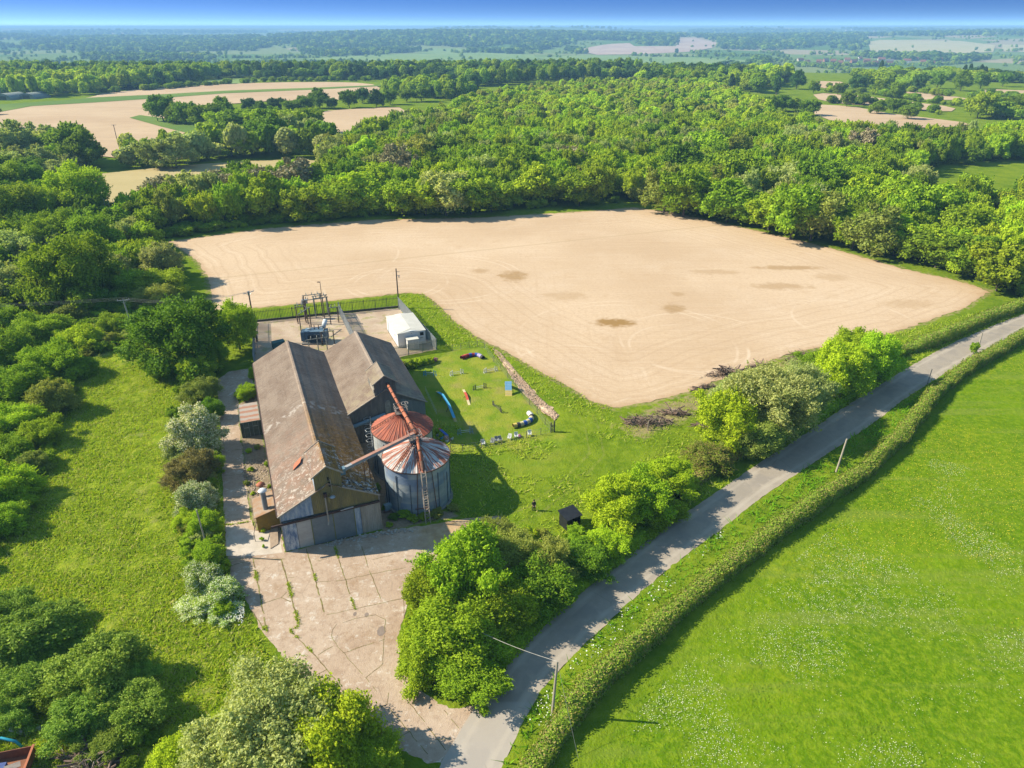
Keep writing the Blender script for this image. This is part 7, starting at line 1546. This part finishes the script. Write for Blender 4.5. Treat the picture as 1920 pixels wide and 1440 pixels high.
X, Y = G(12, 1412); m = MB(); m.path([(-1.6, -.6, .05), (-1.3, .1, .9), (-.4, .5, 1.2), (.7, .5, .8), (1.2, .4, .06)], .12, 8); o = m.build('plastic_hoop', simple('turquoise plastic', (.03, .35, .50), (.05, .42, .56), 2, .4), None, True); o.location = (X, Y, 0); tag(o, 'turquoise plastic hoop beside the rusty trailer', 'hoop')
X, Y = G(55, 1358); e = empty('broken_shelter', (X, Y, 0), .35, 'broken white sheet propped on a frame under the dark trees', 'shelter'); m = MB(); m.add([(-1.0, -1.2, 1.1), (-.2, -1.4, .5), (.1, 1.1, .8), (-.8, 1.2, 1.3), (-1.0, -1.2, 1.06), (-.2, -1.4, .46), (.1, 1.1, .76), (-.8, 1.2, 1.26)], [(0, 1, 2, 3), (7, 6, 5, 4), (0, 4, 5, 1), (1, 5, 6, 2), (2, 6, 7, 3), (3, 7, 4, 0)]); m.build('sheet', simple('dirty white sheet', (.66, .62, .58), (.5, .46, .42)), e); m = MB(); m.bar((-.9, -1.1, 0), (-.9, -1.1, 1.06), .08, .08); m.bar((-.7, 1.1, 0), (-.7, 1.1, 1.26), .08, .08); m.bar((0, -1.3, 0), (0, -1.3, .55), .08, .08); m.build('frame', simple('broken frame', (.25, .2, .17)), e); m = MB(); m.add([(.1, -1.5, .45), (1.3, -1.0, .1), (1.5, -.6, .08), (.3, -.9, .5)], [(0, 1, 2, 3)]); m.build('slats', zinc, e)
# ------------------------------------------------------------------ far buildings
wallc = [simple('brick house wall', (.34, .16, .11), (.28, .14, .1)), simple('cream house wall', (.60, .55, .47), (.52, .47, .4)), simple('white house wall', (.70, .70, .68), (.62, .62, .6))]; rfc = [simple('clay tile roof', (.28, .12, .08), (.22, .1, .07)), simple('slate roof', (.16, .16, .17), (.12, .12, .13))]; glz = simple('house window', (.05, .06, .08), None, 1, .2)
def house(px, py, w, d, h, rz, wi, ri, label, grp='houses of the village in the valley', name='house', pitch=.5):
    X, Y, Z = GT(px, py); e = empty(name, (X, Y, Z), rz, label, 'house', grp); m = MB(); m.box(-w / 2, w / 2, -d / 2, d / 2, -.5, h); m.wallprism([(0, 0)] * 0 + [(-d / 2, h), (d / 2, h), (0, h + d * pitch)], -w / 2, w / 2) if False else m.add([(-w / 2, -d / 2, h), (-w / 2, d / 2, h), (-w / 2, 0, h + d * pitch), (w / 2, -d / 2, h), (w / 2, d / 2, h), (w / 2, 0, h + d * pitch)], [(0, 2, 1), (3, 4, 5)]); m.build('wall', wallc[wi], e)
    m = MB(); o_ = .4; k = pitch * 2 * .5
    m.add([(-w / 2 - o_, -d / 2 - o_, h - o_ * pitch * 2), (w / 2 + o_, -d / 2 - o_, h - o_ * pitch * 2), (w / 2 + o_, 0, h + d * pitch + .15), (-w / 2 - o_, 0, h + d * pitch + .15), (w / 2 + o_, d / 2 + o_, h - o_ * pitch * 2), (-w / 2 - o_, d / 2 + o_, h - o_ * pitch * 2)], [(0, 1, 2, 3), (3, 2, 4, 5)]); rf = m.build('roof', rfc[ri], e)
    m = MB(); m.box(w / 4 - .4, w / 4 + .4, -.4, .4, h + d * pitch - .6, h + d * pitch + 1.2); m.build('chimney', wallc[0], rf)
    for q in range(3): m = MB(); x = -w / 2 + w * (q + .5) / 3; m.box(x - .6, x + .6, -d / 2 - .04, -d / 2 - .003, h * .35, h * .35 + 1.3); m.build('window', glz, e)
    return e
rh = random.Random(31); hx = [(1535,119),(1548,116),(1562,118),(1575,121),(1588,115),(1600,118),(1612,113),(1625,117),(1640,121),(1652,115),(1668,118),(1683,112),(1700,118),(1715,114),(1730,119),(1745,122),(1500,116),(1512,120),(1760,115)]
for i, (x, y) in enumerate(hx):
    wi, ri = rh.choice([0, 0, 1, 2]), rh.choice([0, 0, 1]); house(x, y, rh.uniform(13, 20), rh.uniform(8, 10), rh.uniform(4.5, 6.5), rh.uniform(-.5, .5), wi, ri, f"{['brick', 'cream', 'white'][wi]} house with {['red tiled', 'slate'][ri]} roof, {ordw(sorted(h[0] for h in hx).index(x))} from the left in the far village")
for i, (x, y, w) in enumerate(((1600, 57, 46), (1588, 58, 30), (1640, 60, 26))): house(x, y, w, 14, 8, .2, 2, 1, ('largest pale building on the ridge at the right', 'pale building on the ridge left of the largest one', 'small pale building on the ridge right of the largest one')[i], 'pale buildings on the far ridge')
for i, (x, y) in enumerate(((560, 96), (600, 99), (930, 70), (1380, 140), (1410, 141))): house(x, y, 16, 9, 5.5, rh.uniform(-.4, .4), rh.choice([1, 2]), 0, ('lone far farmhouse left of centre below the hill woods', 'lone far farmhouse just right of its neighbour below the hill woods', 'lone pale house on the hillside in the centre', 'farmhouse at the edge of the valley beyond the wood', 'second farmhouse at the edge of the valley beyond the wood')[i], 'lone houses across the valley')
X, Y, Z = GT(1329, 138); e = empty('marquee', (X, Y, Z), .1, 'white domed tent in the pale field beyond the wood', 'tent'); m = MB(); pr = [(-8, 0), (-8, 2.5), (-6.2, 4.6), (-3, 6), (0, 6.4), (3, 6), (6.2, 4.6), (8, 2.5), (8, 0)]; m.wallprism(pr, -6, 6); m.build('canvas', wallc[2], e)
hg = simple('grey green hangar sheet', (.22, .27, .25), (.30, .34, .32), .3)
for i, (x, y, w, d) in enumerate(((22, 186, 15, 20), (66, 184, 14, 20), (-6, 178, 20, 26), (40, 176, 26, 10))):
    X, Y = G(x, y); e = empty('farm_shed', (X, Y, 0), -.1, ('curved roof shed, front one near the left picture edge', 'curved roof shed right of the front one at far left', 'curved roof shed cut by the left picture edge', 'long low shed behind the curved sheds at far left')[i], 'shed', 'farm sheds at the far left'); m = MB(); R = w / 2; pr = [(R * math.cos(t), .4 + .62 * R * math.sin(t)) for t in np.linspace(0, math.pi, 13)]; m.wallprism([(R, 0)] + pr + [(-R, 0)], -d / 2, d / 2); m.build('shell', hg, e); m = MB(); m.box(-R * .45, R * .45, -d / 2 - .06, -d / 2 - .01, 0, 3.2); m.build('door', simple('shed door', (.12, .14, .13)), e)
for i, (x, y, w, t_) in enumerate(((470,880,12,'bright'),(486,905,10,'mid'),(500,870,12,'mid'),(462,905,12,'olive'),(474,925,9,'bright'),(505,912,9,'mid'),(466,845,12,'bright'),(482,838,12,'olive'))):
    bush(x, y, w, .7, t_, 'B', f'{LOOK[t_]} weed clump, {ordw(i)} of those growing in the rubble beside the near barn', group='weeds in the rubble beside the near barn', name='weed_clump', cat='weeds')
# ------------------------------------------------------------------ the air
m = MB(); m.box(-30000, 30000, -600, 30000, -60, 66); hz = m.build('haze', None); tag(hz, 'thin blue air between the camera and the far hills', kind='stuff')
hm_ = bpy.data.materials.new('air'); hm_.use_nodes = True; hn = hm_.node_tree; hn.nodes.clear()
pv = hn.nodes.new('ShaderNodeVolumePrincipled'); ho = hn.nodes.new('ShaderNodeOutputMaterial'); pv.inputs['Density'].default_value = .00016; pv.inputs['Color'].default_value = (.32, .62, 1.0, 1); pv.inputs['Anisotropy'].default_value = 0.0
hn.links.new(pv.outputs[0], ho.inputs['Volume']); hz.data.materials.append(hm_)
